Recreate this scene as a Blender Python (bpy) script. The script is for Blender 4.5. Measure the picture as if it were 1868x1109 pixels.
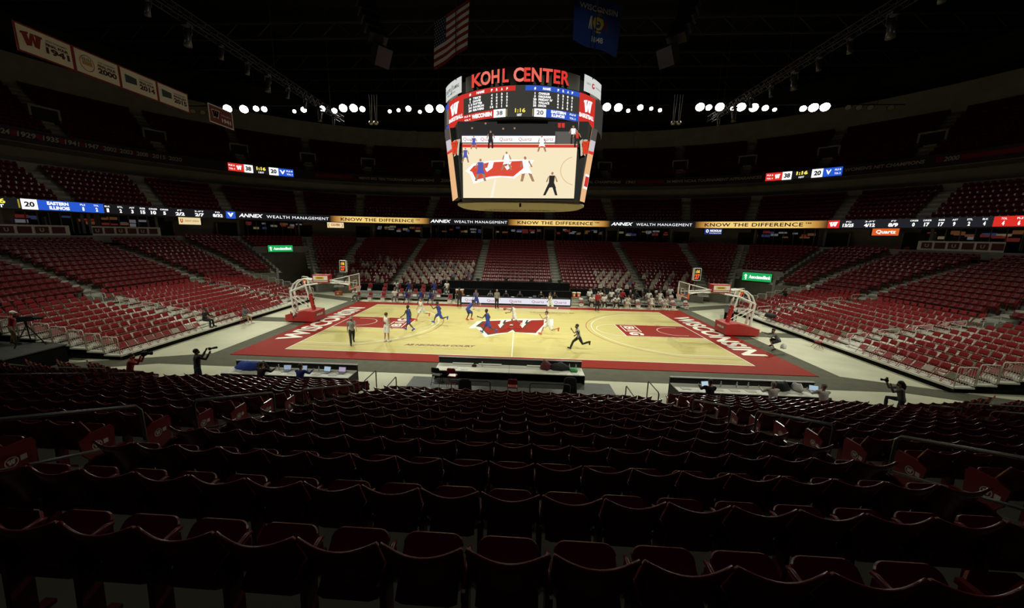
import bpy, bmesh, math, random
import numpy as np
from mathutils import Vector, Matrix, Euler
random.seed(7)
rng = np.random.default_rng(7)
PI = math.pi
for o in list(bpy.data.objects):
    bpy.data.objects.remove(o)
scene = bpy.context.scene
COL = scene.collection
# ------------------------------------------------------------------ camera
W_PX, H_PX, F_PX, OX = 1868.0, 1109.0, 664.0, -25.7
CAM = Vector((0.295, -28.918, 7.366))
yaw, pit, rol = (math.radians(a) for a in (-3.23, -10.72, 1.02))
c_f = Vector((math.sin(yaw) * math.cos(pit), math.cos(yaw) * math.cos(pit), math.sin(pit)))
_r0 = Vector((math.cos(yaw), -math.sin(yaw), 0)); _u0 = _r0.cross(c_f)
c_r = _r0 * math.cos(rol) + _u0 * math.sin(rol)
c_u = _u0 * math.cos(rol) - _r0 * math.sin(rol)
cd = bpy.data.cameras.new('camera'); cam = bpy.data.objects.new('camera', cd); COL.objects.link(cam)
cam.matrix_world = Matrix(((c_r.x, c_u.x, -c_f.x, CAM.x), (c_r.y, c_u.y, -c_f.y, CAM.y), (c_r.z, c_u.z, -c_f.z, CAM.z), (0, 0, 0, 1)))
cd.sensor_width = 36.0; cd.lens = 36.0 * F_PX / W_PX; cd.shift_x = -OX / W_PX
cd.clip_start = 0.05; cd.clip_end = 400
scene.camera = cam
# ------------------------------------------------------------------ view, world, big lights
vs = scene.view_settings
vs.view_transform = 'Standard'; vs.look = 'None'; vs.gamma = 1.0; vs.use_curve_mapping = False
vs.exposure = 0.0
w = bpy.data.worlds.new('world'); scene.world = w; w.use_nodes = True
w.node_tree.nodes['Background'].inputs[0].default_value = (1.0, 0.97, 0.9, 1)
w.node_tree.nodes['Background'].inputs[1].default_value = 0.011
LAMP_Y, LAMP_Z = 20.0, 22.8
def spot(loc, aim, power, size=62, blend=1.0, col=(0.97, 1.0, 0.82), radius=0.5):
    l = bpy.data.lights.new('court_and_fill_light', 'SPOT'); l.energy = power; l.color = col
    l.spot_size = math.radians(size); l.spot_blend = blend; l.shadow_soft_size = radius
    o = bpy.data.objects.new('court_and_fill_light', l); COL.objects.link(o)
    o.location = loc
    o.rotation_euler = (Vector(aim) - Vector(loc)).to_track_quat('-Z', 'Y').to_euler()
    return o
FAR_P, NEAR_P, END_P = 14000, 13500, 7400
for x in (-35, -21.5, -8.5, 9, 23, 36):
    spot((x, LAMP_Y - .4, LAMP_Z), (x * .42, 1.2, 0), FAR_P, 57)
for x in (-34, -20, -7, 7, 20, 34):
    spot((x, -LAMP_Y, LAMP_Z), (x * .42, 0.5, 0), NEAR_P, 57)
for s in (-1, 1):
    for y in (-9, 6):
        spot((s * 12, y, LAMP_Z + 1), (s * 25.5, y * .7 + 1, 0.5), END_P, 62)

# added dim fill spots over the near stand, no fixtures, lifting its treads and pans
for x in (-13, 0, 13):
    spot((x, -15.5, 24), (x, -21, 3), 380, 110, 1.0, radius=.6)
# small added spots without fixtures, brightening the two hanging flags
spot((-2.5, -15, 22), (-5.2, 0.5, 21.5), 500, 22, 1.0, radius=.1); spot((3.5, -15, 22), (4.8, -1.5, 20.5), 500, 22, 1.0, radius=.1)
# ------------------------------------------------------------------ pixel helpers (a pixel gives only a direction)
def ray(px, py):
    return c_f + c_r * ((px - W_PX / 2 - OX) / F_PX) - c_u * ((py - H_PX / 2) / F_PX)
def pz(px, py, h=0.0):
    d = ray(px, py); return CAM + d * ((h - CAM.z) / d.z)
def pxx(px, py, x):
    d = ray(px, py); return CAM + d * ((x - CAM.x) / d.x)
def pyy(px, py, y):
    d = ray(px, py); return CAM + d * ((y - CAM.y) / d.y)
def pdep(px, py, c):
    return CAM + ray(px, py) * c
def project(p):
    d = Vector(p) - CAM; c = d.dot(c_f)
    if c < .2: return None
    return (W_PX / 2 + OX + F_PX * d.dot(c_r) / c, H_PX / 2 - F_PX * d.dot(c_u) / c, c)
# ------------------------------------------------------------------ materials
MATS = {}
def mat(name, col, rough=0.6, spec=0.5, metal=0.0, noise=0.0, nscale=8.0, bump=0.0, coat=0.0, stretch=None, col2=None, emit=0.0, alpha=1.0):
    if name in MATS: return MATS[name]
    m = bpy.data.materials.new(name); m.use_nodes = True; MATS[name] = m
    nt = m.node_tree; b = nt.nodes['Principled BSDF']
    b.inputs['Base Color'].default_value = (*col, 1)
    b.inputs['Roughness'].default_value = rough
    b.inputs['Metallic'].default_value = metal
    b.inputs['Specular IOR Level'].default_value = spec
    if coat: b.inputs['Coat Weight'].default_value = coat; b.inputs['Coat Roughness'].default_value = .08
    if emit:
        b.inputs['Emission Color'].default_value = (*col, 1); b.inputs['Emission Strength'].default_value = emit
    if alpha < 1: b.inputs['Alpha'].default_value = alpha
    if noise or bump:
        tc = nt.nodes.new('ShaderNodeTexCoord'); mp = nt.nodes.new('ShaderNodeMapping')
        if stretch: mp.inputs['Scale'].default_value = stretch
        nz = nt.nodes.new('ShaderNodeTexNoise'); nz.inputs['Scale'].default_value = nscale; nz.inputs['Detail'].default_value = 5
        nt.links.new(tc.outputs['Object'], mp.inputs[0]); nt.links.new(mp.outputs[0], nz.inputs['Vector'])
        if noise:
            rp = nt.nodes.new('ShaderNodeValToRGB')
            lo = col2 if col2 else tuple(c * (1 - noise) for c in col)
            hi = col if col2 else tuple(min(1, c * (1 + noise)) for c in col)
            rp.color_ramp.elements[0].position = .3; rp.color_ramp.elements[1].position = .7
            rp.color_ramp.elements[0].color = (*lo, 1); rp.color_ramp.elements[1].color = (*hi, 1)
            nt.links.new(nz.outputs[0], rp.inputs[0]); nt.links.new(rp.outputs[0], b.inputs['Base Color'])
        if bump:
            bp = nt.nodes.new('ShaderNodeBump'); bp.inputs['Strength'].default_value = bump; bp.inputs['Distance'].default_value = .02
            nt.links.new(nz.outputs[0], bp.inputs['Height']); nt.links.new(bp.outputs[0], b.inputs['Normal'])
    return m
def glow(name, col, strength=1.0):
    if name in MATS: return MATS[name]
    m = bpy.data.materials.new(name); m.use_nodes = True; MATS[name] = m
    nt = m.node_tree; nt.nodes.clear()
    e = nt.nodes.new('ShaderNodeEmission'); e.inputs[0].default_value = (*col, 1); e.inputs[1].default_value = strength
    o = nt.nodes.new('ShaderNodeOutputMaterial'); nt.links.new(e.outputs[0], o.inputs[0])
    return m
CONC = mat('concrete_floor', (0.56, 0.54, 0.395), .55, .25, noise=.22, nscale=.5, col2=(0.45, 0.435, 0.315))
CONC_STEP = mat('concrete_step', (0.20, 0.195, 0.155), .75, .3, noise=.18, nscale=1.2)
CONC_WALL = mat('concrete_wall', (0.33, 0.325, 0.30), .8, .2, noise=.12, nscale=.6)
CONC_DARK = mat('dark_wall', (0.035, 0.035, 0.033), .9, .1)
BLACK = mat('black_paint', (0.012, 0.012, 0.013), .6, .3)
BLACKCLOTH = mat('black_cloth', (0.008, 0.008, 0.009), .95, .05)
MAT_GREY = mat('floor_mat', (0.092, 0.088, 0.062), .8, .2, noise=.12, nscale=2)
SEAT_RED = mat('seat_plastic', (0.15, 0.010, 0.014), .28, .5)
SEAT_RED_FAR = mat('seat_plastic_far', (0.17, 0.012, 0.016), .26, .5)
CHAIR_RED = mat('chair_fabric', (0.28, 0.018, 0.022), .7, .3)
CHAIR_VINYL = mat('chair_vinyl', (0.27, 0.022, 0.025), .25, .6)
CHAIR_FRAME = mat('chair_frame', (0.26, 0.016, 0.02), .35, .5)
STEEL = mat('rail_steel', (0.62, 0.61, 0.54), .4, .5)
DARKRAIL = mat('dark_rail', (0.05, 0.05, 0.047), .35, .5)
ALU = mat('aluminium_plank', (0.68, 0.66, 0.57), .45, .5, noise=.1, nscale=3)
WHITE = mat('white_paint', (0.78, 0.77, 0.70), .5)
RED = mat('red_paint', (0.42, 0.022, 0.016), .35)
# ------------------------------------------------------------------ mesh builder
class MB:
    def __init__(s): s.v = []; s.f = []; s.m = []
    def add(s, verts, faces, m=0, M=None):
        n = len(s.v)
        s.v += [(M @ Vector(v)) for v in verts] if M else [Vector(v) for v in verts]
        s.f += [tuple(i + n for i in f) for f in faces]; s.m += [m] * len(faces)
        return s
    def box(s, c, d, m=0, rot=None, M=None):
        x, y, z = (k / 2 for k in d)
        vs_ = [Vector((i * x, j * y, k * z)) for i in (-1, 1) for j in (-1, 1) for k in (-1, 1)]
        if rot is not None:
            R = Euler(rot).to_matrix(); vs_ = [R @ v for v in vs_]
        vs_ = [v + Vector(c) for v in vs_]
        return s.add(vs_, [(0, 1, 3, 2), (4, 6, 7, 5), (0, 4, 5, 1), (2, 3, 7, 6), (0, 2, 6, 4), (1, 5, 7, 3)], m, M)
    def cyl(s, p0, p1, r0, r1=None, n=10, m=0, M=None):
        return s.tube([p0, p1], [r0, r0 if r1 is None else r1], n, m, M)
    def tube(s, path, r, n=8, m=0, M=None, closed=False, ry=None, up=None):
        P = [Vector(p) for p in path]; k = len(P)
        R = r if isinstance(r, (list, tuple)) else [r] * k
        RY = ry if isinstance(ry, (list, tuple)) else ([ry] * k if ry else R)
        T = []
        for i in range(k):
            if closed: t = P[(i + 1) % k] - P[i - 1]
            else: t = P[min(i + 1, k - 1)] - P[max(i - 1, 0)]
            T.append(t.normalized() if t.length > 1e-9 else Vector((0, 0, 1)))
        u = Vector(up) if up else (Vector((0, 0, 1)) if abs(T[0].z) < .9 else Vector((1, 0, 0)))
        vs_ = []
        for i in range(k):
            a = u - T[i] * u.dot(T[i])
            if a.length < 1e-6: a = Vector((0, 1, 0)) - T[i] * T[i].y
            a.normalize(); b = T[i].cross(a)
            if not up: u = a
            for j in range(n):
                t = 2 * PI * j / n + PI / n
                vs_.append(P[i] + a * (math.cos(t) * R[i]) + b * (math.sin(t) * RY[i]))
        fs = []
        for i in range(k if closed else k - 1):
            i2 = (i + 1) % k
            for j in range(n):
                j2 = (j + 1) % n
                fs.append((i * n + j, i * n + j2, i2 * n + j2, i2 * n + j))
        if not closed:
            fs.append(tuple(range(n - 1, -1, -1))); fs.append(tuple((k - 1) * n + j for j in range(n)))
        return s.add(vs_, fs, m, M)
    def prism(s, pts, h, m=0, M=None, z0=0.0, mside=None):
        n = len(pts)
        vs_ = [(x, y, z0) for x, y in pts] + [(x, y, z0 + h) for x, y in pts]
        s.add(vs_, [tuple(range(n, 2 * n))], m, M)
        s2 = len(s.v) - 2 * n
        fs = [tuple(range(n - 1, -1, -1))] + [(i, (i + 1) % n, n + (i + 1) % n, n + i) for i in range(n)]
        s.f += [tuple(i + s2 for i in f) for f in fs]; s.m += [m if mside is None else mside] * len(fs)
        return s
    def ball(s, c, r, n=10, k=6, m=0, M=None, sc=(1, 1, 1)):
        c = Vector(c); vs_ = [c + Vector((0, 0, -r * sc[2]))]
        for i in range(1, k):
            a = -PI / 2 + PI * i / k
            for j in range(n):
                t = 2 * PI * j / n
                vs_.append(c + Vector((math.cos(a) * math.cos(t) * r * sc[0], math.cos(a) * math.sin(t) * r * sc[1], math.sin(a) * r * sc[2])))
        vs_.append(c + Vector((0, 0, r * sc[2])))
        fs = [(0, 1 + (j + 1) % n, 1 + j) for j in range(n)]
        for i in range(k - 2):
            for j in range(n):
                fs.append((1 + i * n + j, 1 + i * n + (j + 1) % n, 1 + (i + 1) * n + (j + 1) % n, 1 + (i + 1) * n + j))
        l = len(vs_) - 1
        fs += [(l, l - n + j, l - n + (j + 1) % n) for j in range(n)]
        return s.add(vs_, fs, m, M)
    def mesh(s, name, mats, smooth=False):
        me = bpy.data.meshes.new(name)
        me.from_pydata([tuple(v) for v in s.v], [], s.f)
        for m in (mats if isinstance(mats, (list, tuple)) else [mats]): me.materials.append(m)
        if len(me.materials) > 1: me.polygons.foreach_set('material_index', s.m)
        if smooth: me.polygons.foreach_set('use_smooth', [True] * len(me.polygons))
        me.update(); return me
    def build(s, name, mats, parent=None, loc=None, rz=0, smooth=False):
        return link(name, s.mesh(name, mats, smooth), parent, loc, rz)
def link(name, me, parent=None, loc=None, rz=0):
    o = bpy.data.objects.new(name, me); COL.objects.link(o)
    if parent: o.parent = parent
    if loc is not None: o.location = loc
    if rz: o.rotation_euler.z = rz
    return o
def empty(name, loc=(0, 0, 0), rz=0):
    o = bpy.data.objects.new(name, None); COL.objects.link(o); o.empty_display_size = .1
    o.location = loc; o.rotation_euler.z = rz; return o
def tag(o, label=None, cat=None, group=None, kind=None):
    if label: o['label'] = label
    if cat: o['category'] = cat
    if group: o['group'] = group
    if kind: o['kind'] = kind
    return o
def struct(o, label=None): o['kind'] = 'structure'; 
def structure(o, label, cat): o['kind'] = 'structure'; o['label'] = label; o['category'] = cat; return o
def ordn(n): return f"{n}{'th' if 10 <= n % 100 <= 20 else {1: 'st', 2: 'nd', 3: 'rd'}.get(n % 10, 'th')}"
WORD = ['zeroth', 'first', 'second', 'third', 'fourth', 'fifth', 'sixth', 'seventh', 'eighth', 'ninth', 'tenth', 'eleventh', 'twelfth', 'thirteenth', 'fourteenth', 'fifteenth', 'sixteenth', 'seventeenth']
def instances(name, template, mats, matrices, parent=None, smooth=True):
    """one joined mesh of many placed copies of a template MB"""
    tv = np.array([tuple(v) for v in template.v]); n = len(tv)
    ms = np.array([[list(r) for r in m] for m in matrices])
    V = np.einsum('kij,nj->kni', ms[:, :3, :3], tv) + ms[:, None, :3, 3]
    V = V.reshape(-1, 3)
    lens = np.array([len(f) for f in template.f]); idx = np.concatenate([np.array(f) for f in template.f])
    k = len(matrices)
    L = (idx[None, :] + (np.arange(k) * n)[:, None]).ravel()
    ln = np.tile(lens, k); st = np.concatenate([[0], np.cumsum(ln)[:-1]])
    me = bpy.data.meshes.new(name)
    me.vertices.add(len(V)); me.vertices.foreach_set('co', V.ravel())
    me.loops.add(len(L)); me.loops.foreach_set('vertex_index', L.astype(np.int32))
    me.polygons.add(len(ln)); me.polygons.foreach_set('loop_start', st.astype(np.int32))
    for m in (mats if isinstance(mats, (list, tuple)) else [mats]): me.materials.append(m)
    if len(me.materials) > 1: me.polygons.foreach_set('material_index', np.tile(np.array(template.m, dtype=np.int32), k))
    me.polygons.foreach_set('use_smooth', [False] * len(ln))
    me.update(calc_edges=True); me.validate()
    return link(name, me, parent)
# ------------------------------------------------------------------ lettering
_txt_cache = {}
def text_geo(s, size=1.0, bold=0.0, shear=0.0, space=1.0, align='CENTER', extrude=0.0):
    key = (s, bold, shear, space, extrude)
    if key not in _txt_cache:
        cu = bpy.data.curves.new('t', 'FONT'); cu.body = s; cu.size = 1.0; cu.offset = bold; cu.shear = shear
        cu.space_character = space; cu.resolution_u = 3; cu.extrude = extrude; cu.align_x = 'LEFT'
        o = bpy.data.objects.new('t', cu)
        me = bpy.data.meshes.new_from_object(o)
        V = np.array([tuple(v.co) for v in me.vertices]) if len(me.vertices) else np.zeros((0, 3))
        Fc = [tuple(p.vertices) for p in me.polygons]
        bpy.data.objects.remove(o); bpy.data.meshes.remove(me); bpy.data.curves.remove(cu)
        _txt_cache[key] = (V, Fc)
    V, Fc = _txt_cache[key]
    V = V.copy()
    if len(V):
        lo, hi = V.min(0), V.max(0)
        if align == 'CENTER': V[:, 0] -= (lo[0] + hi[0]) / 2
        elif align == 'RIGHT': V[:, 0] -= hi[0]
        else: V[:, 0] -= lo[0]
        V[:, 1] -= 0.35
    return V * size, Fc
W_OUT = [(-.56, .38), (-.15, .50), (-.16, .33), (-.22, .32), (-.17, -.06), (-.05, .47), (.11, .49), (.16, -.06), (.20, .34), (.14, .35), (.14, .50), (.56, .50), (.55, .34), (.48, .33), (.33, -.50), (.08, -.45), (.02, -.02), (-.06, -.46), (-.33, -.54), (-.38, -.30), (-.50, .24), (-.58, .22)]
def w_geo(width, height):
    bm = bmesh.new(); bm.faces.new([bm.verts.new((x, y, 0)) for x, y in W_OUT]); bmesh.ops.triangulate(bm, faces=bm.faces[:])
    V = np.array([tuple(v.co) for v in bm.verts]); bm.verts.index_update(); Fc = [tuple(v.index for v in f.verts) for f in bm.faces]; bm.free()
    V[:, 0] *= width / 1.14; V[:, 1] *= height; return V, Fc
def text_fit(s, width, height, **k):
    if s == 'W': return w_geo(width, height)
    """lettering scaled to a box (cap height = height), centred"""
    V, Fc = text_geo(s, 1.0, **k)
    lo, hi = V.min(0), V.max(0)
    ref, _ = text_geo('H', 1.0, **{**k, 'align': 'CENTER'})
    ch = ref[:, 1].max() - ref[:, 1].min(); cm = (ref[:, 1].max() + ref[:, 1].min()) / 2
    V[:, 0] = (V[:, 0] - (lo[0] + hi[0]) / 2) * (width / (hi[0] - lo[0]))
    V[:, 1] = (V[:, 1] - cm) * (height / ch)
    return V, Fc
def text_mesh(name, geo, m, parent=None, M=None, f=None):
    V, Fc = geo
    if f is not None: V = [f(*v) for v in V]
    elif M is not None: V = [tuple(M @ Vector(v)) for v in V]
    me = bpy.data.meshes.new(name); me.from_pydata([tuple(v) for v in V], [], Fc); me.materials.append(m)
    return link(name, me, parent)
# ================================================================== PEOPLE LIBRARY (bodies grown as one surface, clothing as separate surfaces)
SK1, SK2, SK3 = mat('skin_light', (.46, .26, .17), .55), mat('skin_mid', (.24, .125, .075), .55), mat('skin_dark', (.065, .034, .022), .5)
HR_D, HR_B, HR_G = mat('hair_dark', (.012, .009, .007), .6), mat('hair_brown', (.07, .04, .02), .6), mat('hair_grey', (.25, .24, .22), .7)
C_WH, C_BL, C_BK, C_RD, C_GY, C_BG, C_DN, C_CH = mat('cloth_white', (.72, .71, .67), .85), mat('cloth_blue', (.022, .045, .26), .75), mat('cloth_black', (.012, .012, .013), .85), mat('cloth_red', (.30, .015, .02), .85), mat('cloth_grey', (.13, .13, .125), .85), mat('cloth_khaki', (.20, .15, .08), .9), mat('cloth_denim', (.03, .045, .09), .9), mat('cloth_charcoal', (.035, .035, .037), .9)
S_OR, S_WH, S_BK, S_BLU, S_RD = mat('shoe_orange', (.62, .10, .05), .5), mat('shoe_white', (.7, .7, .68), .5), mat('shoe_black', (.012, .012, .012), .5), mat('shoe_blue', (.03, .07, .35), .5), mat('shoe_red', (.5, .03, .03), .5)
MASKM, MASKW = mat('mask_black', (.012, .012, .014), .8), mat('mask_white', (.6, .6, .6), .8)
def stripe_mat():
    m = bpy.data.materials.new('striped_shirt'); m.use_nodes = True; nt = m.node_tree; b = nt.nodes['Principled BSDF']; b.inputs['Roughness'].default_value = .85
    tc = nt.nodes.new('ShaderNodeTexCoord'); wv = nt.nodes.new('ShaderNodeTexWave'); wv.bands_direction = 'X'; wv.inputs['Scale'].default_value = 5.5
    rp = nt.nodes.new('ShaderNodeValToRGB'); rp.color_ramp.interpolation = 'CONSTANT'; rp.color_ramp.elements[0].color = (.015, .015, .016, 1); rp.color_ramp.elements[1].position = .5; rp.color_ramp.elements[1].color = (.55, .55, .53, 1)
    nt.links.new(tc.outputs['Object'], wv.inputs[0]); nt.links.new(wv.outputs[0], rp.inputs[0]); nt.links.new(rp.outputs[0], b.inputs['Base Color'])
    return m
C_ST = stripe_mat(); MATS['striped_shirt'] = C_ST
#  pose: lean, (right leg hip, knee, abd), (left leg ...), (right arm fwd, out, elbow), (left arm ...), head pitch
POSE = dict(
    stand=(2, (3, 4, 3), (-2, 3, 3), (4, 8, 18), (6, 8, 20), 0),
    standhip=(1, (5, 4, 4), (-4, 3, 4), (10, 14, 60), (0, 10, 14), 5),
    walk=(5, (24, 8, 1), (-18, 28, 1), (-20, 7, 22), (22, 7, 30), 5),
    jog=(10, (34, 22, 1), (-20, 60, 2), (-30, 10, 75), (35, 10, 85), 5),
    run=(16, (50, 30, 1), (-30, 80, 2), (-45, 12, 85), (48, 12, 90), 0),
    stride=(12, (38, 12, 2), (-34, 45, 2), (-28, 22, 55), (32, 14, 65), 0),
    dribble=(18, (30, 34, 3), (-24, 40, 4), (35, 16, 55), (10, 24, 60), -5),
    bend=(42, (48, 62, 8), (24, 48, 8), (55, 14, 30), (40, 20, 40), -15),
    back=(6, (14, 10, 8), (-10, 16, 6), (10, 18, 40), (-8, 16, 35), 0),
    sit=(6, (86, 86, 7), (84, 82, 7), (22, 8, 58), (26, 8, 52), 4),
    sitlean=(30, (88, 90, 12), (84, 80, 12), (40, 8, 68), (36, 8, 74), -4),
    sitcross=(-4, (82, 74, 4), (80, 92, 10), (20, 28, 110), (18, 28, 112), 4),
    crouch=(32, (92, 118, 14), (70, 100, 8), (52, 10, 34), (30, 14, 48), -12),
    kneelcam=(14, (88, 92, 8), (12, 96, 6), (62, 10, 88), (56, 12, 96), 0),
    camera=(4, (6, 6, 6), (-6, 5, 6), (58, 16, 92), (62, 18, 84), 0),
    operate=(14, (10, 8, 5), (-8, 6, 5), (46, 10, 38), (52, 10, 30), 8),
    desk=(18, (86, 86, 7), (84, 82, 7), (42, 12, 52), (40, 12, 56), 12),
)
def rotX(a, v): c, s = math.cos(a), math.sin(a); return Vector((v.x, v.y * c - v.z * s, v.y * s + v.z * c))
def joints(pose, H):
    lean, RL, LL, RA, LA, hp = POSE[pose]
    J = {}; sp = Vector((0, math.sin(math.radians(lean)), math.cos(math.radians(lean)))); fw_ = Vector((0, sp.z, -sp.y))
    pel = Vector((0, 0, 0)); J['pel'] = pel; J['sp'] = sp; J['fw'] = fw_
    J['neck'] = pel + sp * .305 * H
    hd = (sp * .55 + Vector((0, .0, .45)) + fw_ * math.sin(math.radians(-hp)) * .4).normalized()
    J['head'] = J['neck'] + hd * .10 * H; J['hd'] = hd
    for s, (a, k, ab), nm in ((1, RL, 'R'), (-1, LL, 'L')):
        a, k, ab = map(math.radians, (a, k, ab)); hip = pel + Vector((s * .052 * H, 0, -.02 * H)); J['hip' + nm] = hip
        d = Vector((s * math.sin(ab), math.sin(a) * math.cos(ab), -math.cos(a) * math.cos(ab))); kn = hip + d * .245 * H; J['knee' + nm] = kn
        b = a - k; d2 = Vector((s * math.sin(ab) * .6, math.sin(b), -math.cos(b))); an = kn + d2 * .238 * H; J['ank' + nm] = an
        fa = b * .75; fd = Vector((s * .15, math.cos(fa), math.sin(fa))).normalized(); dn = Vector((0, math.sin(fa), -math.cos(fa)))
        J['heel' + nm] = an + dn * .032 * H - fd * .028 * H; J['toe' + nm] = an + dn * .036 * H + fd * .105 * H
    for s, (a, o, e), nm in ((1, RA, 'R'), (-1, LA, 'L')):
        sh = pel + sp * .283 * H + Vector((s * .108 * H, 0, 0)); J['sh' + nm] = sh
        a = math.radians(a + lean * .5); o = math.radians(o); e = math.radians(e)
        d = Vector((s * math.sin(o), math.sin(a) * math.cos(o), -math.cos(a) * math.cos(o))); el = sh + d * .172 * H; J['el' + nm] = el
        d2 = Vector((s * math.sin(o) * .35, math.sin(a + e), -math.cos(a + e))).normalized(); wr = el + d2 * .15 * H; J['wr' + nm] = wr
        J['hand' + nm] = wr + d2 * .055 * H; J['hd' + nm] = d2
    return J
def body_mb(J, H):
    m = MB(); sp = J['sp']; pel = J['pel']
    ts = (-.065, -.03, .03, .09, .16, .22, .265, .295, .32); rx = (.05, .084, .086, .076, .080, .092, .094, .06, .032); ry = (.045, .062, .062, .056, .060, .066, .056, .042, .032)
    m.tube([pel + sp * t * H for t in ts], [r * H for r in rx], 12, ry=[r * H for r in ry], up=(1, 0, 0))
    m.tube([J['neck'] - sp * .02 * H, J['neck'] + J['hd'] * .05 * H], .030 * H, 10)
    hc = J['head']; m.ball(hc, .062 * H, 12, 8, sc=(.80, .98, 1.1)); m.ball(hc + J['fw'] * .022 * H - J['hd'] * .032 * H, .040 * H, 10, 6, sc=(.9, .95, .8))
    m.ball(hc + J['fw'] * .063 * H - J['hd'] * .008 * H, .010 * H, 6, 4, sc=(.8, 1, 1.4))
    for s in (-1, 1): m.ball(hc + Vector((s * .050 * H, 0, 0)) - J['hd'] * .004 * H, .014 * H, 6, 4, sc=(.5, .9, 1.3))
    for nm in 'RL':
        m.tube([J['hip' + nm] + Vector((0, 0, .03 * H)), J['hip' + nm], J['hip' + nm].lerp(J['knee' + nm], .45), J['knee' + nm], J['knee' + nm].lerp(J['ank' + nm], .3), J['knee' + nm].lerp(J['ank' + nm], .75), J['ank' + nm]], [.045 * H, .052 * H, .046 * H, .031 * H, .033 * H, .022 * H, .020 * H], 10)
        m.tube([J['heel' + nm], J['ank' + nm].lerp(J['toe' + nm], .45), J['toe' + nm]], [.022 * H, .026 * H, .018 * H], 8)
        m.tube([J['sh' + nm] - Vector((math.copysign(.03 * H, J['sh' + nm].x), 0, -.005 * H)), J['sh' + nm], J['sh' + nm].lerp(J['el' + nm], .4), J['el' + nm], J['el' + nm].lerp(J['wr' + nm], .3), J['wr' + nm]], [.032 * H, .034 * H, .027 * H, .021 * H, .022 * H, .0145 * H], 9)
        w_, h = J['wr' + nm], J['hand' + nm]; d = J['hd' + nm]; sd = d.cross(Vector((1, 0, 0)))
        sd = sd.normalized() if sd.length > .01 else Vector((0, 1, 0))
        m.tube([w_ - d * .01 * H, w_ + d * .02 * H, h], [.015 * H, .024 * H, .023 * H], 8, ry=[.012 * H, .013 * H, .011 * H], up=sd)
        inn = -Vector((math.copysign(1, w_.x), 0, 0))
        for q, (off, ln_) in enumerate(((-.018, .036), (-.006, .042), (.006, .040), (.018, .032))):
            b = h + sd * off * H - d * .006 * H; m.tube([b, b + d * ln_ * .55 * H, b + d * ln_ * H * .9 + inn * .010 * H], [.0062 * H, .0056 * H, .0045 * H], 6)
        b = w_ + d * .02 * H + sd * .020 * H; m.tube([b, b + sd * .016 * H + d * .014 * H, b + sd * .020 * H + d * .032 * H + inn * .006 * H], [.0075 * H, .0065 * H, .005 * H], 6)
    return m
def top_mb(J, H, kind):
    m = MB(); sp = J['sp']; pel = J['pel']; k = 1.16 if kind != 'tank' else 1.14
    ts = (-.035, .03, .09, .16, .22, .268, .292, .305); rx = (.094, .094, .088, .092, .102, .104, .070, .045); ry = (.074, .072, .068, .072, .076, .066, .054, .044)
    m.tube([pel + sp * t * H for t in ts], [r * H for r in rx], 14, ry=[r * H for r in ry], up=(1, 0, 0))
    fr_ = {'tank': 0, 'tee': .62, 'long': 2}[kind]
    for nm in 'RL':
        sh, el, wr = J['sh' + nm], J['el' + nm], J['wr' + nm]; inner = sh - Vector((math.copysign(.05 * H, sh.x), 0, -.004 * H))
        if fr_ == .62: m.tube([inner, sh, sh.lerp(el, .62)], [.038 * H, .044 * H, .040 * H], 10)
        elif fr_ == 2: m.tube([inner, sh, sh.lerp(el, .5), el, el.lerp(wr, .5), wr.lerp(J['hand' + nm], .1)], [.038 * H, .043 * H, .037 * H, .032 * H, .029 * H, .022 * H], 10)
        else: m.tube([inner, sh - Vector((math.copysign(.012 * H, sh.x), 0, 0))], [.034 * H, .034 * H], 8)
    return m
def bottom_mb(J, H, kind):
    m = MB(); sp = J['sp']; pel = J['pel']
    m.tube([pel + sp * t * H for t in (-.075, -.03, .02, .045)], [.06 * H, .094 * H, .093 * H, .088 * H], 14, ry=[.055 * H, .073 * H, .072 * H, .068 * H], up=(1, 0, 0))
    for nm in 'RL':
        hp, kn, an = J['hip' + nm], J['knee' + nm], J['ank' + nm]
        if kind == 'shorts': m.tube([hp + Vector((0, 0, .02 * H)), hp.lerp(kn, .3), hp.lerp(kn, .92)], [.058 * H, .062 * H, .062 * H], 10)
        else: m.tube([hp + Vector((0, 0, .02 * H)), hp.lerp(kn, .4), kn, kn.lerp(an, .5), an + (an - kn) * .03], [.058 * H, .056 * H, .043 * H, .040 * H, .034 * H], 10)
    return m
def shoe_mb(J, H, nm):
    m = MB(); a = J['ank' + nm]
    m.tube([J['heel' + nm] - (J['toe' + nm] - J['heel' + nm]) * .06, a.lerp(J['toe' + nm], .35).lerp(J['heel' + nm], .25), a.lerp(J['toe' + nm], .65), J['toe' + nm] + (J['toe' + nm] - J['heel' + nm]) * .05], [.029 * H, .034 * H, .031 * H, .021 * H], 10)
    m.tube([a + (J['knee' + nm] - a).normalized() * .018 * H, a, J['heel' + nm].lerp(J['toe' + nm], .2)], [.027 * H, .029 * H, .03 * H], 8); return m
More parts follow.
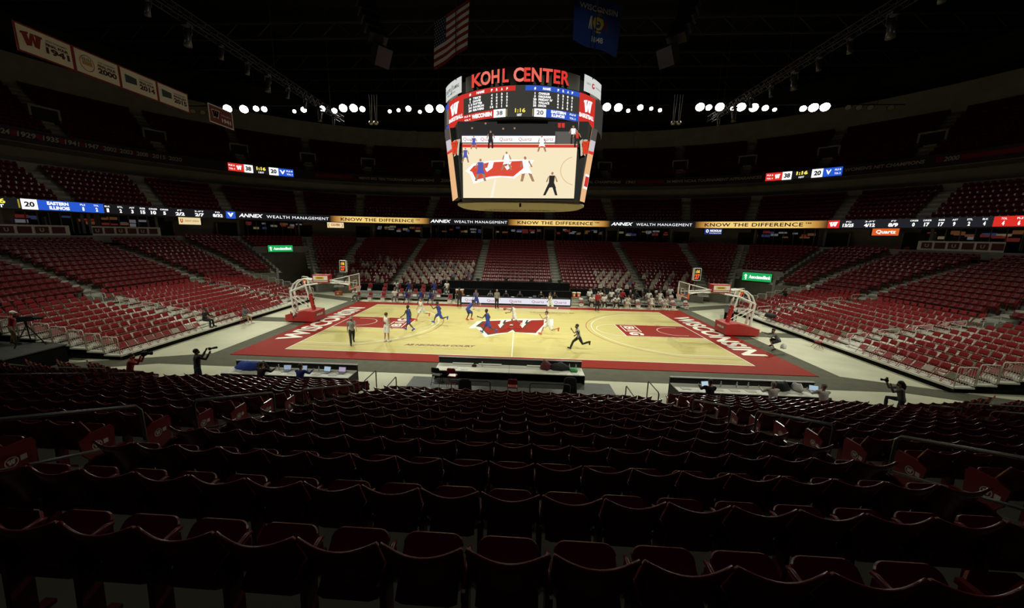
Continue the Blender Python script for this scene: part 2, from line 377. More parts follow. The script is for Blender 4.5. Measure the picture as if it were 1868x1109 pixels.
def hair_mb(J, H, kind):
    m = MB(); c = J['head']
    if kind == 'long':
        m.ball(c + J['hd'] * .014 * H - J['fw'] * .014 * H, .068 * H, 12, 7, sc=(.88, .98, 1.05)); m.tube([c - J['fw'] * .045 * H, c - J['fw'] * .06 * H - J['hd'] * .08 * H, c - J['fw'] * .055 * H - J['hd'] * .17 * H], [.05 * H, .05 * H, .03 * H], 9)
    elif kind == 'cap':
        m.ball(c + J['hd'] * .024 * H - J['fw'] * .004 * H, .064 * H, 12, 7, sc=(.90, 1.05, .86)); m.tube([c + J['hd'] * .03 * H + J['fw'] * .04 * H, c + J['hd'] * .026 * H + J['fw'] * .10 * H], [.045 * H, .035 * H], 10, ry=[.009 * H, .006 * H], up=(1, 0, 0))
    else: m.ball(c + J['hd'] * .020 * H - J['fw'] * .012 * H, .064 * H, 12, 7, sc=(.86, 1.0, 1.02))
    return m
def mask_mb(J, H):
    m = MB(); c = J['head'] + J['fw'] * .034 * H - J['hd'] * .026 * H
    m.ball(c, .040 * H, 10, 6, sc=(1.02, 1.02, .86)); return m
_lib = {}; _pending = []
def want(pose, H, what, kind):
    key = (pose, H, what, kind)
    if key in _lib: return key
    J = joints(pose, H)
    lo = min(J['heelR'].z, J['heelL'].z, J['toeR'].z, J['toeL'].z) - .026 * H
    if what == 'body': mb = body_mb(J, H)
    elif what == 'top': mb = top_mb(J, H, kind)
    elif what == 'bottom': mb = bottom_mb(J, H, kind)
    elif what == 'shoe': mb = shoe_mb(J, H, kind)
    elif what == 'hair': mb = hair_mb(J, H, kind)
    else: mb = mask_mb(J, H)
    me = mb.mesh('person_' + what, [SK1])
    me.transform(Matrix.Translation((0, 0, -lo)))
    o = bpy.data.objects.new('lib', me); COL.objects.link(o)
    md = o.modifiers.new('r', 'REMESH'); md.mode = 'VOXEL'; md.use_smooth_shade = True
    seated = pose.startswith('sit') or pose == 'desk'
    md.voxel_size = (.022 if seated else .0135) if what == 'body' else (.03 if seated else .022) if what in ('top', 'bottom') else .016
    sm = o.modifiers.new('s', 'SMOOTH'); sm.factor = .5; sm.iterations = 2
    _lib[key] = None; _pending.append((key, o)); return key
def finish_library():
    dg = bpy.context.evaluated_depsgraph_get()
    for key, o in _pending:
        me = bpy.data.meshes.new_from_object(o.evaluated_get(dg)); me.name = 'person_' + key[2]
        me.materials.clear(); me.materials.append(SK1); me.polygons.foreach_set('use_smooth', [True] * len(me.polygons)); _lib[key] = me
    for key, o in _pending: bpy.data.objects.remove(o)
    _pending.clear()
def O(top, topm, bot, botm, shoe, skin=SK1, hair=('short', HR_D), mask=None, sock=None): return dict(top=(top, topm), bottom=(bot, botm), shoe=shoe, skin=skin, hair=hair, mask=mask)
WH = lambda skin, shoe=S_OR, hair=HR_B: O('tank', C_WH, 'shorts', C_WH, shoe, skin, ('short', hair))
BLU = lambda skin=SK3, shoe=S_BLU: O('tank', C_BL, 'shorts', C_BL, shoe, skin, ('short', HR_D))
REF = lambda skin=SK1, hair=HR_G: O('tee', C_ST, 'trousers', C_BK, S_BK, skin, ('short', hair), MASKM)
#  (where, facing degrees (0 = away from camera, 90 = left, -90 = right), pose, height, outfit, label)
PEOPLE = [
    (('f', 643, 628), -150, 'walk', 1.88, REF(), 'referee in striped shirt and black trousers walking near the left sideline'),
    (('f', 706, 623.5), -25, 'stand', 1.96, WH(SK1, S_WH), 'player in white uniform standing with his back turned on the left side'),
    (('f', 746, 603), 75, 'walk', 1.96, BLU(), 'player in blue walking left beside the left free throw line'),
    (('f', 770, 583.5), 150, 'stride', 2.02, WH(SK1, S_OR), 'player in white with orange shoes running at the top of left arc'),
    (('f', 802, 590), 85, 'run', 1.98, BLU(SK3), 'player in blue sprinting left past the left three-point arc'),
    (('f', 838, 559), 170, 'standhip', 1.86, O('long', C_BK, 'trousers', C_BK, S_BK, SK3, ('short', HR_D), MASKM), 'coach in black standing at the far sideline left of the advertising board'),
    (('f', 869, 563), 160, 'jog', 1.96, BLU(SK2, S_WH), 'player in blue jogging in front of the left end of advertising board'),
    (('f', 906, 562.5), -160, 'stand', 1.86, REF(SK1), 'referee in striped shirt standing before the advertising board'),
    (('f', 853, 586), -60, 'bend', 1.96, BLU(SK3, S_RD), 'player in blue bending forward left of the centre logo'),
    (('f', 890, 609.5), 70, 'stride', 1.98, BLU(SK3), 'player in blue standing wide on the left half of centre logo'),
    (('f', 938, 596), 80, 'dribble', 1.92, WH(SK2, S_WH, HR_D), 'player in white dribbling the ball across the centre logo'),
    (('f', 1000, 612), 85, 'run', 2.0, WH(SK1, S_OR), 'player in white with orange shoes sprinting left off the centre logo'),
    (('f', 1004, 570), 110, 'jog', 1.98, WH(SK2, S_WH, HR_D), 'player in white running by the far sideline near the board end'),
    (('f', 1055, 638), 95, 'run', 1.86, REF(SK2, HR_D), 'referee in striped shirt running left on the near right half'),
    (('f', 1089, 566.5), 175, 'stand', 1.86, O('long', C_RD, 'trousers', C_BK, S_BK, SK1, ('short', HR_G), MASKM), 'coach in red pullover standing in front of the right bench'),
    (('f', 1417, 640), 70, 'crouch', 1.80, O('long', C_GY, 'shorts', C_BK, S_BK, SK1, ('short', HR_D), MASKM), 'ball attendant in grey crouching with a towel by the right baseline'),
    (('p', -14.6, -13.6, 0), -35, 'camera', 1.84, O('long', C_CH, 'trousers', C_DN, S_BK, SK2, ('short', HR_D), MASKM), 'photographer in dark sweater standing behind the near left seats aiming a long lens'),
    (('p', -17.55, -14.0, 0.12), -60, 'kneelcam', 1.80, O('long', C_RD, 'trousers', C_DN, S_BK, SK1, ('short', HR_D), MASKM), 'video operator in red kneeling behind the left front rail'),
    (('p', -27.1, -11.35, 1.0), -55, 'operate', 1.82, O('tee', C_RD, 'trousers', C_BG, S_BK, SK1, ('cap', C_WH), MASKM), 'camera operator in red shirt and white cap on the left platform'),
    (('p', 16.6, -13.55, 0.12), 60, 'kneelcam', 1.70, O('long', C_GY, 'trousers', C_DN, S_BK, SK1, ('long', HR_D), MASKM), 'photographer with long dark hair in grey at the near right rail'),
    (('p', -18.0, -.75, 0), -60, 'sit', 1.80, O('long', C_WH, 'trousers', C_DN, S_BK, SK1, ('cap', C_BK), MASKM), 'video operator in white shirt sitting behind the left hoop base'),
    (('p', -21.55, -1.75, 0), -90, 'sit', 1.80, O('long', C_GY, 'shorts', C_BG, S_WH, SK1, ('cap', C_BK), MASKM), 'person in grey jacket sitting on the front edge of the left riser'),
    (('p', -22.5, -4.35, .335), -80, 'sit', 1.80, O('long', C_BK, 'trousers', C_BK, S_BK, SK1, ('cap', C_BK), MASKM), 'person all in black sitting at the foot of the left riser aisle'),
    (('r', -1, 1, 7.2), -90, 'sit', 1.78, O('tee', C_WH, 'trousers', C_GY, S_WH, SK2, ('short', HR_D), MASKM), 'person in white tee sitting among the left folding chairs'),
    (('r', -1, 1, 8.4), -90, 'sitlean', 1.78, O('tee', C_RD, 'trousers', C_BK, S_WH, SK1, ('cap', C_WH), MASKM), 'person in red with white cap at the far end of left riser'),
    (('r', 1, 5, 9.4), 90, 'sit', 1.78, O('long', C_BK, 'trousers', C_BK, S_BK, SK2, ('short', HR_B), MASKM), 'person in black sitting by the far guard panels of right riser'),
    (('r', 1, 8, 10.4), 90, 'sit', 1.78, O('tee', C_WH, 'trousers', C_BK, S_WH, SK1, ('short', HR_D), MASKM), 'person in white sitting high at the far end of right riser'),
]
# benches: (x, row, skin, top, kind)
BENCH_L = [(-17.4, 0, 'w', SK2), (-13.1, 0, 'w', SK1), (-11.75, 0, 'b', SK3), (-10.25, 0, 'b', SK3), (-9.15, 0, 'b', SK3), (-13.6, 2, 'w', SK2), (-12.2, 2, 'b', SK3), (-9.3, 2, 'b', SK3), (-7.85, 2, 'w', SK1)]
BENCH_R = [(8.05, 0, 't', SK1), (9.3, 0, 't', SK1), (10.55, 0, 't', SK3), (11.75, 0, 'p', SK1), (14.2, 0, 'p', SK1), (15.6, 0, 'p', SK1), (8.0, 1, 't', SK1), (9.1, 1, 't', SK1), (10.35, 1, 't', SK2), (11.5, 1, 'r', SK1), (12.9, 1, 'k', SK2), (14.3, 1, 'w', SK2), (15.5, 1, 'p', SK1), (8.7, 2, 'k', SK1), (10.1, 2, 'k', SK1), (11.35, 2, 'w', SK1), (13.0, 2, 'k', SK3), (14.35, 2, 'k', SK1), (15.75, 2, 'k', SK2), (17.0, 2, 'w', SK2)]
BENCHFIT = dict(w=('tee', C_WH, 'trousers', C_GY, S_WH, 'white tee'), b=('tank', C_BL, 'shorts', C_BL, S_BLU, 'blue uniform'), t=('tee', C_WH, 'trousers', C_BK, S_WH, 'white polo'), p=('tank', C_WH, 'shorts', C_WH, S_WH, 'white uniform'), r=('long', C_RD, 'trousers', C_BK, S_BK, 'red pullover'), k=('long', C_BK, 'trousers', C_BK, S_BK, 'black warm-up top'))
BROWY = (9.75, 10.95, 12.15); BROWZ = (0, .33, .66)
for side, L_ in (('left', BENCH_L), ('right', BENCH_R)):
    cnt = {}
    for x, r, k, sk in sorted(L_):
        f = BENCHFIT[k]; cnt[(r, k)] = cnt.get((r, k), 0) + 1
        lab = f'{WORD[cnt[(r, k)]]} from left wearing {f[5]} on {side} bench, {("front", "middle", "back")[r]} row'
        PEOPLE.append((('p', x, BROWY[r] - .28, BROWZ[r]), 180 + random.uniform(-8, 8), ('sit', 'sitlean')[(cnt[(r, k)] + r) % 2], 1.86, O(f[0], f[1], f[2], f[3], f[4], sk, ('short', HR_D if sk is not SK1 else HR_B), MASKM if k in 'wtkr' else None), lab))
for i, x in enumerate((-4.3, -2.75, -1.05, .45, 2.75, 4.2)):
    PEOPLE.append((('p', x, 10.45, 0), 180, 'desk', 1.78, O('long', C_BK if i != 1 else C_GY, 'trousers', C_BK, S_BK, SK1, ('short', HR_D if i % 2 else HR_G), MASKM), f'official in dark clothes seated behind the advertising board, {WORD[i + 1]} from left'))
for i, (x, m) in enumerate(((-11.4, C_BK), (-9.55, C_BL))):
    PEOPLE.append((('p', x, -13.85, 0), 0, 'desk', 1.80, O('long', m, 'trousers', C_DN, S_BK, SK1, ('short', HR_B), MASKM), f'reporter seated at the left press table in {("black", "blue")[i]}'))
for i, (x, m) in enumerate(((8.6, C_BK), (11.2, C_WH), (13.25, C_WH))):
    PEOPLE.append((('p', x, -13.85, 0), -10, 'desk', 1.80, O('long', m, 'trousers', C_DN, S_BK, SK1, ('short', HR_G if i else HR_D), MASKM), f'reporter seated at the right press table, {WORD[i + 1]} from left'))
for i, (px, py) in enumerate(((903, 478), (986, 488), (938, 484))):
    pass
for where, fd, pose, H, o, lab in PEOPLE:
    want(pose, H, 'body', None); want(pose, H, 'top', o['top'][0]); want(pose, H, 'bottom', o['bottom'][0]); want(pose, H, 'shoe', 'R'); want(pose, H, 'shoe', 'L'); want(pose, H, 'hair', o['hair'][0])
    if o['mask']: want(pose, H, 'mask', None)
finish_library()
# ================================================================== SETTING: floor, court
SX, CY, R0 = 15.5, 1.7, 14.5
def ringpt(t, d):
    """signed distance t along the ring from the far centre (+ = right) at offset d from the front row -> (x, y, outward angle)"""
    s = 1 if t >= 0 else -1; a = abs(t); R = R0 + d
    if a <= SX: x, y, th = a, CY + R, PI / 2
    elif a <= SX + R * PI / 2:
        th = PI / 2 - (a - SX) / R; x, y = SX + R * math.cos(th), CY + R * math.sin(th)
    elif a <= SX + R * PI / 2 + 2 * CY: th = 0.0; x, y = SX + R, CY - (a - SX - R * PI / 2)
    elif a <= SX + R * PI + 2 * CY:
        th = -(a - SX - R * PI / 2 - 2 * CY) / R; x, y = SX + R * math.cos(th), -CY + R * math.sin(th)
    else:
        th = -PI / 2; x, y = SX - (a - SX - R * PI - 2 * CY), -CY - R
    return s * x, y, (th if s > 0 else PI - th)
def t_theta(th0, th1=None):
    th1 = th0 if th1 is None else th1
    def g(d):
        th = math.radians(th0 + (th1 - th0) * d / 14.5); R = R0 + d
        if th >= 0: return SX + (PI / 2 - th) * R
        return SX + R * PI / 2 + 2 * CY - th * R
    return g
def t_x(x): return lambda d: x
def t_near(x): return lambda d: SX + (R0 + d) * PI + 2 * CY + (SX - x)
def t_y(y): return lambda d: SX + (R0 + d) * PI / 2 + ((CY - y) if y > -CY else 2 * CY + (R0 + d) * math.asin(min(1, (-y - CY) / (R0 + d))))
def t_of_px(px, py, d):
    """where the pixel's ray meets the ring wall at offset d -> (t, z)"""
    dr = ray(px, py); R = R0 + d; best = None
    for s in (-1, 1):
        bx, by = CAM.x - s * SX, CAM.y - CY
        a = dr.x ** 2 + dr.y ** 2; b = 2 * (dr.x * bx + dr.y * by); c = bx * bx + by * by - R * R
        q = b * b - 4 * a * c
        if q > 0:
            k = (-b + math.sqrt(q)) / (2 * a); p = CAM + dr * k
            if p.x * s >= SX and p.y >= CY: return s * (SX + (PI / 2 - math.atan2(p.y - CY, p.x * s - SX)) * R), p.z
            if p.x * s >= SX and p.y < CY:
                k = (s * (SX + R) - CAM.x) / dr.x; p = CAM + dr * k
                return s * (SX + R * PI / 2 + CY - p.y), p.z
    k = (CY + R - CAM.y) / dr.y; p = CAM + dr * k
    return p.x, p.z
def samples(t1, t2, step=1.2):
    n = max(2, int(abs(t2 - t1) / step) + 1)
    out = [t1 + (t2 - t1) * i / (n - 1) for i in range(n)]
    return out
def ring_band(mb, prof, ta, tb, m=0, step=1.2, frac=None):
    """sweep an open profile [(d, z)...] along the ring between t functions"""
    n = max(2, int(abs(tb(prof[0][0]) - ta(prof[0][0])) / step) + 2)
    vs_ = []; k = len(prof)
    for i in range(n):
        f = i / (n - 1)
        for d, z in prof:
            a, b = ta(d), tb(d); x, y, _ = ringpt(a + (b - a) * f, d); vs_.append((x, y, z))
    fs = [(i * k + j, (i + 1) * k + j, (i + 1) * k + j + 1, i * k + j + 1) for i in range(n - 1) for j in range(k - 1)]
    return mb.add(vs_, fs, m)
def neg(g): return lambda d: -g(d)

fl = MB().box((0, 0, -.15), (130, 110, .3)).build('floor', CONC)
structure(fl, 'grey concrete arena floor around the basketball court', 'floor')
# black mats
mats_px = []
def floor_mat(name, pts, z, label):
    o = MB().prism(pts, .012, z0=z).build(name, MAT_GREY); tag(o, label, 'floor mat', 'dark mats around the court'); return o
floor_mat('floor_mat', [(-19.5, -10.75), (19.5, -10.75), (17.6, -8.8), (-17.6, -8.8)], 0.001, 'long dark grey floor mat along the near sideline of the court')
for s in (-1, 1):
    side = 'left' if s < 0 else 'right'
    q = lambda a: [(s * x, y) for x, y in (a if s > 0 else a[::-1])]
    floor_mat('floor_mat', q([(16.8, -9.4), (18.15, -9.4), (18.15, 10), (16.8, 9.2)]), 0.003, f'dark grey floor mat along the {side} baseline apron')
    floor_mat('floor_mat', q([(18.15, -.65), (23, -.65), (23, .75), (18.15, .75)]), 0.002, f'short dark mat strip running behind the {side} basketball hoop')
    floor_mat('floor_mat', q([(17.4, -9.9), (27, -13.6), (27, -12.2), (17.6, -8.6)]), 0.004, f'dark mat strip leading diagonally off the near {side} court corner')
    floor_mat('floor_mat', q([(17.2, 8.6), (17.0, 10.4), (24, 13.2), (24.5, 11.8)]), 0.004, f'dark mat strip leading diagonally off the far {side} court corner')
# ---- court
def wood_mat():
    m = bpy.data.materials.new('maple_floor'); m.use_nodes = True; nt = m.node_tree; b = nt.nodes['Principled BSDF']
    tc = nt.nodes.new('ShaderNodeTexCoord')
    br = nt.nodes.new('ShaderNodeTexBrick'); br.inputs['Scale'].default_value = 1.0
    br.inputs['Color1'].default_value = (0.56, 0.475, 0.185, 1); br.inputs['Color2'].default_value = (0.51, 0.43, 0.16, 1)
    br.inputs['Mortar'].default_value = (0.47, 0.38, 0.14, 1); br.inputs['Mortar Size'].default_value = .004
    br.inputs['Brick Width'].default_value = 2.2; br.inputs['Row Height'].default_value = .12
    nt.links.new(tc.outputs['Object'], br.inputs['Vector'])
    nt.links.new(br.outputs['Color'], b.inputs['Base Color'])
    b.inputs['Roughness'].default_value = .55; b.inputs['Specular IOR Level'].default_value = .12; b.inputs['Coat Weight'].default_value = .32; b.inputs['Coat Roughness'].default_value = .05
    return m
WOOD = wood_mat()
APRON = mat('apron_red', (0.25, 0.017, 0.010), .6, .05, coat=.14)
KEYRED = mat('key_red', (0.24, 0.017, 0.010), .6, .05, coat=.14)
LINE = mat('court_white', (0.84, 0.82, 0.74), .4, .5, coat=.3)
BROWN = mat('court_brown', (0.33, 0.05, 0.02), .4, .5)
INK = mat('court_black', (0.03, 0.025, 0.02), .4, .5)
TXTRED = mat('court_text_red', (0.13, 0.03, 0.015), .4, .5)
court = empty('basketball_court', (0, 0, 0)); tag(court, 'glossy maple basketball court with red apron and a large W at centre', 'court')
MB().box((0, -.01, .025), (33.84, 17.9, .05)).build('apron', APRON, court)
MB().box((0, 0, .026), (28.65, 15.24, .054)).build('hardwood', WOOD, court)
ZC = .053
def arc(cx, cy, r, a0, a1, wd, n=48):
    a = [math.radians(a0 + (a1 - a0) * i / n) for i in range(n + 1)]
    o_ = [(cx + (r + wd / 2) * math.cos(t), cy + (r + wd / 2) * math.sin(t)) for t in a]
    i_ = [(cx + (r - wd / 2) * math.cos(t), cy + (r - wd / 2) * math.sin(t)) for t in a]
    return o_, i_
def strip(mb, o_, i_, z, m=0):
    n = len(o_); mb.add([(x, y, z) for x, y in o_] + [(x, y, z) for x, y in i_], [(n + k, n + k + 1, k + 1, k) for k in range(n - 1)], m)
def rect(mb, x0, x1, y0, y1, z, m=0): mb.add([(x0, y0, z), (x1, y0, z), (x1, y1, z), (x0, y1, z)], [(0, 1, 2, 3)], m)
ln = MB(); LW = .06
for y in (-7.62, 7.62): rect(ln, -14.36, 14.36, y - LW / 2, y + LW / 2, ZC + .003)
for x in (-14.325, 14.325): rect(ln, x - LW / 2, x + LW / 2, -7.62, 7.62, ZC + .003)
rect(ln, -.03, .03, -7.62, 7.62, ZC + .002)
ln.build('boundary_line', LINE, court)
for s in (-1, 1):
    k = MB(); rect(k, min(s * 14.325, s * 8.535), max(s * 14.325, s * 8.535), -1.83, 1.83, ZC + .002); k.build('key', KEYRED, court)
    l2 = MB()
    for y in (-1.83, 1.83): rect(l2, min(s * 14.325, s * 8.535), max(s * 14.325, s * 8.535), y - .03, y + .03, ZC + .004)
    rect(l2, s * 8.535 - .03, s * 8.535 + .03, -1.83, 1.83, ZC + .004)
    strip(l2, *arc(s * 8.535, 0, 1.83, 90, 270, .05) if s > 0 else arc(s * 8.535, 0, 1.83, -90, 90, .05), ZC + .004)
    o_, i_ = arc(s * 12.73, 0, 1.22, 90, 270, .05) if s > 0 else arc(s * 12.73, 0, 1.22, -90, 90, .05)
    strip(l2, o_, i_, ZC + .006)
    for y in (-1.22, 1.22): rect(l2, min(s * 12.73, s * 13.4), max(s * 12.73, s * 13.4), y - .025, y + .025, ZC + .006)
    for r, wd, zz, m in ((6.38, .06, .004, 0), (6.80, .05, .003, 1)):
        dy = r - .35 if m == 0 else 6.6; a = math.degrees(math.asin(dy / r))
        tgt = l2 if m == 0 else None
        b2 = MB()
        o_, i_ = arc(s * 12.73, 0, r, 180 - a, 180 + a, wd, 64) if s > 0 else arc(s * 12.73, 0, r, -a, a, wd, 64)
        strip(b2, o_, i_, ZC + zz)
        xe = s * (12.73 - r * math.cos(math.radians(a)))
        for y in (-dy, dy): rect(b2, min(xe, s * 14.3), max(xe, s * 14.3), y - wd / 2, y + wd / 2, ZC + zz)
        b2.build('three_point_line', LINE if m == 0 else BROWN, court)
    l2.build('key_line', LINE, court)
    for y in (-1.95, 1.95):
        for q_ in (2.13, 3.05, 4.0, 4.9): mk = MB(); rect(mk, s * (14.325 - q_) - (.17 if q_ < 2.5 else .03), s * (14.325 - q_) + (.17 if q_ < 2.5 else .03), y - .07, y + .07, ZC + .004); mk.build('lane_mark', BROWN, court)
    # end lettering
    V = text_fit('WISCONSIN', 11.4, 1.55, bold=.035)
    M = Matrix.Translation((s * 15.62, 0.05, ZC + .004)) @ Matrix.Rotation(-s * PI / 2, 4, 'Z')
    text_mesh('end_lettering', V, LINE, court, M)
    # conference mark in the key: boxed first two characters
    Mk = Matrix.Translation((s * 9.5, 0, ZC + .006)) @ Matrix.Rotation(-s * PI / 2, 4, 'Z')
    bx = MB()
    for a in ((-1.5, .45, .55, .63), (-1.5, .45, -.63, -.55), (-1.5, -1.42, -.6, .6), (.37, .45, -.6, .6)): rect(bx, *a, 0)
    bo = bx.build('key_mark_box', LINE, court); bo.matrix_local = Mk
    text_mesh('key_mark', text_fit('B1', 1.35, .8, bold=.03), LINE, court, Mk @ Matrix.Translation((-.52, 0, 0)))
    text_mesh('key_mark', text_fit('G', .85, 1.05, bold=.05), LINE, court, Mk @ Matrix.Translation((1.05, 0, 0)))
# centre W
def cpx(pts, z): return [tuple(pz(820 + x * .14423, 520 + y * .14423, z).xy) for x, y in pts]
def floorpoly(name, pts, z, m):
    P = cpx(pts, ZC)
    me = MB(); bm = bmesh.new(); bm.faces.new([bm.verts.new((x, y, z)) for x, y in P]); bmesh.ops.triangulate(bm, faces=bm.faces[:])
    bmesh.ops.recalc_face_normals(bm, faces=bm.faces[:])
    mm = bpy.data.meshes.new(name); bm.to_mesh(mm); bm.free(); mm.materials.append(m); return link(name, mm, court)
floorpoly('logo_outline', [(240, 548), (345, 462), (430, 449), (640, 434), (900, 428), (1312, 434), (1312, 512), (1235, 520), (1185, 570), (1112, 632), (960, 612), (850, 602), (800, 588), (740, 604), (600, 628), (450, 662), (392, 588), (340, 542)], ZC + .005, LINE)
floorpoly('logo_shadow', [(330, 524), (415, 458), (690, 446), (700, 470), (800, 446), (980, 446), (985, 470), (1040, 446), (1196, 442), (1192, 500), (1090, 608), (960, 604), (830, 596), (800, 566), (735, 600), (600, 612), (485, 632), (440, 585), (395, 535)], ZC + .007, INK)
floorpoly('logo_letter', [(372, 520), (440, 464), (660, 447), (640, 500), (690, 500), (715, 470), (805, 448), (950, 446), (925, 490), (990, 495), (1030, 448), (1196, 441), (1192, 500), (1088, 603), (960, 599), (838, 590), (805, 555), (770, 575), (715, 597), (600, 606), (500, 622), (455, 585), (420, 530)], ZC + .009, KEYRED)
for dx in (0, 280):
    floorpoly('logo_arrow', [(650 + dx, 444), (698 + dx, 443), (668 + dx, 488), (690 + dx, 492), (640 + dx, 545), (612 + dx, 500), (635 + dx, 497)], ZC + .011, LINE)
    floorpoly('logo_arrow_shadow', [(698 + dx, 443), (720 + dx, 445), (695 + dx, 485), (715 + dx, 490), (655 + dx, 545), (640 + dx, 545), (690 + dx, 492), (668 + dx, 488)], ZC + .010, INK)
pc = pz(802, 630, ZC); pl, pr = pz(738, 628.5, ZC), pz(867, 632, ZC)
text_mesh('court_name', text_fit('AB NICHOLAS COURT', (pr - pl).length, .36, bold=.045, shear=.25), TXTRED, court, Matrix.Translation((pc.x, pc.y, ZC + .004)) @ Matrix.Rotation(math.atan2(pr.y - pl.y, pr.x - pl.x), 4, 'Z'))
sg = MB()
for w0, n in ((0, 16),):
    path = []
    for i in range(120):
        f = i / 119; path.append((-1.9 + 3.8 * f, .16 * math.sin(f * 62) * (1.1 - .7 * abs(math.sin(f * 9))) + .03 * math.sin(f * 17), 0))
    o_ = [(x, y + .012) for x, y, _ in path]; i_ = [(x, y - .012) for x, y, _ in path]
    strip(sg, o_, i_, 0)
so = sg.build('signature', BROWN, court); so.location = (pc.x + .1, pc.y - .62, ZC + .004)
so2 = link('signature', so.data, court); so2.location = (3.5, 5.2, ZC + .004); so2.rotation_euler.z = PI
text_mesh('court_name', text_fit('AB NICHOLAS COURT', 4.4, .30, bold=.045, shear=.25), TXTRED, court, Matrix.Translation((3.6, 5.9, ZC + .004)) @ Matrix.Rotation(PI, 4, 'Z'))

# ================================================================== BOWL
ROW, RISE, Z0 = .908, .3175, .77
def rowz(k): return Z0 + RISE * k
B0, B1 = t_x(5.1), t_x(15.4)
B2 = t_theta(63.6, 70.7); B3 = t_theta(54.2, 55.2); B4 = t_theta(43, 37.7); B5 = t_theta(34.2, 25.2); B6 = t_theta(17.6, 10.1); B7 = t_y(-2.3); B8 = t_y(-12.5)
N0S = {1: t_near(5.9), -1: t_near(5.35)}; N1 = t_near(15.4); N2 = t_theta(-63.6, -70.7); N3 = t_theta(-54)
SECT = []   # (name, t-left fn, t-right fn, first row, last row, where)
SECT.append(('far centre block', neg(B0), B0, 0, 16))
for s, nm in ((1, 'right'), (-1, 'left')):
    def mk(a, b, s=s): return (a, b) if s > 0 else (neg(b), neg(a))
    SECT += [(f'far {nm} block', *mk(B0, B1), 0, 16), (f'far outer {nm} block', *mk(B1, B2), 0, 16), (f'far {nm} corner block', *mk(B2, B3), 2, 16),
             (f'block over the {nm} tunnel', *mk(B3, B4), 12 if s < 0 else 7, 16), (f'{nm} tunnel-side block', *mk(B4, B5), 5, 16),
             (f'{nm} end block', *mk(B5, B6), 4, 15), (f'{nm} end middle block', *mk(B6, B7), 4, 15), (f'{nm} end near block', *mk(B7, B8), 4, 15),
             (f'near {nm} corner block', *mk(N3, N2), 3, 14), (f'near outer {nm} block', *mk(N2, N1), -2, 15), (f'near {nm} block', *mk(N1, N0S[s]), -2, 15)]
LN = lambda d: -(SX + (R0 + d) * PI + 2 * CY + SX)
tr = MB(); tr_far = MB()
def terrace(mb, ta, tb, k0, k1, d0=0.0, row=ROW, z=rowz, base=None, m=0):
    prof = []
    b0 = z(k0) if base is None else base
    if base is None: prof.append((d0 + row * k0 - .75, 0))
    else: prof.append((d0 + row * k0 - .75, base))
    for k in range(k0, k1 + 1):
        prof.append((d0 + row * k - .75, z(k))); prof.append((d0 + row * (k + 1) - .75, z(k)))
    ring_band(mb, prof, ta, tb, m, 1.5)
    # closing side walls
    for tf in (ta, tb):
        vs_ = []; 
        for d, zz in prof: x, y, _ = ringpt(tf(d), d); vs_.append((x, y, zz))
        bz = 0 if base is None else base
        for i in range(1, len(vs_) - 1, 2):
            a, b = vs_[i], vs_[i + 1]
            mb.add([a, b, (b[0], b[1], bz), (a[0], a[1], bz)], [(0, 1, 2, 3)], m)
for nm, a, b, k0, k1 in SECT: terrace(tr, a, b, k0, k1)
# near centre block (the camera's own stand)
def nx(x): return lambda d: SX + (R0 + d) * PI + 2 * CY + SX - x
NEARC = ('near centre block', nx(5.9), nx(-5.35), 0, 15)
terrace(tr, NEARC[1], NEARC[2], 0, 15)
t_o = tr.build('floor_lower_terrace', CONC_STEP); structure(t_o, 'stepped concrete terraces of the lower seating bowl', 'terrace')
# aisle steps (half steps between the rows), one flight per aisle
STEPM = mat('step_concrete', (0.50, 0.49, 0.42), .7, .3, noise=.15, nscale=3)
def flight(tf, k0, k1, name='aisle_steps', wd=1.15, d0=0, row=ROW, z=rowz, rise=RISE, parent=None):
    mb = MB()
    for k in range(k0, k1):
        d = d0 + row * (k + 1) - .75 - .2; x, y, th = ringpt(tf(d), d)
        M = Matrix.Translation((x, y, z(k) + rise / 4)) @ Matrix.Rotation(th - PI / 2, 4, 'Z')
        mb.box((0, 0, 0), (wd, .40, rise / 2), M=M)
        d = d0 + row * k - .75 + .2; x, y, th = ringpt(tf(d), d)
        mb.box((0, 0, 0), (wd, .36, .014), M=Matrix.Translation((x, y, z(k) + .007)) @ Matrix.Rotation(th - PI / 2, 4, 'Z'))
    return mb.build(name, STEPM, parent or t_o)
for s in (-1, 1):
    q = (lambda g: g) if s > 0 else neg
    for tf, k0, k1 in ((B0, 0, 16), (B1, 0, 16), (B2, 0, 16), (B3, 6, 16), (B4, 5, 16), (B5, 4, 15), (B6, 4, 15), (B7, 4, 15), (N1, -2, 15), (N0S[s], -2, 15)):
        flight(q(tf), k0, k1)
# corner tunnels: side walls, recess
wl = MB()
for s in (-1, 1):
    q = (lambda g: g) if s > 0 else neg
    kk = 12 if s < 0 else 7
    dF = ROW * kk - .75
    # back of the recess, soffit, and side walls up to the rows
    ring_band(wl, [(dF + 2.2, 0), (dF + 2.2, rowz(kk) - .1), (dF - .02, rowz(kk) - .1), (dF - .02, rowz(kk) + .75), (dF + .1, rowz(kk) + .75)], q(B3), q(B4), 0)
    for tf, lo in ((B3, 0), (B4, 0)):
        for k in range(2, 17):
            d1 = ROW * k - .75; d2 = d1 + ROW; tz = rowz(k) + .55
            p1 = ringpt(q(tf)(d1), d1); p2 = ringpt(q(tf)(d2), d2)
            if tf is B4 and k < 5: continue
            v = Vector((p2[0] - p1[0], p2[1] - p1[1], 0)); L_ = v.length
            wl.box(((p1[0] + p2[0]) / 2, (p1[1] + p2[1]) / 2, tz / 2), (L_ + .02, .25, tz), rot=(0, 0, math.atan2(v.y, v.x)))
wo = wl.build('wall_tunnel', CONC_WALL); structure(wo, 'concrete side walls of the two corner tunnels', 'wall')
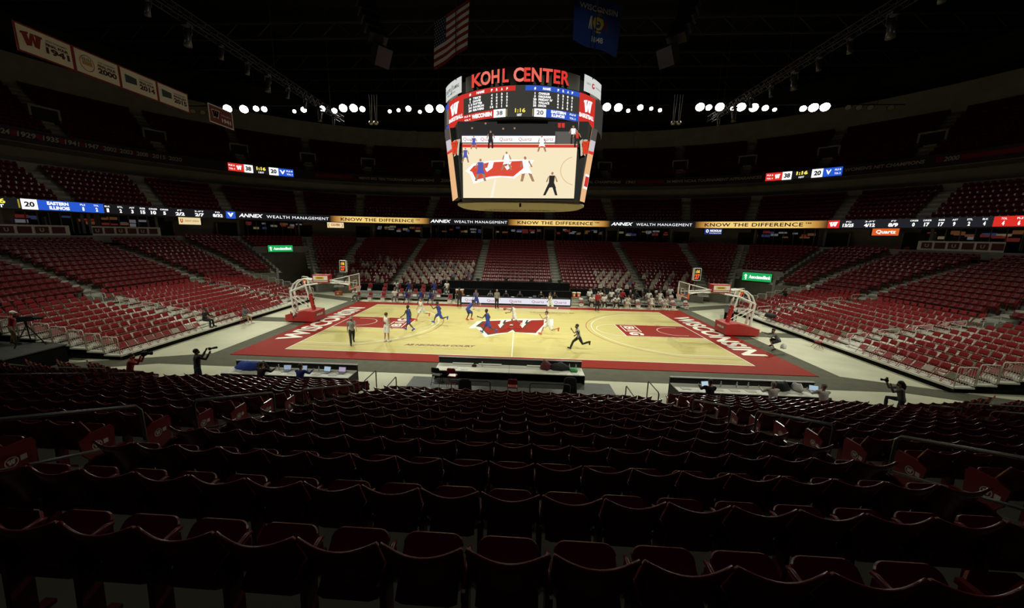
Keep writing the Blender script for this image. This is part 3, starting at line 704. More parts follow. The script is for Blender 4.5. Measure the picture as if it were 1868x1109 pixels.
TUNNELRED = mat('tunnel_red', (0.16, 0.012, 0.014), .7)
# doors in the tunnel backs
for i, s in enumerate((-1, 1)):
    q = (lambda g: g) if s > 0 else neg
    dd = ROW * (12 if s < 0 else 7) - .75 + 2.15
    tm = (q(B3)(dd) * .72 + q(B4)(dd) * .28) if s < 0 else (q(B3)(dd) + q(B4)(dd)) / 2
    x, y, th = ringpt(tm, dd)
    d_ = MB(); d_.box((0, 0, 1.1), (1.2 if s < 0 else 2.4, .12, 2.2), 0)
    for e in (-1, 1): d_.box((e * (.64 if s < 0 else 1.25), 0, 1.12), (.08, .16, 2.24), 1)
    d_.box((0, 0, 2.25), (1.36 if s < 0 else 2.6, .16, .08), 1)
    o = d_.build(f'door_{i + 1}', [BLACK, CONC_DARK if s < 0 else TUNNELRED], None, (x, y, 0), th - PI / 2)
    structure(o, ['dark doorway inside the left corner tunnel', 'dark double door in the red right corner tunnel'][i], 'door')
    if s > 0:
        p = MB(); ring_band(p, [(dd - .1, 0), (dd - .1, rowz(7) - .2)], q(B3), q(B4)); structure(p.build('wall_tunnel_panel', TUNNELRED), 'dark red wall inside the right corner tunnel', 'wall')
# ---- concourse wall behind the lower bowl, soffit, ribbon fascia body
DTOP = ROW * 17 - .75
cw = MB(); full = lambda d: -(SX + (R0 + d) * PI / 2 + 2 * CY + (R0 + d) * 1.0)
fullr = lambda d: -full(d)
ring_band(cw, [(DTOP, rowz(16)), (DTOP, rowz(16) + .02), (18.8, rowz(16) + .02), (18.8, 8.9), (15.95, 8.9)], full, fullr)
ring_band(cw, [(DTOP - .1, rowz(16)), (DTOP - .1, rowz(16) + .75), (DTOP + .05, rowz(16) + .75), (DTOP + .05, rowz(16))], full, fullr)
structure(cw.build('wall_concourse', CONC_WALL), 'concrete concourse wall behind the lower seating bowl', 'wall')
# ---- 200 level
D2, RO2, RI2, Z2 = 16.95, .86, .56, 9.2
z2 = lambda k: Z2 + RI2 * k
U2 = MB()
ring_band(U2, [(15.95, 8.9), (15.95, 9.95), (16.1, 9.95), (16.1, Z2)], full, fullr)
prof = [(16.1, Z2)]
for k in range(8): prof += [(D2 + RO2 * k - .7, z2(k)), (D2 + RO2 * (k + 1) - .7, z2(k))]
dE = D2 + RO2 * 8 - .7
prof += [(dE, z2(7) + 1.0), (dE + .3, z2(7) + 1.0), (dE + .3, z2(7) + .5), (dE + 2.6, z2(7) + .5), (dE + 2.6, 15.9), (21.95, 15.9)]
ring_band(U2, prof, full, fullr)
structure(U2.build('floor_middle_terrace', CONC_WALL), 'dim concrete terraces of the middle seating level', 'terrace')
# ---- 300 level
D3, RO3, RI3, Z3 = 22.9, .80, .585, 16.6
z3 = lambda k: Z3 + RI3 * k
U3 = MB()
ring_band(U3, [(21.95, 15.9), (21.95, 17.35), (22.1, 17.35), (22.1, Z3)], full, fullr)
prof = [(22.1, Z3)]
for k in range(13): prof += [(D3 + RO3 * k - .7, z3(k)), (D3 + RO3 * (k + 1) - .7, z3(k))]
dE3 = D3 + RO3 * 13 - .7
prof += [(dE3, 27.6), (dE3 + 4, 27.6)]
ring_band(U3, prof, full, fullr)
structure(U3.build('floor_upper_terrace', CONC_WALL), 'dark concrete terraces and back wall of the top seating level', 'terrace')
# columns on the top wall
for x in (-21.5, -13.5, 14.2, 22.5):
    xx, yy, th = ringpt(x, dE3 - .2)
    structure(MB().box((0, 0, 26.2), (.9, .6, 2.8)).build('trim_column', CONC_WALL, None, (xx, yy, 0), th - PI / 2), f'concrete column on the dark top wall, {"left" if x < 0 else "right"} of the scoreboard, {"outer" if abs(x) > 20 else "inner"} one', 'column')
# ---- roof
CEIL = mat('roof_deck', (0.010, 0.010, 0.011), .95, .1)
structure(MB().box((0, 0, 33.5), (150, 130, .4)).build('ceiling', CEIL), 'black roof deck high above the arena', 'ceiling')
BEAM = mat('roof_steel', (0.035, 0.035, 0.038), .6, .3)
for i, y in enumerate((-6, 2, 10, 18, 26, 34)):
    b = MB(); b.box((0, y, 31.6), (110, .18, .18)); b.box((0, y, 29.9), (110, .18, .18))
    for j in range(-13, 13):
        b.cyl((j * 4, y, 29.9), (j * 4 + 2, y, 31.6), .05, n=5); b.cyl((j * 4 + 2, y, 31.6), (j * 4 + 4, y, 29.9), .05, n=5)
    structure(b.build('trim_roof_truss', BEAM), f'dark steel roof truss spanning the arena, {WORD[i + 1]} from the near side', 'roof truss')
# outer enclosing walls so no void shows
ow = MB()
ring_band(ow, [(36.5, 0), (36.5, 33.5)], lambda d: -(SX + (R0 + d) * PI + 2 * CY + SX - .001), lambda d: (SX + (R0 + d) * PI + 2 * CY + SX - .001), step=3)
structure(ow.build('wall_outer', CONC_DARK), 'dark outer wall of the arena', 'wall')
# ================================================================== ARENA SEATS
PITCH = .53
PANM = Matrix.Translation((0, -.135, .38)) @ Matrix.Rotation(math.radians(46), 4, 'X') @ Matrix.Rotation(PI / 2, 4, 'X') @ Matrix.Scale(.86, 4, (0, 1, 0))
def seat_parts():
    """tip-up seat, local +Y = away from court, origin on the tread under the top of the back"""
    # backrest: curved shell, dips in the middle of its top edge, rounded at the bottom
    nx_, nz_ = 10, 7; hw = .255
    def P(u, v, off):
        x = hw * u * (1 - .16 * max(0, .35 - v) ** 1.0 * 2 * abs(u))
        ztop = .905 - .052 * (1 - u * u) ; zbot = .335 + .085 * abs(u) ** 3
        z = zbot + (ztop - zbot) * v
        y = .055 * (1 - u * u) - .16 * (1 - v) + .03 * v * v + off + (.012 * abs(u) ** 4 * v)
        return (x, y - .085, z)
    b = MB(); vs_ = []
    for off in (0, -.028):
        for j in range(nz_ + 1):
            for i in range(nx_ + 1): vs_.append(P(-1 + 2 * i / nx_, j / nz_, off))
    n = (nx_ + 1) * (nz_ + 1); fs = []
    w_ = nx_ + 1
    for j in range(nz_):
        for i in range(nx_):
            a = j * w_ + i
            fs.append((a, a + w_, a + w_ + 1, a + 1)); fs.append((n + a, n + a + 1, n + a + w_ + 1, n + a + w_))
    for i in range(nx_):
        a = nz_ * w_ + i; fs.append((a, n + a, n + a + 1, a + 1)); a = i; fs.append((a, a + 1, n + a + 1, n + a))
    for j in range(nz_):
        a = j * w_; fs.append((a, n + a, n + a + w_, a + w_)); a = j * w_ + nx_; fs.append((a, a + w_, n + a + w_, n + a))
    b.add(vs_, fs)
    # rolled lip along the top edge
    b.tube([P(-1 + 2 * i / nx_, 1, -.014) for i in range(nx_ + 1)], .017, n=6)
    # seat pan, folded up
    p = MB(); pts = []
    hwp, r = .205, .07
    for cx, cz, a0 in ((hwp - r, .46 - r, 0), (-hwp + r, .46 - r, 90)):
        for i in range(6):
            t = math.radians(a0 + 90 * i / 5); pts.append((cx + r * math.cos(t), cz + r * math.sin(t)))
    pts += [(-hwp, 0.02), (-hwp + .05, 0), (hwp - .05, 0), (hwp, .02)]
    Mp = PANM
    n2 = len(pts); inset = [(x * .9, z * .94 + .01) for x, z in pts]
    V = [(x, z, .012) for x, z in pts] + [(x, z, -.03) for x, z in pts] + [(x, z, .032) for x, z in inset]
    Fp = [(i, (i + 1) % n2, n2 * 2 + (i + 1) % n2, n2 * 2 + i) for i in range(n2)] + [tuple(range(2 * n2, 3 * n2))] + [(n2 + i, n2 + (i + 1) % n2, (i + 1) % n2, i) for i in range(n2)] + [tuple(range(2 * n2 - 1, n2 - 1, -1))]
    p.add(V, Fp, 0, Mp)
    p.tube([Mp @ Vector((x * .97, z, -.012)) for x, z in pts[:12]], .017, n=6)
    # armrest on the right-hand side
    a = MB()
    a.tube([(.265, -.02, .60), (.265, -.10, .655), (.265, -.30, .665), (.265, -.345, .65)], [.016, .018, .018, .013], n=8)
    # standard: foot plate, post, arm bracket
    s_ = MB()
    s_.box((.265, -.14, .32), (.045, .13, .62), rot=(.06, 0, 0)); s_.box((.265, -.14, .015), (.09, .26, .03)); s_.box((.265, -.17, .60), (.03, .30, .07))
    # closed end panel
    e = MB()
    prof = [(-.40, .30), (-.33, .05), (-.10, .05), (-.06, .28), (.02, .40), (.045, .64), (-.10, .69), (-.40, .685), (-.43, .62)]
    e.prism(prof, .035, 0, Matrix(((0, 0, 1, 0), (1, 0, 0, 0), (0, 1, 0, 0), (0, 0, 0, 1))))
    return b, p, a, s_, e
_b, _p, _a, _s, _e = seat_parts()
ME_BACK = _b.mesh('backrest', SEAT_RED, True); ME_PAN = _p.mesh('seat_pan', SEAT_RED); ME_ARM = _a.mesh('armrest', SEAT_RED, True); ME_STD = _s.mesh('support', SEAT_RED); ME_END = _e.mesh('end_panel', SEAT_RED)
# emblem for the end panels: ring + W, row plate
EMB = mat('emblem_grey', (0.52, 0.50, 0.44), .5)
em = MB(); o_, i_ = arc(0, 0, .062, 0, 360, .012, 24); n_ = len(o_)
em.add([(0, x, y) for x, y in o_] + [(0, x, y) for x, y in i_], [(k, k + 1, n_ + k + 1, n_ + k) for k in range(n_ - 1)])
Vw, Fw = text_fit('W', .085, .07, bold=.03); em.add([(0, x, y) for x, y, _ in Vw], Fw)
em.add([(0, .085, -.03), (0, .15, -.03), (0, .15, .04), (0, .085, .04)], [(0, 1, 2, 3)])
ME_EMB = em.mesh('emblem', EMB)
em2 = MB(); em2.v = [Vector((-v.x, -v.y, v.z)) for v in em.v]; em2.f = em.f; em2.m = em.m
Vw, Fw = text_fit('W', .085, .07, bold=.03)
ME_EMB2 = em2.mesh('emblem', EMB)
def seats_in(sec, k, d, aisle=1.15, pitch=PITCH):
    nm, a, b = sec[0], sec[1], sec[2]
    t1, t2 = a(d), b(d)
    if t1 > t2: t1, t2 = t2, t1
    n = int((t2 - t1 - aisle) / pitch)
    m = (t1 + t2) / 2
    return [m + (i - (n - 1) / 2) * pitch for i in range(n)]
def seat_M(t, d, z):
    x, y, th = ringpt(t, d)
    return Matrix.Translation((x, y, z)) @ Matrix.Rotation(th - PI / 2, 4, 'Z')
ALLSEATS = []     # (depth, matrix, section, row, index from image-left, count, in view)
for sec in SECT + [NEARC]:
    nm = sec[0]
    for k in range(sec[3], sec[4] + 1):
        if nm.startswith('near') and k > 13: continue
        if nm == 'near centre block' and k > 13: continue
        d = ROW * k; ts = seats_in(sec, k, d)
        for i, t in enumerate(ts):
            M = seat_M(t, d, rowz(k)); pr_ = project(M @ Vector((0, 0, .6)))
            if pr_ is None: continue
            near = nm.startswith('near')
            pt = project(M @ Vector((0, -.1, .9)))
            if pt is None: continue
            inv = -60 < pt[0] < 1928 and -40 < pt[1] < 1135
            if not inv and not (-700 < pt[0] < 2600 and pt[1] < 1500): continue
            ALLSEATS.append((pt[2], M, nm, k, i, len(ts), inv, pt[0]))
inview = sorted([s for s in ALLSEATS if s[6]], key=lambda s: s[0])
INDIV = inview[:300]
indset = set(id(s) for s in INDIV)
def make_seat(M, label, ends=()):
    root = empty('arena_seat'); root.matrix_world = M
    tag(root, label, 'seat', 'maroon tip-up seats of the near stand')
    for n_, me in (('backrest', ME_BACK), ('seat_pan', ME_PAN), ('armrest', ME_ARM), ('support', ME_STD)): link(n_, me, root)
    for e in ends:
        if e < 0: link('armrest', ME_ARM, root, (-.53, 0, 0)); link('support', ME_STD, root, (-.53, 0, 0))
        p = link('end_panel', ME_END, root, (.275 if e > 0 else -.31, 0, 0))
        q = link('emblem', ME_EMB if e > 0 else ME_EMB2, p, ((.037, -.17, .47) if e > 0 else (-.002, -.17, .47)))
    return root
# count left-to-right in the picture within each row
rows = {}
for s in ALLSEATS: rows.setdefault((s[2], s[3]), []).append(s)
for key, l in rows.items(): l.sort(key=lambda s: s[7])
pos = {id(s): i + 1 for l in rows.values() for i, s in enumerate(l)}
for s in INDIV:
    _, M, nm, k, i, n, _, _ = s
    ends = []
    if i == 0: ends.append(-1)
    if i == n - 1: ends.append(1)
    # local +x of near-side seats points to image left
    rown = k + 1 + (0 if 'centre' in nm or 'corner' in nm else 2)
    lab = f'maroon tip-up seat, {nm}, {ordn(rown)} row up from court, {ordn(pos[id(s)])} from left'
    make_seat(M, lab, ends)
# the other seats of the arena: same seat at lower detail, far too many to pick apart
def seat_low():
    b = MB(); pr = [(-.25, .90), (-.13, .865), (0, .852), (.13, .865), (.25, .90)]
    ys = [-.06, -.02, -.005, -.02, -.06]
    V = []
    for (x, z), y in zip(pr, ys): V += [(x, y - .02, z), (x, y - .045, z), (x * .96, y - .17, .36 + .06 * abs(x) / .25), (x * .96, y - .195, .36 + .06 * abs(x) / .25)]
    Fb = []
    for i in range(4):
        a = i * 4; c = a + 4
        Fb += [(a, a + 2, c + 2, c), (a + 1, c + 1, c + 3, a + 3), (a, c, c + 1, a + 1)]
    Fb += [(0, 1, 3, 2), (16, 18, 19, 17)]
    b.add(V, Fb)
    pts = [(.205, .06), (.205, .38), (.14, .45), (-.14, .45), (-.205, .38), (-.205, .06), (-.15, 0), (.15, 0)]
    Mp = PANM
    n2 = len(pts)
    b.add([(x * .88, z * .93 + .015, .034) for x, z in pts] + [(x, z, .0) for x, z in pts] + [(x, z, -.03) for x, z in pts],
          [tuple(range(n2))] + [(n2 + i, n2 + (i + 1) % n2, (i + 1) % n2, i) for i in range(n2)] + [(2 * n2 + i, 2 * n2 + (i + 1) % n2, n2 + (i + 1) % n2, n2 + i) for i in range(n2)], 0, Mp)
    b.box((.265, -.19, .645), (.045, .30, .04)); b.box((.265, -.14, .31), (.045, .12, .62))
    return b
LOW = seat_low()
rest = [s[1] for s in ALLSEATS if id(s) not in indset]
o = instances('arena_seat_rows', LOW, SEAT_RED_FAR, rest)
tag(o, 'rows of empty maroon seats filling the lower bowl beyond the nearest ones', 'seats', 'arena seats', 'stuff')
# middle and top levels
U_AISLES = [5.1, 15.4]
def level(d0, row, n, zf, name, label, thetas):
    Ms = []
    for k in range(n):
        d = d0 + row * k
        bs = [0 - 5.1, 5.1, 15.4] + [t_theta(a)(d) for a in thetas] + [t_y(-2.3)(d), t_theta(-22)(d)]
        segs = [(-5.1, 5.1)] + [(bs[i], bs[i + 1]) for i in range(1, len(bs) - 1)]
        segs += [(-b, -a) for a, b in segs[1:]]
        for a, b in segs:
            m = (a + b) / 2; cnt = int((b - a - 1.3) / PITCH)
            for i in range(cnt):
                M = seat_M(m + (i - (cnt - 1) / 2) * PITCH, d, zf(k)); p = project(M @ Vector((0, 0, .6)))
                if p and -250 < p[0] < 2120 and p[1] > -150: Ms.append(M)
    o = instances(name, LOW, SEAT_RED_FAR, Ms); tag(o, label, 'seats', 'arena seats', 'stuff')
    return len(Ms)
TH2 = (70, 55, 38, 25, 11)
level(D2, RO2, 8, z2, 'middle_level_seat_rows', 'rows of dim maroon seats on the middle level', TH2)
level(D3, RO3, 13, z3, 'top_level_seat_rows', 'rows of dark maroon seats on the top level', (72, 58, 44, 30, 16))
# aisle strips on middle and top levels
for lev, (dd, rr, n, zf, ri, ths) in enumerate(((D2, RO2, 7, z2, RI2, TH2), (D3, RO3, 12, z3, RI3, (72, 58, 44, 30, 16)))):
    for s in (-1, 1):
        q = (lambda g: g) if s > 0 else neg
        for tf in [B0, B1] + [t_theta(a) for a in ths] + [t_y(-2.3)]:
            flight(q(tf), 0, n, d0=dd, row=rr, z=zf, rise=ri, parent=bpy.data.objects['floor_middle_terrace' if lev == 0 else 'floor_upper_terrace'])
# vomitory portals on the top level: the shade inside is a solid black block between concrete cheeks
prt = [5.1, 15.4]
cnt = 0
for s in (-1, 1):
    for j, tf in enumerate([B0, B1] + [t_theta(a) for a in (72, 58, 44, 30, 16)]):
        d = D3 + RO3 * 4.5; x, y, th = ringpt(s * tf(d), d)
        b = MB()
        for e in (-1, 1): b.box((e * 1.15, .6, 1.3), (.2, 2.6, 2.8), 0)
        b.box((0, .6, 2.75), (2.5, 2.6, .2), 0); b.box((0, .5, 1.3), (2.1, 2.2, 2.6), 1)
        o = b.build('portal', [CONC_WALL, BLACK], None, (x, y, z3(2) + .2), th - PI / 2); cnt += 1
        structure(o, f'dark stair portal on top level, {WORD[j + 1]} to the {"right" if s > 0 else "left"} of the scoreboard', 'portal')
# doorways under the ribbon board at each aisle head, their shade a solid black block
for s in (-1, 1):
    for j, tf in enumerate([B0, B1, B2, B3, B4, B5, B6]):
        d = 18.55; x, y, th = ringpt(s * tf(14.5) * (1 if tf in (B0, B1) else 1) if tf in (B0, B1) else s * (SX + (tf(14.5) - SX) * (R0 + d) / (R0 + 14.5)), d)
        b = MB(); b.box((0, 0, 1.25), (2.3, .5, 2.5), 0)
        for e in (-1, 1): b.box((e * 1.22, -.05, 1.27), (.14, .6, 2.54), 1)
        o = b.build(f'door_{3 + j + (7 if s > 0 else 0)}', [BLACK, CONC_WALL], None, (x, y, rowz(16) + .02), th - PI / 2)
        structure(o, f'dark concourse doorway under the ribbon board, {WORD[j + 1]} to the {"right" if s > 0 else "left"} of centre', 'door')

# ================================================================== RISERS WITH FOLDING CHAIRS
NR, RP, RZ, RX = 10, 1.0, .165, 22.0
AI = (-4.15, 5.2)           # aisle positions along y
def riser_y0(r): return -10.6
def riser_y1(r): return 9.2 + .25 * r
ME_STEP = MB().box((0, 0, 0), (.32, 1.0, RZ / 2)).mesh('aisle_step', ALU)
for s in (-1, 1):
    side = 'left' if s < 0 else 'right'
    pf = empty('riser_platform', (s * RX, 0, 0)); tag(pf, f'stepped aluminium riser platform under the {side} folding chairs', 'platform')
    for r in range(NR):
        z = .32 + RZ * r; y0, y1 = riser_y0(r), riser_y1(r); L_ = y1 - y0; cy_ = (y0 + y1) / 2
        dk = MB().box((s * (RP * r + RP / 2), cy_, z - .03), (RP - .01, L_, .06)).mesh('deck', ALU)
        d_ = link('deck', dk, pf)
        if r < 3:
            for q_ in range(4): link('plank', MB().box((s * (RP * r + .13 + .25 * q_), cy_, z + .006), (.225, L_, .014)).mesh('plank', ALU), pf)
        link('fascia', MB().box((s * (RP * r + .04), cy_, z - .03 - RZ / 2 - .02), (.03, L_, RZ + .02)).mesh('fascia', BLACK), pf)
        link('nosing', MB().box((s * (RP * r - .005), cy_, z - .02), (.05, L_, .11)).mesh('nosing', ALU), pf)
    # dark understructure at the open near end
    und = MB()
    for r in range(NR): und.box((s * (RP * r + RP / 2), (riser_y0(r) + riser_y1(r)) / 2, (.26 + RZ * r) / 2), (RP * .98, riser_y1(r) - riser_y0(r) - .3, .24 + RZ * r))
    link('understructure', und.mesh('understructure', BLACKCLOTH), pf)
    # steps in the aisles
    for ay in AI:
        for r in range(NR - 1): link('aisle_step', ME_STEP, pf, (s * (RP * (r + 1) - .17), ay, .32 + RZ * r + RZ / 4 + .01))
# folding chair: frame of bent tubes, padded back, vinyl seat; local +Y = away from court, origin on deck
fr = MB()
for e in (-1, 1):
    fr.tube([(e * .225, -.36, 0), (e * .215, -.06, .46), (e * .205, .06, .70), (e * .19, .10, .86)], .013, n=5)
    fr.tube([(e * .215, .16, 0), (e * .205, -.10, .42)], .012, n=5)
fr.tube([(-.22, -.28, .13), (.22, -.28, .13)], .010, n=5); fr.tube([(-.21, .10, .13), (.21, .10, .13)], .010, n=5)
bk = MB(); V = []
for j, (y, z, hw) in enumerate(((.045, .62, .185), (.075, .72, .205), (.095, .83, .20), (.105, .895, .15))):
    for off in (-.02, .02):
        for i in range(5):
            u = -1 + i / 2; V.append((hw * u, y + off + .03 * (1 - u * u), z))
Fb = []
for j in range(3):
    a = j * 10; c = a + 10
    for i in range(4): Fb += [(a + i, a + i + 1, c + i + 1, c + i), (a + 5 + i, c + 5 + i, c + 6 + i, a + 6 + i)]
    Fb += [(a, c, c + 5, a + 5), (a + 4, a + 9, c + 9, c + 4)]
for i in range(4): Fb += [(i, i + 5, i + 6, i + 1), (30 + i, 31 + i, 36 + i, 35 + i)]
bk.add(V, Fb)
st = MB(); pts = [(-.2, -.17), (.2, -.17), (.215, -.1), (.2, .16), (-.2, .16), (-.215, -.1)]
n6 = 6; st.add([(x, y, -.02) for x, y in pts] + [(x, y, .012) for x, y in pts] + [(x * .85, y * .85, .03) for x, y in pts],
       [(0, 5, 4, 3, 2, 1)] + [(i, (i + 1) % 6, 6 + (i + 1) % 6, 6 + i) for i in range(6)] + [(6 + i, 6 + (i + 1) % 6, 12 + (i + 1) % 6, 12 + i) for i in range(6)] + [(12, 13, 14, 15, 16, 17)])
ME_CF, ME_CB, ME_CS = fr.mesh('chair_frame', CHAIR_FRAME), bk.mesh('backrest', CHAIR_RED, True), st.mesh('seat', CHAIR_VINYL)
SEATP = Matrix.Translation((0, -.13, .42)) @ Matrix.Rotation(math.radians(52), 4, 'X')
PAD_PALE, PAD_ROSE, PAD_OLIVE = mat('pad_pale', (.42, .36, .29), .3, .5), mat('pad_rose', (.30, .085, .075), .3, .5), mat('pad_olive', (.15, .14, .085), .35, .5)
def folding_chair(M, label, group, tilt=0.0, name='folding_chair', pad=None):
    root = empty(name); root.matrix_world = M; tag(root, label, 'chair', group)
    link('chair_frame', ME_CF, root); link('backrest', ME_CB, root)
    c = link('seat', ME_CS, root); c.matrix_local = (Matrix.Translation((0, -.12, .45)) if tilt < .3 else Matrix.Translation((0, -.13, .42))) @ Matrix.Rotation(tilt, 4, 'X')
    if pad: c.material_slots[0].link = 'OBJECT'; c.material_slots[0].material = pad
    return root
CH = []
for s in (-1, 1):
    for r in range(NR):
        ys = []
        y = riser_y0(r) + .55
        while y < riser_y1(r) - .4:
            if all(abs(y - a) > .72 for a in AI): ys.append(y)
            y += .545
        for i, y in enumerate(ys):
            x = s * (RX + RP * r + .58)
            M = Matrix.Translation((x, y, .335 + RZ * r if r < 3 else .322 + RZ * r)) @ Matrix.Rotation(-s * PI / 2 + random.uniform(-.06, .06), 4, 'Z')
            p = project((x, y, .8 + RZ * r))
            CH.append((p[2], M, s, r, i, -30 < p[0] < 1900))
CHv = sorted([c for c in CH if c[5]], key=lambda c: c[0])
ind = set(id(c) for c in CHv[:300])
REM = []
for c in CH:
    _, M, s, r, i, v = c
    tilt = math.radians(random.choice((-4, 52, 54, 50, 56, 48, 53, 51)) + random.uniform(-2, 2)) if True else 0
    if id(c) in ind:
        side = 'left' if s < 0 else 'right'
        folding_chair(M, f'red folding chair, {side} riser, {WORD[r + 1]} row from court, {ordn(i + 1)} from near end', f'red folding chairs on the {side} riser', tilt, pad=random.choice([None] * 2 + [PAD_PALE, PAD_PALE, PAD_ROSE, PAD_ROSE, PAD_OLIVE] if M.translation.y < -1 + random.uniform(-2, 3) else [None] * 6 + [PAD_OLIVE, PAD_ROSE]))
    else: REM.append(M)
if REM:
    t = MB(); t.add(fr.v, fr.f, 0); t.add(bk.v, bk.f, 1); t.add(st.v, st.f, 2, SEATP)
    o = instances('folding_chair_rows', t, [CHAIR_FRAME, CHAIR_RED, CHAIR_VINYL], REM)
    tag(o, 'far folding chairs on the risers, red frames and seats', 'chairs', 'red folding chairs', 'stuff')
# ---- handrail loops in the riser aisles
def loop_rail(M, label, group):
    root = empty('handrail'); root.matrix_world = M; tag(root, label, 'handrail', group)
    h = [(0, -.55, .98), (0, -.60, .93), (0, -.60, .70), (0, -.55, .65), (0, .55, .65 + .12), (0, .60, .70 + .12), (0, .60, .93 + .12), (0, .55, .98 + .12)]
    MB().tube(h, .022, n=6, closed=True).build('rail_loop', STEEL, root, smooth=True)
    for y in (-.35, .35): MB().cyl((0, y, 0), (0, y, .68 + .06), .022, n=6).build('post', STEEL, root, smooth=True)
for s in (-1, 1):
    for ai, ay in enumerate(AI):
        for j, r in enumerate((.4, 2.4, 4.4, 6.4, 8.4)):
            M = Matrix.Translation((s * (RX + RP * r + .5), ay + .1, .32 + RZ * int(r))) @ Matrix.Rotation(-s * PI / 2, 4, 'Z')
            loop_rail(M, f'looped steel handrail in the {("near", "far")[ai]} aisle of the {"left" if s < 0 else "right"} riser, {WORD[j + 1]} from court', 'looped handrails in the riser aisles')
# ---- barred guard panels at the riser ends
def bar_panel(p0, p1, label, group, h=1.05):
    p0, p1 = Vector(p0), Vector(p1); L_ = (p1 - p0).xy.length
    root = empty('guard_rail', p0, math.atan2(p1.y - p0.y, p1.x - p0.x)); tag(root, label, 'guard rail', group)
    dz = p1.z - p0.z
    MB().tube([(0, 0, 0), (0, 0, h - .06), (.06, 0, h), (L_ - .06, 0, h), (L_, 0, h - .06), (L_, 0, 0)], .024, n=6).build('rail_frame', STEEL, root, smooth=True)
    MB().tube([(0, 0, .10), (L_, 0, .10)], .018, n=6).build('bottom_rail', STEEL, root)
    me = MB().cyl((0, 0, .1), (0, 0, h), .011, n=5).mesh('bar', STEEL)
    nb = int(L_ / .13)
    for i in range(1, nb): link('bar', me, root, (L_ * i / nb, 0, 0))
for s in (-1, 1):
    for r in range(0, NR - 1):
        x = s * (RX + RP * r)
        bar_panel((x + s * .06, -10.55, .32 + RZ * r), (x + s * .98, -10.55, .32 + RZ * r), f'barred steel guard panel at near end of {"left" if s < 0 else "right"} riser, {WORD[r + 1]} from court', 'guard panels at the near riser ends')
        bar_panel((x + s * .06, riser_y1(r) - .06, .32 + RZ * r), (x + s * .98, riser_y1(r) - .06, .32 + RZ * r), f'barred steel guard panel at far end of {"left" if s < 0 else "right"} riser, {WORD[r + 1]} from court', 'guard panels at the far riser ends')
# low rail between risers and permanent seats
for s in (-1, 1):
    q = 1 if s > 0 else -1
    for j, (ta, tb) in enumerate(((B5, B6), (B6, B7), (B7, B8))):
        d = 2.95; a, b = ta(d) + .6, tb(d) - .6
        pts = [ringpt(q * t, d)[:2] for t in samples(a, b, 1.0)]
        root = empty('seat_rail', (pts[0][0], pts[0][1], 0)); tag(root, f'low dark rail in front of the {("far", "middle", "near")[j]} block of {"left" if s < 0 else "right"} end seats', 'rail', 'low rails in front of the end seats')
        ox, oy = pts[0]
        for hz in (2.15, 2.5): MB().tube([(x - ox, y - oy, hz) for x, y in pts], .025, n=6).build('rail', DARKRAIL, root)
        for x, y in pts[::2]: MB().cyl((x - ox, y - oy, 1.6), (x - ox, y - oy, 2.5), .02, n=6).build('post', DARKRAIL, root)
# ---- handrails in the near aisles (dark painted tube, sloping with the stairs)
def slope_rail(tf, ka, kb, label, s):
    d1, d2 = ROW * ka, ROW * kb
    P = []
    for d, k in ((d1, ka), (d2, kb)):
        x, y, _ = ringpt(tf(d), d); P.append(Vector((x, y, Z0 + RISE * k)))
    a, b = P; root = empty('handrail', a); tag(root, label, 'handrail', 'dark handrails in the near aisles')
    v = b - a; up = Vector((0, 0, 1)); e = v * .03
    h1, h2 = .98 + .025 * ka, .98 + .025 * kb
    MB().tube([(0, 0, 0), up * (h1 - .07), up * h1 + e, v - e + up * h2, v + up * (h2 - .07), v], .026, n=8).build('rail_frame', DARKRAIL, root, smooth=True)
    MB().tube([up * h1 * .52, v + up * h2 * .52], .022, n=8).build('mid_rail', DARKRAIL, root, smooth=True)
for s in (-1, 1):
    q = (lambda g: g) if s > 0 else neg
    sd = 'left' if s < 0 else 'right'
    for j, (ka, kb) in enumerate(((1.85, 3.9), (5.0, 7.15), (8.25, 10.6)) if s > 0 else ((1.2, 4.4), (5.6, 7.8), (8.75, 11.2))):
        slope_rail(q(N0S[s]), ka, kb, f'dark sloping handrail in the aisle {sd} of the near centre block, {WORD[j + 1]} from court', s)
    for j, (ka, kb) in enumerate(((-.6, .4), (1.2, 4.2), (5.2, 8.2))):
        slope_rail(q(N1), ka, kb, f'dark sloping handrail in the outer {sd} aisle of the near stand, {WORD[j + 1]} from court', s)
# small end loops on the near front wall beside the stage
def hoop_rail(p, L_, rz, h, label):
    root = empty('handrail', p, rz); tag(root, label, 'handrail', 'dark loop rails by the stage')
    MB().tube([(0, 0, 0), (0, 0, h - .06), (.06, 0, h), (L_ - .06, 0, h), (L_, 0, h - .06), (L_, 0, 0)], .024, n=8).build('rail_frame', DARKRAIL, root, smooth=True)
for s in (-1, 1):
    sd = 'left' if s < 0 else 'right'
    hoop_rail((s * 5.9, -15.2, .5), 1.2, PI / 2, .9, f'dark loop handrail standing beside the {sd} front corner of the near stand')
    hoop_rail((s * 5.0, -15.1, .4), 1.1, PI / 2, .75, f'lower dark loop handrail next to the {sd} end of the stage')
    hoop_rail((s * 4.9 if s < 0 else 3.3, -15.15, .45), 1.6, 0, .75, f'dark rail across the front of the near centre block, {sd} end')
    hoop_rail((-2.5 if s < 0 else .9, -14.2, .45), 1.7, 0, .72, f'dark loop rail behind the score table, {sd} one')
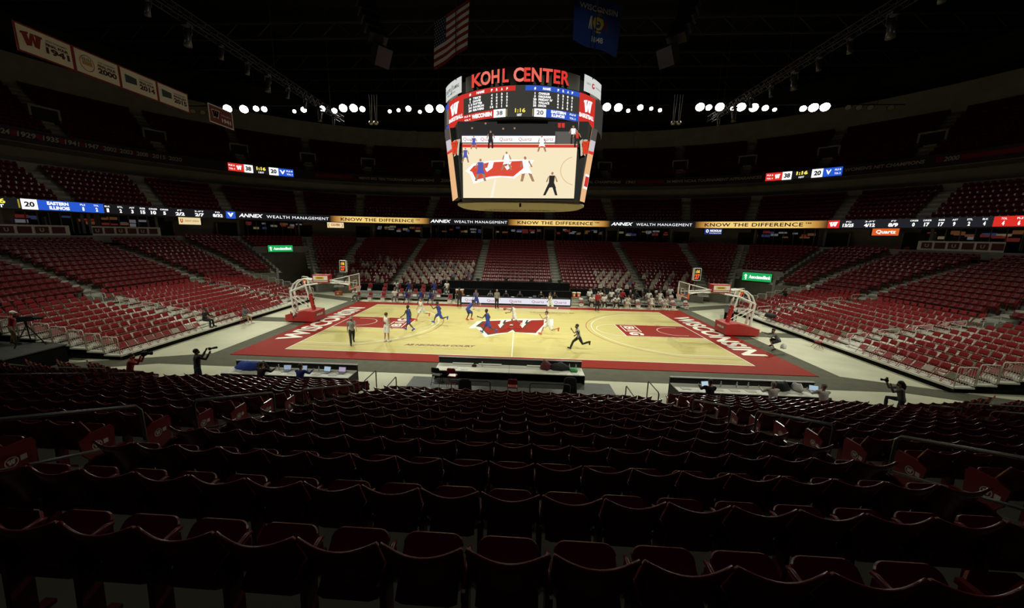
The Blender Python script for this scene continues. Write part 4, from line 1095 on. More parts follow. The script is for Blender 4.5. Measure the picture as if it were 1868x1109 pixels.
# ================================================================== LED RIBBON, FASCIA, SIGNS
EM = 1.0
L_WHITE = glow('led_white', (1.0, 1.0, 1.0), 1.15); L_YEL = glow('led_yellow', (1.0, .85, .12), 1.0); L_RED = glow('led_red', (0.72, 0.028, 0.02), 1.0)
L_BLUE = glow('led_blue', (0.022, 0.10, 0.62), 1.0); L_BLACK = glow('led_black', (0.010, 0.010, 0.012), 1.0); L_GREY = glow('led_grey', (0.016, 0.017, 0.022), 1.0)
L_INK = glow('led_ink', (0.012, 0.010, 0.010), 1.0); L_GOLD = None
def gold_mat(t0, t1):
    m = bpy.data.materials.new('led_gold'); m.use_nodes = True; nt = m.node_tree; nt.nodes.clear()
    at = nt.nodes.new('ShaderNodeAttribute'); at.attribute_name = 'fade'
    rp = nt.nodes.new('ShaderNodeValToRGB'); cr_ = rp.color_ramp
    cr_.elements[0].position = 0; cr_.elements[0].color = (.012, .008, .005, 1); cr_.elements[1].position = 1; cr_.elements[1].color = (.02, .012, .006, 1)
    for p, c in ((.07, (.50, .24, .05)), (.2, (.92, .64, .20)), (.8, (.88, .58, .17)), (.93, (.50, .24, .05))):
        e = cr_.elements.new(p); e.color = (*c, 1)
    e = nt.nodes.new('ShaderNodeEmission'); o = nt.nodes.new('ShaderNodeOutputMaterial')
    nt.links.new(at.outputs['Fac'], rp.inputs[0]); nt.links.new(rp.outputs[0], e.inputs[0]); nt.links.new(e.outputs[0], o.inputs[0])
    return m
L_GOLD = gold_mat(0, 1)
RD = 15.80
def ring_quad(name, t0, t1, z0, z1, d, m, parent=None, fade=False):
    mb = MB(); ts = samples(t0, t1, .8); vs_ = []
    for t in ts:
        x, y, _ = ringpt(t, d); vs_ += [(x, y, z0), (x, y, z1)]
    mb.add(vs_, [(2 * i, 2 * i + 2, 2 * i + 3, 2 * i + 1) for i in range(len(ts) - 1)])
    o = mb.build(name, m, parent)
    if fade:
        a = o.data.attributes.new('fade', 'FLOAT', 'POINT'); a.data.foreach_set('value', [i // 2 / (len(ts) - 1) for i in range(len(vs_))])
    return o
def ring_text(name, s, t0, t1, zc, h, d, m, parent=None, **k):
    geo = text_fit(s, abs(t1 - t0), h, **k); tc = (t0 + t1) / 2
    def f(x, y, z):
        X, Y, _ = ringpt(tc + x, d); return (X, Y, zc + y)
    return text_mesh(name, geo, m, parent, f=f)
def TP(px, d=RD, py=405): return t_of_px(px, py, d)[0]
rib = empty('ribbon_board'); tag(rib, 'long LED ribbon board with sponsor words and team statistics around the bowl', 'ribbon board')
ZB0, ZB1, ZBC = 8.95, 9.93, 9.44
ring_quad('board_face', -TP(1868 + 400, py=380) if False else TP(-250, py=370), TP(2100, py=392), ZB0, ZB1, RD + .02, L_BLACK, rib)
hb = MB(); ring_band(hb, [(15.95, ZB0 - .03), (RD + .03, ZB0 - .03), (RD + .03, ZB0)], lambda d: TP(-250, py=370), lambda d: TP(2100, py=392)); hb.build('board_edge', BLACK, rib)
def annex(a, b):
    w_ = b - a
    ring_text('lettering', 'ANNEX', TP(a), TP(a + w_ * .27), ZBC + .02, .50, RD - .02, L_WHITE, rib, bold=.03, shear=.28)
    ring_text('lettering', 'WEALTH MANAGEMENT', TP(a + w_ * .31), TP(b), ZBC - .02, .40, RD - .02, L_WHITE, rib, space=1.12)
def know(g0, a, b, g1):
    ring_quad('gold_panel', TP(g0), TP(g1), ZB0 + .03, ZB1 - .03, RD, L_GOLD, rib, fade=True)
    ring_text('lettering', 'KNOW THE DIFFERENCE', TP(a), TP(b - (b - a) * .075), ZBC, .50, RD - .03, L_INK, rib, bold=.02, space=1.1)
    ring_text('lettering', 'TM', TP(b - (b - a) * .06), TP(b), ZBC + .17, .16, RD - .03, L_INK, rib, bold=.03)
annex(437, 600); annex(785, 925); annex(1115, 1263)
know(602, 622, 766, 784); know(926, 944, 1093, 1113); know(1268, 1286, 1480, 1512)
def stat(px, lab, val, w_=14, big=.40):
    lw = w_ * .115 * len(lab)
    ring_text('lettering', lab, TP(px - lw), TP(px + lw), ZBC + .26, .17, RD - .02, L_WHITE, rib, bold=.02)
    ring_text('lettering', val, TP(px - w_ * .5 * min(1, .3 * len(val))), TP(px + w_ * .5 * min(1, .3 * len(val))), ZBC - .16, big, RD - .02, L_WHITE, rib, bold=.05)
ring_quad('grey_panel', TP(1532), TP(1812), ZB0 + .02, ZB1 - .02, RD, L_GREY, rib)
for px, a, b, w_ in ((1548, 'FG', '13/25', 20), (1587, '3-PT', '4/12', 20), (1630, 'FT', '8/9', 20), (1667, 'OREB', '0', 16), (1691, 'DREB', '17', 16), (1717, 'REB', '17', 16), (1741, 'AST', '9', 15), (1768, 'STL', '2', 15), (1796, 'BLK', '4', 15)): stat(px, a, b, w_)
ring_quad('red_panel', TP(1812), TP(2050, py=392), ZB0 + .02, ZB1 - .02, RD, L_RED, rib)
stat(1830, 'TOL', '4', 16); stat(1859, 'FLS', '6', 16)
ring_quad('red_panel', TP(1510), TP(1532), ZB0 + .02, ZB1 - .02, RD, L_RED, rib)
ring_text('lettering', 'W', TP(1513), TP(1529), ZBC, .55, RD - .02, L_WHITE, rib, bold=.08)
for px, a, b, w_ in ((201, 'BLK', '1', 14), (224, 'STL', '2', 14), (245, 'AST', '3', 14), (264, 'REB', '15', 14), (283, 'DREB', '10', 16), (303, 'OREB', '5', 16), (331, 'FT', '2/2', 18), (366, '3-PT', '2/7', 18), (399, 'FG', '8/32', 18)): stat(px, a, b, w_)
ring_quad('blue_panel', TP(414), TP(431), ZB0 + .02, ZB1 - .02, RD, L_BLUE, rib)
ring_text('shield_mark', 'V', TP(417), TP(428), ZBC + .02, .55, RD - .02, L_WHITE, rib, bold=.08)
ring_quad('blue_panel', TP(70, py=380), TP(190, py=385), ZB0 + .02, ZB1 - .02, RD, L_BLUE, rib)
ring_quad('white_panel', TP(40, py=378), TP(70, py=380), ZB0 + .02, ZB1 - .02, RD - .005, L_WHITE, rib)
ring_text('lettering', '20', TP(46, py=378), TP(65, py=380), ZBC, .46, RD - .02, L_INK, rib, bold=.04)
ring_text('lettering', 'EASTERN', TP(88, py=380), TP(127, py=382), ZBC + .21, .32, RD - .02, L_WHITE, rib, bold=.05)
ring_text('lettering', 'ILLINOIS', TP(91, py=380), TP(128, py=382), ZBC - .21, .32, RD - .02, L_WHITE, rib, bold=.05)
stat(157, 'FLS', '8', 13); stat(181, 'TOL', '2', 13)
ring_text('lettering', '1:16', TP(-26, py=376), TP(12, py=376), ZBC + .15, .42, RD - .02, L_YEL, rib, bold=.03)
ring_text('lettering', '1ST', TP(-14, py=376), TP(8, py=376), ZBC - .28, .26, RD - .02, L_WHITE, rib, bold=.03)
ring_quad('bonus_dots', TP(34.5, py=378), TP(37.5, py=378), ZB0 + .12, ZB1 - .1, RD - .01, glow('led_dim_yellow', (.35, .28, .03), 1), rib)
# ---- fascia boards and painted words of the top level
FD = 21.78; FZ = 16.70
def FP(px, py): return t_of_px(px, py, FD)[0]
for nm, a, segs in (('left', 1, ((417, 446, L_RED, 'W', L_WHITE), (446, 462, L_WHITE, '38', L_INK), (464, 490, L_BLACK, '1:16', L_YEL), (491, 508, L_WHITE, '20', L_INK), (508, 535, L_BLUE, 'V', L_WHITE))),
                    ('right', 2, ((1397, 1427, L_RED, 'W', L_WHITE), (1427, 1444, L_WHITE, '38', L_INK), (1446, 1478, L_BLACK, '1:16', L_YEL), (1480, 1500, L_WHITE, '20', L_INK), (1500, 1535, L_BLUE, 'V', L_WHITE)))):
    sb = empty('fascia_scoreboard'); tag(sb, f'small LED score strip on the {nm} part of the top level fascia', 'scoreboard')
    for x0, x1, m, s, tm in segs:
        py = 312 if a == 1 else 320
        z0, z1 = (FZ - .62, FZ + .50) if m is not L_BLACK else (FZ - .6, FZ + .45)
        ring_quad('led_panel', FP(x0, py), FP(x1, py), z0, z1, FD - .02, m, sb)
        xc = (x0 + x1) / 2; ww = min((x1 - x0) * .34, 9) if s in 'WV' else (x1 - x0) * .32
        if s in 'WV':
            xc = x0 + (x1 - x0) * (.7 if s == 'W' else .28); ww = 5
            for q_, lz in (('FLS 6' if s == 'W' else 'FLS 8', .18), ('TOL 4' if s == 'W' else 'TOL 2', -.3)):
                xo = x0 + (x1 - x0) * (.25 if s == 'W' else .75)
                ring_text('lettering', q_, FP(xo - 5.5, py), FP(xo + 5.5, py), FZ + lz, .22, FD - .05, L_WHITE, sb, bold=.03)
        ring_text('lettering', s, FP(xc - ww, py), FP(xc + ww, py), FZ - (.05 if s != '1:16' else -.15), .62 if s != '1:16' else .48, FD - .05, tm, sb, bold=.05)
        if s == '1:16': ring_text('lettering', '1ST', FP(xc - 5, py), FP(xc + 5, py), FZ - .42, .24, FD - .05, L_WHITE, sb, bold=.03)
FASC = mat('fascia_letter', (0.45, 0.43, 0.40), .7, .2); FRED = mat('fascia_red', (0.20, 0.012, 0.016), .7, .2)
fw = empty('fascia_lettering'); tag(fw, 'painted championship words and years along the top level fascia', 'lettering')
ring_quad('dark_band', FP(-250, 215), FP(2100, 240), 15.95, 17.33, FD + .1, mat('fascia_dark', (.035, .034, .033), .7, .2), fw)
for a, b, py, s in ((-14, 17, 237, '1924'), (30, 64, 241, '1929'), (77, 106, 248, '1935'), (117, 144, 255, '1941'), (155, 180, 262, '1947'), (188, 212, 271, '2002'), (218, 242, 275, '2003'), (249, 270, 280, '2008'), (278, 302, 288, '2015'), (308, 332, 293, '2020'),
                    (655, 792, 326, "MEN'S BIG TEN TOURNAMENT CHAMPIONS"), (804, 826, 326, '2004'), (1040, 1133, 328, "NATIONAL CHAMPIONS"), (1142, 1159, 329, '1941'), (1216, 1389, 329, "24 MEN'S NCAA TOURNAMENT APPEARANCES"), (1542, 1685, 304, "WOMEN'S NIT CHAMPIONS"), (1722, 1750, 289, '2000')):
    ring_text('lettering', s, FP(a, py), FP(b, py), 16.72, .50 if len(s) < 6 else .42, FD, FASC, fw, bold=.03, shear=.12)
for a, b, p1, p2 in ((17, 30, 239, 240), (65, 76, 245, 246), (107, 116, 251, 252), (145, 154, 258, 259), (181, 188, 266, 267), (212, 218, 272, 273), (243, 249, 278, 278), (271, 277, 283, 284), (302, 308, 290, 290), (-60, -16, 228, 236), (1160, 1212, 329, 329), (1708, 1720, 292, 291), (1752, 1900, 286, 258), (575, 645, 322, 325)):
    ring_quad('red_panel', FP(a, p1), FP(b, p2), 16.45, 17.0, FD + .02, FRED, fw)
# ---- lightbox signs under the ribbon
def lightbox(px0, px1, py0, py1, d, face, label, parts, ink):
    root = empty('lightbox_sign'); tag(root, label, 'sign')
    t0, z1 = t_of_px(px0, (py0 + py1) / 2, d); t1, _ = t_of_px(px1, (py0 + py1) / 2, d)
    zc = (t_of_px((px0 + px1) / 2, py0, d)[1] + t_of_px((px0 + px1) / 2, py1, d)[1]) / 2; hh = abs(t_of_px((px0 + px1) / 2, py0, d)[1] - t_of_px((px0 + px1) / 2, py1, d)[1])
    ring_quad('sign_face', t0, t1, zc - hh / 2, zc + hh / 2, d, face, root)
    b = MB(); ring_band(b, [(d + .01, zc - hh / 2 - .04), (d + .2, zc - hh / 2 - .04), (d + .2, zc + hh / 2 + .04), (d + .01, zc + hh / 2 + .04), (d + .01, zc - hh / 2 - .04)], lambda q: min(t0, t1) - .03, lambda q: max(t0, t1) + .03)
    b.build('sign_case', BLACK, root)
    for s, f0, f1, zo, th_, kw in parts: ring_text('lettering', s, t0 + (t1 - t0) * f0, t0 + (t1 - t0) * f1, zc + hh * zo, hh * th_, d - .03, ink, root, **kw)
    return root, t0, t1, zc, hh
lightbox(326, 366, 396.5, 409.5, 16.6, glow('sign_cream', (.85, .70, .36), .95), 'cream lit sign with a red round logo under the left ribbon board', [('U', .08, .2, 0, .55, dict(bold=.08)), ('CREDIT UNION', .28, .92, 0, .2, dict(bold=.02))], glow('sign_redink', (.55, .06, .03), .8))
lightbox(597, 627, 404.5, 415.5, 16.6, glow('sign_cream2', (.9, .75, .42), .95), 'small cream lit sign with a red oval logo left of the scoreboard', [('CULVERS', .22, .78, 0, .4, dict(bold=.05)), ('(', .06, .16, 0, .6, dict()), (')', .84, .94, 0, .6, dict())], glow('sign_redink2', (.6, .16, .05), .8))
lightbox(1285, 1317, 416.5, 427.5, 16.6, glow('sign_navy', (.02, .04, .22), .8), 'small navy lit sign right of the scoreboard under the ribbon', [('NICHOLAS', .32, .96, .1, .36, dict(bold=.04)), ('FOUNDATION', .3, .96, -.3, .16, dict()), ('O', .08, .24, .05, .55, dict(bold=.06))], L_WHITE)
lightbox(1591, 1640, 416.5, 429.5, 16.6, glow('sign_orange', (.75, .13, .02), .95), 'orange lit insurance sign under the right part of the ribbon board', [('Quartz', .14, .88, .02, .5, dict(bold=.03))], L_WHITE)
GREEN = glow('sign_green', (.015, .40, .10), 1.0)
for px0, px1, py0, py1, d, nm in ((489, 534, 447.5, 459, 10.0, 'left'), (1354, 1408, 498, 513, 5.45, 'right')):
    root, t0, t1, zc, hh = lightbox(px0, px1, py0, py1, d, GREEN, f'green lit bank sign over the {nm} corner tunnel', [('AssociatedBank', .22, .96, 0, .42, dict(bold=.04, shear=.08))], L_WHITE)
    for q_ in range(3): ring_text('sign_mark', '^', t0 + (t1 - t0) * (.05 + .02 * q_), t0 + (t1 - t0) * (.17 - .01 * q_), zc + hh * (.12 - .22 * q_), hh * .35, d - .03, L_WHITE, root, bold=.06)
# ---- suites (windows) and white parapets behind the end seats
PANEW = mat('suite_mullion', (0.30, 0.29, 0.26), .5, .4)
GLASS = mat('suite_glass', (0.02, 0.02, 0.025), .08, .5, alpha=.18)
GL = [glow('suite_glow_%d' % i, c, s_ * .55) for i, (c, s_) in enumerate((((.9, .35, .12), .16), ((.8, .8, .85), .22), ((.25, .3, .8), .15), ((.8, .1, .08), .18), ((.85, .7, .35), .25)))]
WIN = [(435, 545, 412, 'left'), (681, 768, 415, 'left'), (786, 880, 415, 'left'), (900, 993, 417, 'centre'), (1013, 1107, 417, 'right'), (1128, 1225, 419, 'right'), (1378, 1506, 424, 'right'), (2, 150, 398, 'left'), (163, 285, 402, 'left'), (1700, 1900, 425, 'right')]
for i, (a, b, py, nm) in enumerate(sorted(WIN)):
    d = 17.6; t0, t1 = t_of_px(a, py, d)[0], t_of_px(b, py, d)[0]
    root = empty(f'window_{i + 1}'); root['kind'] = 'structure'; root['label'] = f'dim glazed suite front under the ribbon board, {WORD[i + 1]} from the left'; root['category'] = 'window'
    z0, z1 = 6.95, 8.85
    ring_quad('back_wall', t0, t1, 6.2, z1, d + 1.1, BLACK, root)
    ring_quad('pane', t0, t1, z0 - .3, z1, d, GLASS, root)
    ring_quad('counter', t0, t1, 6.2, z0 - .25, d + .05, BLACKCLOTH, root)
    n = 7
    for j in range(n + 1):
        t = t0 + (t1 - t0) * j / n; x, y, th = ringpt(t, d - .03)
        link('mullion', MB().box((0, 0, (z0 + z1) / 2 - .1), (.06 if 0 < j < n else .25, .08, z1 - z0 + .2)).mesh('mullion', PANEW if 0 < j < n else CONC_WALL), root, (x, y, 0), th - PI / 2)
    for j in range(n):
        for q_ in range(random.choice((1, 2, 2))):
            tc = t0 + (t1 - t0) * (j + random.uniform(.25, .75)) / n; w_ = random.uniform(.25, .55); zc = random.uniform(7.75, 8.5); h_ = random.uniform(.18, .4)
            ring_quad('picture', tc - w_, tc + w_, zc - h_ / 2, zc + h_ / 2, d + 1.0, random.choice(GL), root)
for s in (-1, 1):
    for j, (a, b) in enumerate(((B5, B6), (B6, B7))):
        d = 14.85; t0, t1 = s * (a(d) + 1.4), s * (b(d) - .5)
        root = empty('parapet'); tag(root, f'white parapet with maroon panels behind the {("far", "near")[j]} block of {"left" if s < 0 else "right"} end seats', 'parapet')
        b_ = MB(); lo, hi = min(t0, t1), max(t0, t1); ring_band(b_, [(d, rowz(15) + .3), (d, 7.55), (d + .2, 7.55), (d + .2, rowz(15) + .3)], lambda q: lo, lambda q: hi); b_.build('parapet_wall', mat('parapet_white', (.82, .80, .72), .6), root)
        n = 6
        for q_ in range(n):
            c = lo + (hi - lo) * (q_ + .5) / n; w_ = (hi - lo) / n * .40
            ring_quad('maroon_panel', c - w_, c + w_, 6.78, 7.4, d - .03, mat('panel_maroon', (.10, .012, .014), .6), root)
            if q_ % 2 == 0: ring_text('crest', 'U', c - .16, c + .16, 7.09, .34, d - .06, EMB, root, bold=.05)
# ================================================================== CENTRE-HUNG SCOREBOARD
SCX, SR = .25, 5.7
def sb_phi(px, py, r=SR):
    dr = ray(px, py); bx, by = CAM.x - SCX, CAM.y
    a = dr.x ** 2 + dr.y ** 2; b = 2 * (dr.x * bx + dr.y * by); c = bx * bx + by * by - r * r
    k = (-b - math.sqrt(max(0, b * b - 4 * a * c))) / (2 * a); p = CAM + dr * k
    return math.atan2(p.x - SCX, -p.y)
def cylpt(phi, r, z): return (SCX + r * math.sin(phi), -r * math.cos(phi), z)
def cyl_quad(name, p0, p1, z0, z1, r, m, parent, n=None, double=False):
    n = n or max(2, int(abs(p1 - p0) / .06) + 1); vs_ = []
    for i in range(n + 1):
        p = p0 + (p1 - p0) * i / n; vs_ += [cylpt(p, r, z0), cylpt(p, r, z1)]
    return MB().add(vs_, [(2 * i, 2 * i + 2, 2 * i + 3, 2 * i + 1) for i in range(n)]).build(name, m, parent)
def cyl_text(name, s, p0, p1, zc, h, r, m, parent, **k):
    geo = text_fit(s, abs(p1 - p0) * r, h, **k); pc_ = (p0 + p1) / 2
    return text_mesh(name, geo, m, parent, f=lambda x, y, z: cylpt(pc_ + x / r, r, zc + y))
sbd = empty('centre_scoreboard', (0, 0, 0)); tag(sbd, 'round centre-hung scoreboard with LED ring and four big video screens', 'scoreboard')
HULL = mat('hull_black', (.006, .006, .0065), .6, .25); BANDG = mat('band_grey', (.34, .33, .28), .55, .4)
def ring_cyl(name, r, z0, z1, m, n=64, cap=False):
    mb = MB(); mb.cyl((SCX, 0, z0), (SCX, 0, z1), r, n=n); return mb.build(name, m, sbd)
ring_cyl('hull_core', 5.3, 14.05, 16.9, HULL)
cyl_quad('name_band', math.radians(-41), math.radians(38.5), 16.02, 16.98, 5.50, BANDG, sbd)
for c in (90, 180, 270): cyl_quad('name_band', math.radians(c - 40), math.radians(c + 40), 16.02, 16.98, 5.50, BANDG, sbd)
# name letters, each its own part
word = 'KOHL CENTER'; spans = [(862, 882), (878, 897), (897.5, 912.5), (917, 929), None, (936.5, 956), (955.5, 968), (969, 988), (988.5, 1007.5), (1008.5, 1021), (1022, 1038)]
cols = [(.78, .07, .05), (.85, .18, .13), (.85, .16, .11), (.78, .08, .06), None, (.86, .22, .17), (.78, .06, .04), (.84, .14, .10), (.82, .11, .08), (.76, .05, .04), (.76, .04, .03)]
for ch, sp, c in zip(word, spans, cols):
    if sp is None: continue
    V, Fc = text_fit(ch, 1, .74, bold=.03, extrude=.14)
    p0, p1 = sb_phi(sp[0], 140, 5.66), sb_phi(sp[1], 140, 5.66); wd = (p1 - p0) * 5.66
    V = V.copy(); V[:, 0] *= wd * .94
    me = bpy.data.meshes.new('letter'); pc_ = (p0 + p1) / 2
    me.from_pydata([cylpt(pc_ + x / 5.66, 5.62 + z, 16.50 + y) for x, y, z in V], [], Fc)
    me.materials.append(glow('letter_%02d%02d' % (int(c[0] * 99), int(c[1] * 99)), c, 1.0)); me.materials.append(HULL)
    zz = V[:, 2]; mx = zz.max()
    me.polygons.foreach_set('material_index', [0 if all(zz[i] > mx - 1e-4 for i in f) else 1 for f in Fc])
    link('letter', me, sbd)
for sgn, txt, ink in ((-1, 'POTAWATOMI GAMING', INK), (1, '', RED)):
    a, b = (math.radians(-66), math.radians(-42.5)) if sgn < 0 else (math.radians(40), math.radians(62))
    cyl_quad('sponsor_panel', a, b, 16.12, 17.05, 5.72, glow('panel_white', (.72, .74, .70), .9), sbd)
    if sgn < 0:
        cyl_text('lettering', 'DEJOPE', a + .04, (a + b) / 2 - .02, 16.6, .2, 5.75, INK, sbd, bold=.02); cyl_text('lettering', 'GAMING', (a + b) / 2 + .04, b - .04, 16.6, .2, 5.75, INK, sbd, bold=.02)
        cyl_text('lettering', 'J', (a + b) / 2 - .02, (a + b) / 2 + .03, 16.6, .4, 5.75, INK, sbd, bold=.03, shear=.3); cyl_text('lettering', 'MADISON', a + .08, b - .12, 16.33, .1, 5.75, INK, sbd)
    else:
        m_ = (a + b) / 2; mb = MB(); n = 20
        mb.add([cylpt(m_ - .03 + .03 * math.cos(2 * PI * i / n), 5.75, 16.58 + .16 * math.sin(2 * PI * i / n)) for i in range(n)], [tuple(range(n))]); mb.build('round_logo', glow('logo_red', (.5, .05, .04), .9), sbd)
        cyl_text('lettering', 'UW', m_ - .045, m_ - .015, 16.58, .12, 5.78, L_WHITE, sbd, bold=.05)
        cyl_text('lettering', 'CREDIT', a + .03, m_ - .08, 16.6, .1, 5.75, mat('pale_ink', (.4, .42, .42)), sbd); cyl_text('lettering', 'UNION', m_ + .02, b - .03, 16.6, .1, 5.75, MATS['pale_ink'], sbd)
# LED ring
SBG = glow('ring_charcoal', (.046, .044, .036), 1.0); S_RED = glow('ring_red', (.62, .035, .025), 1.0); S_BLUE = glow('ring_blue', (.035, .10, .55), 1.0)
R1, R2, R3 = 5.70, 5.72, 5.74
def PH(px, py=180): return sb_phi(px, py, R1)
cyl_quad('led_ring', 0, 2 * PI, 14.25, 15.97, R1, SBG, sbd, n=96)
ring_cyl('ring_lip', 5.66, 14.18, 14.25, HULL); ring_cyl('ring_lip', 5.66, 15.98, 16.02, HULL)
cyl_quad('red_panel', PH(819), PH(846), 14.25, 15.97, R2, S_RED, sbd); cyl_quad('red_panel', PH(1057), PH(1086), 14.25, 15.97, R2, S_RED, sbd)
for a, b in ((822.5, 838), (1064.5, 1080)): cyl_text('w_mark', 'W', PH(a), PH(b), 15.33, .70, R3, L_WHITE, sbd, bold=.09)
for a, b in ((820, 845.5), (1057.5, 1084)): cyl_text('lettering', 'BASKETBALL', PH(a), PH(b), 14.74, .24, R3, L_WHITE, sbd, bold=.05)
cyl_quad('header_bar', PH(846), PH(940), 15.68, 15.95, R2, S_RED, sbd); cyl_quad('header_bar', PH(958), PH(1057), 15.68, 15.95, R2, S_BLUE, sbd)
cyl_quad('score_bar', PH(846), PH(901), 14.27, 14.72, R2, S_RED, sbd); cyl_quad('score_bar', PH(997), PH(1057), 14.27, 14.72, R2, S_BLUE, sbd)
cyl_quad('score_box', PH(901), PH(923), 14.27, 14.72, R2, L_WHITE, sbd); cyl_quad('score_box', PH(975), PH(997), 14.27, 14.72, R2, L_WHITE, sbd)
cyl_text('lettering', '38', PH(906.5), PH(917.5), 14.5, .23, R3, L_INK, sbd, bold=.02); cyl_text('lettering', '20', PH(979.5), PH(992), 14.5, .23, R3, L_INK, sbd, bold=.02)
cyl_text('lettering', 'WISCONSIN', PH(861.5), PH(898), 14.5, .25, R3, L_WHITE, sbd, bold=.07)
cyl_text('lettering', 'EASTERN', PH(1006), PH(1033), 14.60, .16, R3, L_WHITE, sbd, bold=.06); cyl_text('lettering', 'ILLINOIS', PH(1007), PH(1031), 14.40, .16, R3, L_WHITE, sbd, bold=.06)
cyl_text('lettering', '1:16', PH(940), PH(959), 14.60, .22, R3, L_YEL, sbd, bold=.03); cyl_text('lettering', '1ST', PH(944), PH(953), 14.35, .14, R3, L_WHITE, sbd, bold=.05)
for a, s in ((848, 'FLS 8'), (1040, 'FLS 8')): cyl_text('lettering', s, PH(a), PH(a + 11), 14.60, .10, R3, L_WHITE, sbd, bold=.03)
for a, s in ((848, 'TOL 4'), (1040, 'TOL 2')): cyl_text('lettering', s, PH(a), PH(a + 11), 14.39, .10, R3, L_WHITE, sbd, bold=.03)
for a in (925, 972.5): cyl_quad('bonus_dots', PH(a - .8), PH(a + .8), 14.3, 14.7, R2, glow('ring_dim_yellow', (.4, .32, .08), 1), sbd)
def colx(c, s, z, w_, h=.115): cyl_text('lettering', s, PH(c - w_ / 2), PH(c + w_ / 2), z, h, R3, L_WHITE, sbd, bold=.05)
for side, head, rows_ in ((0, (858.5, 877, 897.5, 906.5, 915.6, 925), (('0', 'TRICE', '4', '1', '3', '1'), ('1', 'DAVIS', '4', '0', '0', '0'), ('11', 'POTTER', '5', '5', '2', '2'), ('34', 'DAVISON', '3', '4', '1', '1'), ('35', 'REUVERS', '14', '2', '1', '0'))),
                          (1, (975.5, 996.5, 1017.5, 1026.5, 1035, 1043), (('1', 'CHARLES', '3', '3', '0', '0'), ('3', 'FARQUHAR', '2', '1', '1', '1'), ('20', 'FRIDAY IV', '0', '1', '0', '1'), ('22', 'WALLACE', '4', '1', '1', '0'), ('35', 'DIXON', '4', '5', '0', '1')))):
    for c, s, w_ in zip(head, ('#', 'NAME', 'P', 'R', 'A', 'F'), (3.2, 14, 3, 3, 3.2, 2.8)): colx(c, s, 15.80, w_, .14)
    for r, row_ in enumerate(rows_):
        z = 15.53 - .165 * r
        for c, s, i in zip(head, row_, range(6)):
            w_ = 2.9 * len(s) * (.9 if i == 1 else 1) if i != 1 else 2.85 * len(s)
            if s == '1': w_ = 1.3
            if i == 1: c = (863.5 if side == 0 else 982) + w_ / 2
            colx(c, s, z, w_, .125)
# neighbouring face of the ring (edge-on)
cyl_quad('grey_panel', PH(815), PH(819), 14.65, 15.6, R2, glow('ring_grey', (.16, .16, .14), 1), sbd); cyl_quad('blue_panel', PH(814), PH(819), 15.6, 15.95, R2, S_BLUE, sbd); cyl_quad('blue_panel', PH(814), PH(819), 14.27, 14.6, R2, S_BLUE, sbd)
# lower hull: tapered octagon with four screens
def octa(h, c, z, dx=SCX): return [Vector((dx + x, y, z)) for x, y in ((-h + c, -h), (h - c, -h), (h, -h + c), (h, h - c), (h - c, h), (-h + c, h), (-h, h - c), (-h, -h + c))]
hl = MB()
def hull_ring(fx, fy, cx_, cy2, z): return [Vector((SCX + x, y, z)) for x, y in ((-fx, -fy), (fx, -fy), (cx_, -cy2), (cx_, cy2), (fx, fy), (-fx, fy), (-cx_, cy2), (-cx_, -cy2))]
A = hull_ring(3.98, 5.0, 4.35, 3.9, 14.2); Bq = hull_ring(3.72, 4.98, 3.85, 4.2, 9.55)
hl.add(A + Bq, [(i, (i + 1) % 8, 8 + (i + 1) % 8, 8 + i) for i in range(8)] + [tuple(range(8)), tuple(range(15, 7, -1))])
hl.build('hull', HULL, sbd)
# underside plate
ud = MB(); pl_ = []
for i in range(48):
    t = 2 * PI * i / 48; e = 2 / 3.2
    pl_.append((SCX + 4.6 * abs(math.cos(t)) ** e * math.copysign(1, math.cos(t)), 4.6 * abs(math.sin(t)) ** e * math.copysign(1, math.sin(t))))
ud.prism(pl_, .1, z0=9.44); ud.build('underside_plate', mat('underside_tan', (.36, .33, .21), .6), sbd)
text_mesh('lettering', text_fit('AMERICAN FAMILY', 6.2, .9, bold=.03), mat('underside_ink', (.05, .045, .07)), sbd, f=lambda x, y, z: (SCX + x, 2.6 - y, 9.43))
MB().cyl((SCX, -4.2, 9.2), (SCX, -4.2, 9.46), .07, n=10).build('camera_dome', BLACK, sbd)
# video screen picture (flat), coordinates read off the picture plane y = -5.06
YS = -5.06
SCOL = {}
def scol(name, c, s_=1.0): return glow('scr_' + name, c, s_)
SW, SK, SR_, SB_, SKIN_ = scol('wood', (.90, .77, .52), 1.05), scol('dark', (.028, .026, .024)), scol('red', (.66, .05, .035)), scol('blue', (.10, .11, .42)), scol('skin', (.40, .22, .13))
def spoly(name, pts, layer, m, parent):
    P = [pyy(x, y, YS) for x, y in pts]
    bm = bmesh.new(); f = bm.faces.new([bm.verts.new((p.x, YS - .004 * layer, p.z)) for p in P]); bmesh.ops.triangulate(bm, faces=bm.faces[:])
    me = bpy.data.meshes.new(name); bm.to_mesh(me); bm.free(); me.materials.append(m); return link(name, me, parent)
scr = spoly('video_screen', [(843, 222), (1056, 222), (1047, 362), (845, 361)], 0, SW, sbd)
def c3(x, y): return (800 + x * .15326, 220 + y * .15326)
def c4(x, y): return (950 + x * .15326, 220 + y * .15326)
spoly('picture_backdrop', [(842.5, 222), (1055.5, 222), (1054.5, 248), (842.5, 247)], 1, SK, scr)
spoly('picture_table', [(842.5, 244.5), (1017, 246.5), (1015.5, 262), (843, 262)], 2, scol('table', (.03, .035, .05)), scr)
spoly('picture_board', [(842.5, 248), (1013, 248), (1012, 260), (843, 260)], 3, L_WHITE, scr)
spoly('picture_bench', [(1013, 240), (1054.5, 240), (1053.5, 263), (1012, 263)], 2, scol('bench', (.12, .11, .10)), scr)
spoly('picture_apron', [(843, 263), (1053.5, 264), (1053, 269.5), (843.2, 269)], 3, SR_, scr)
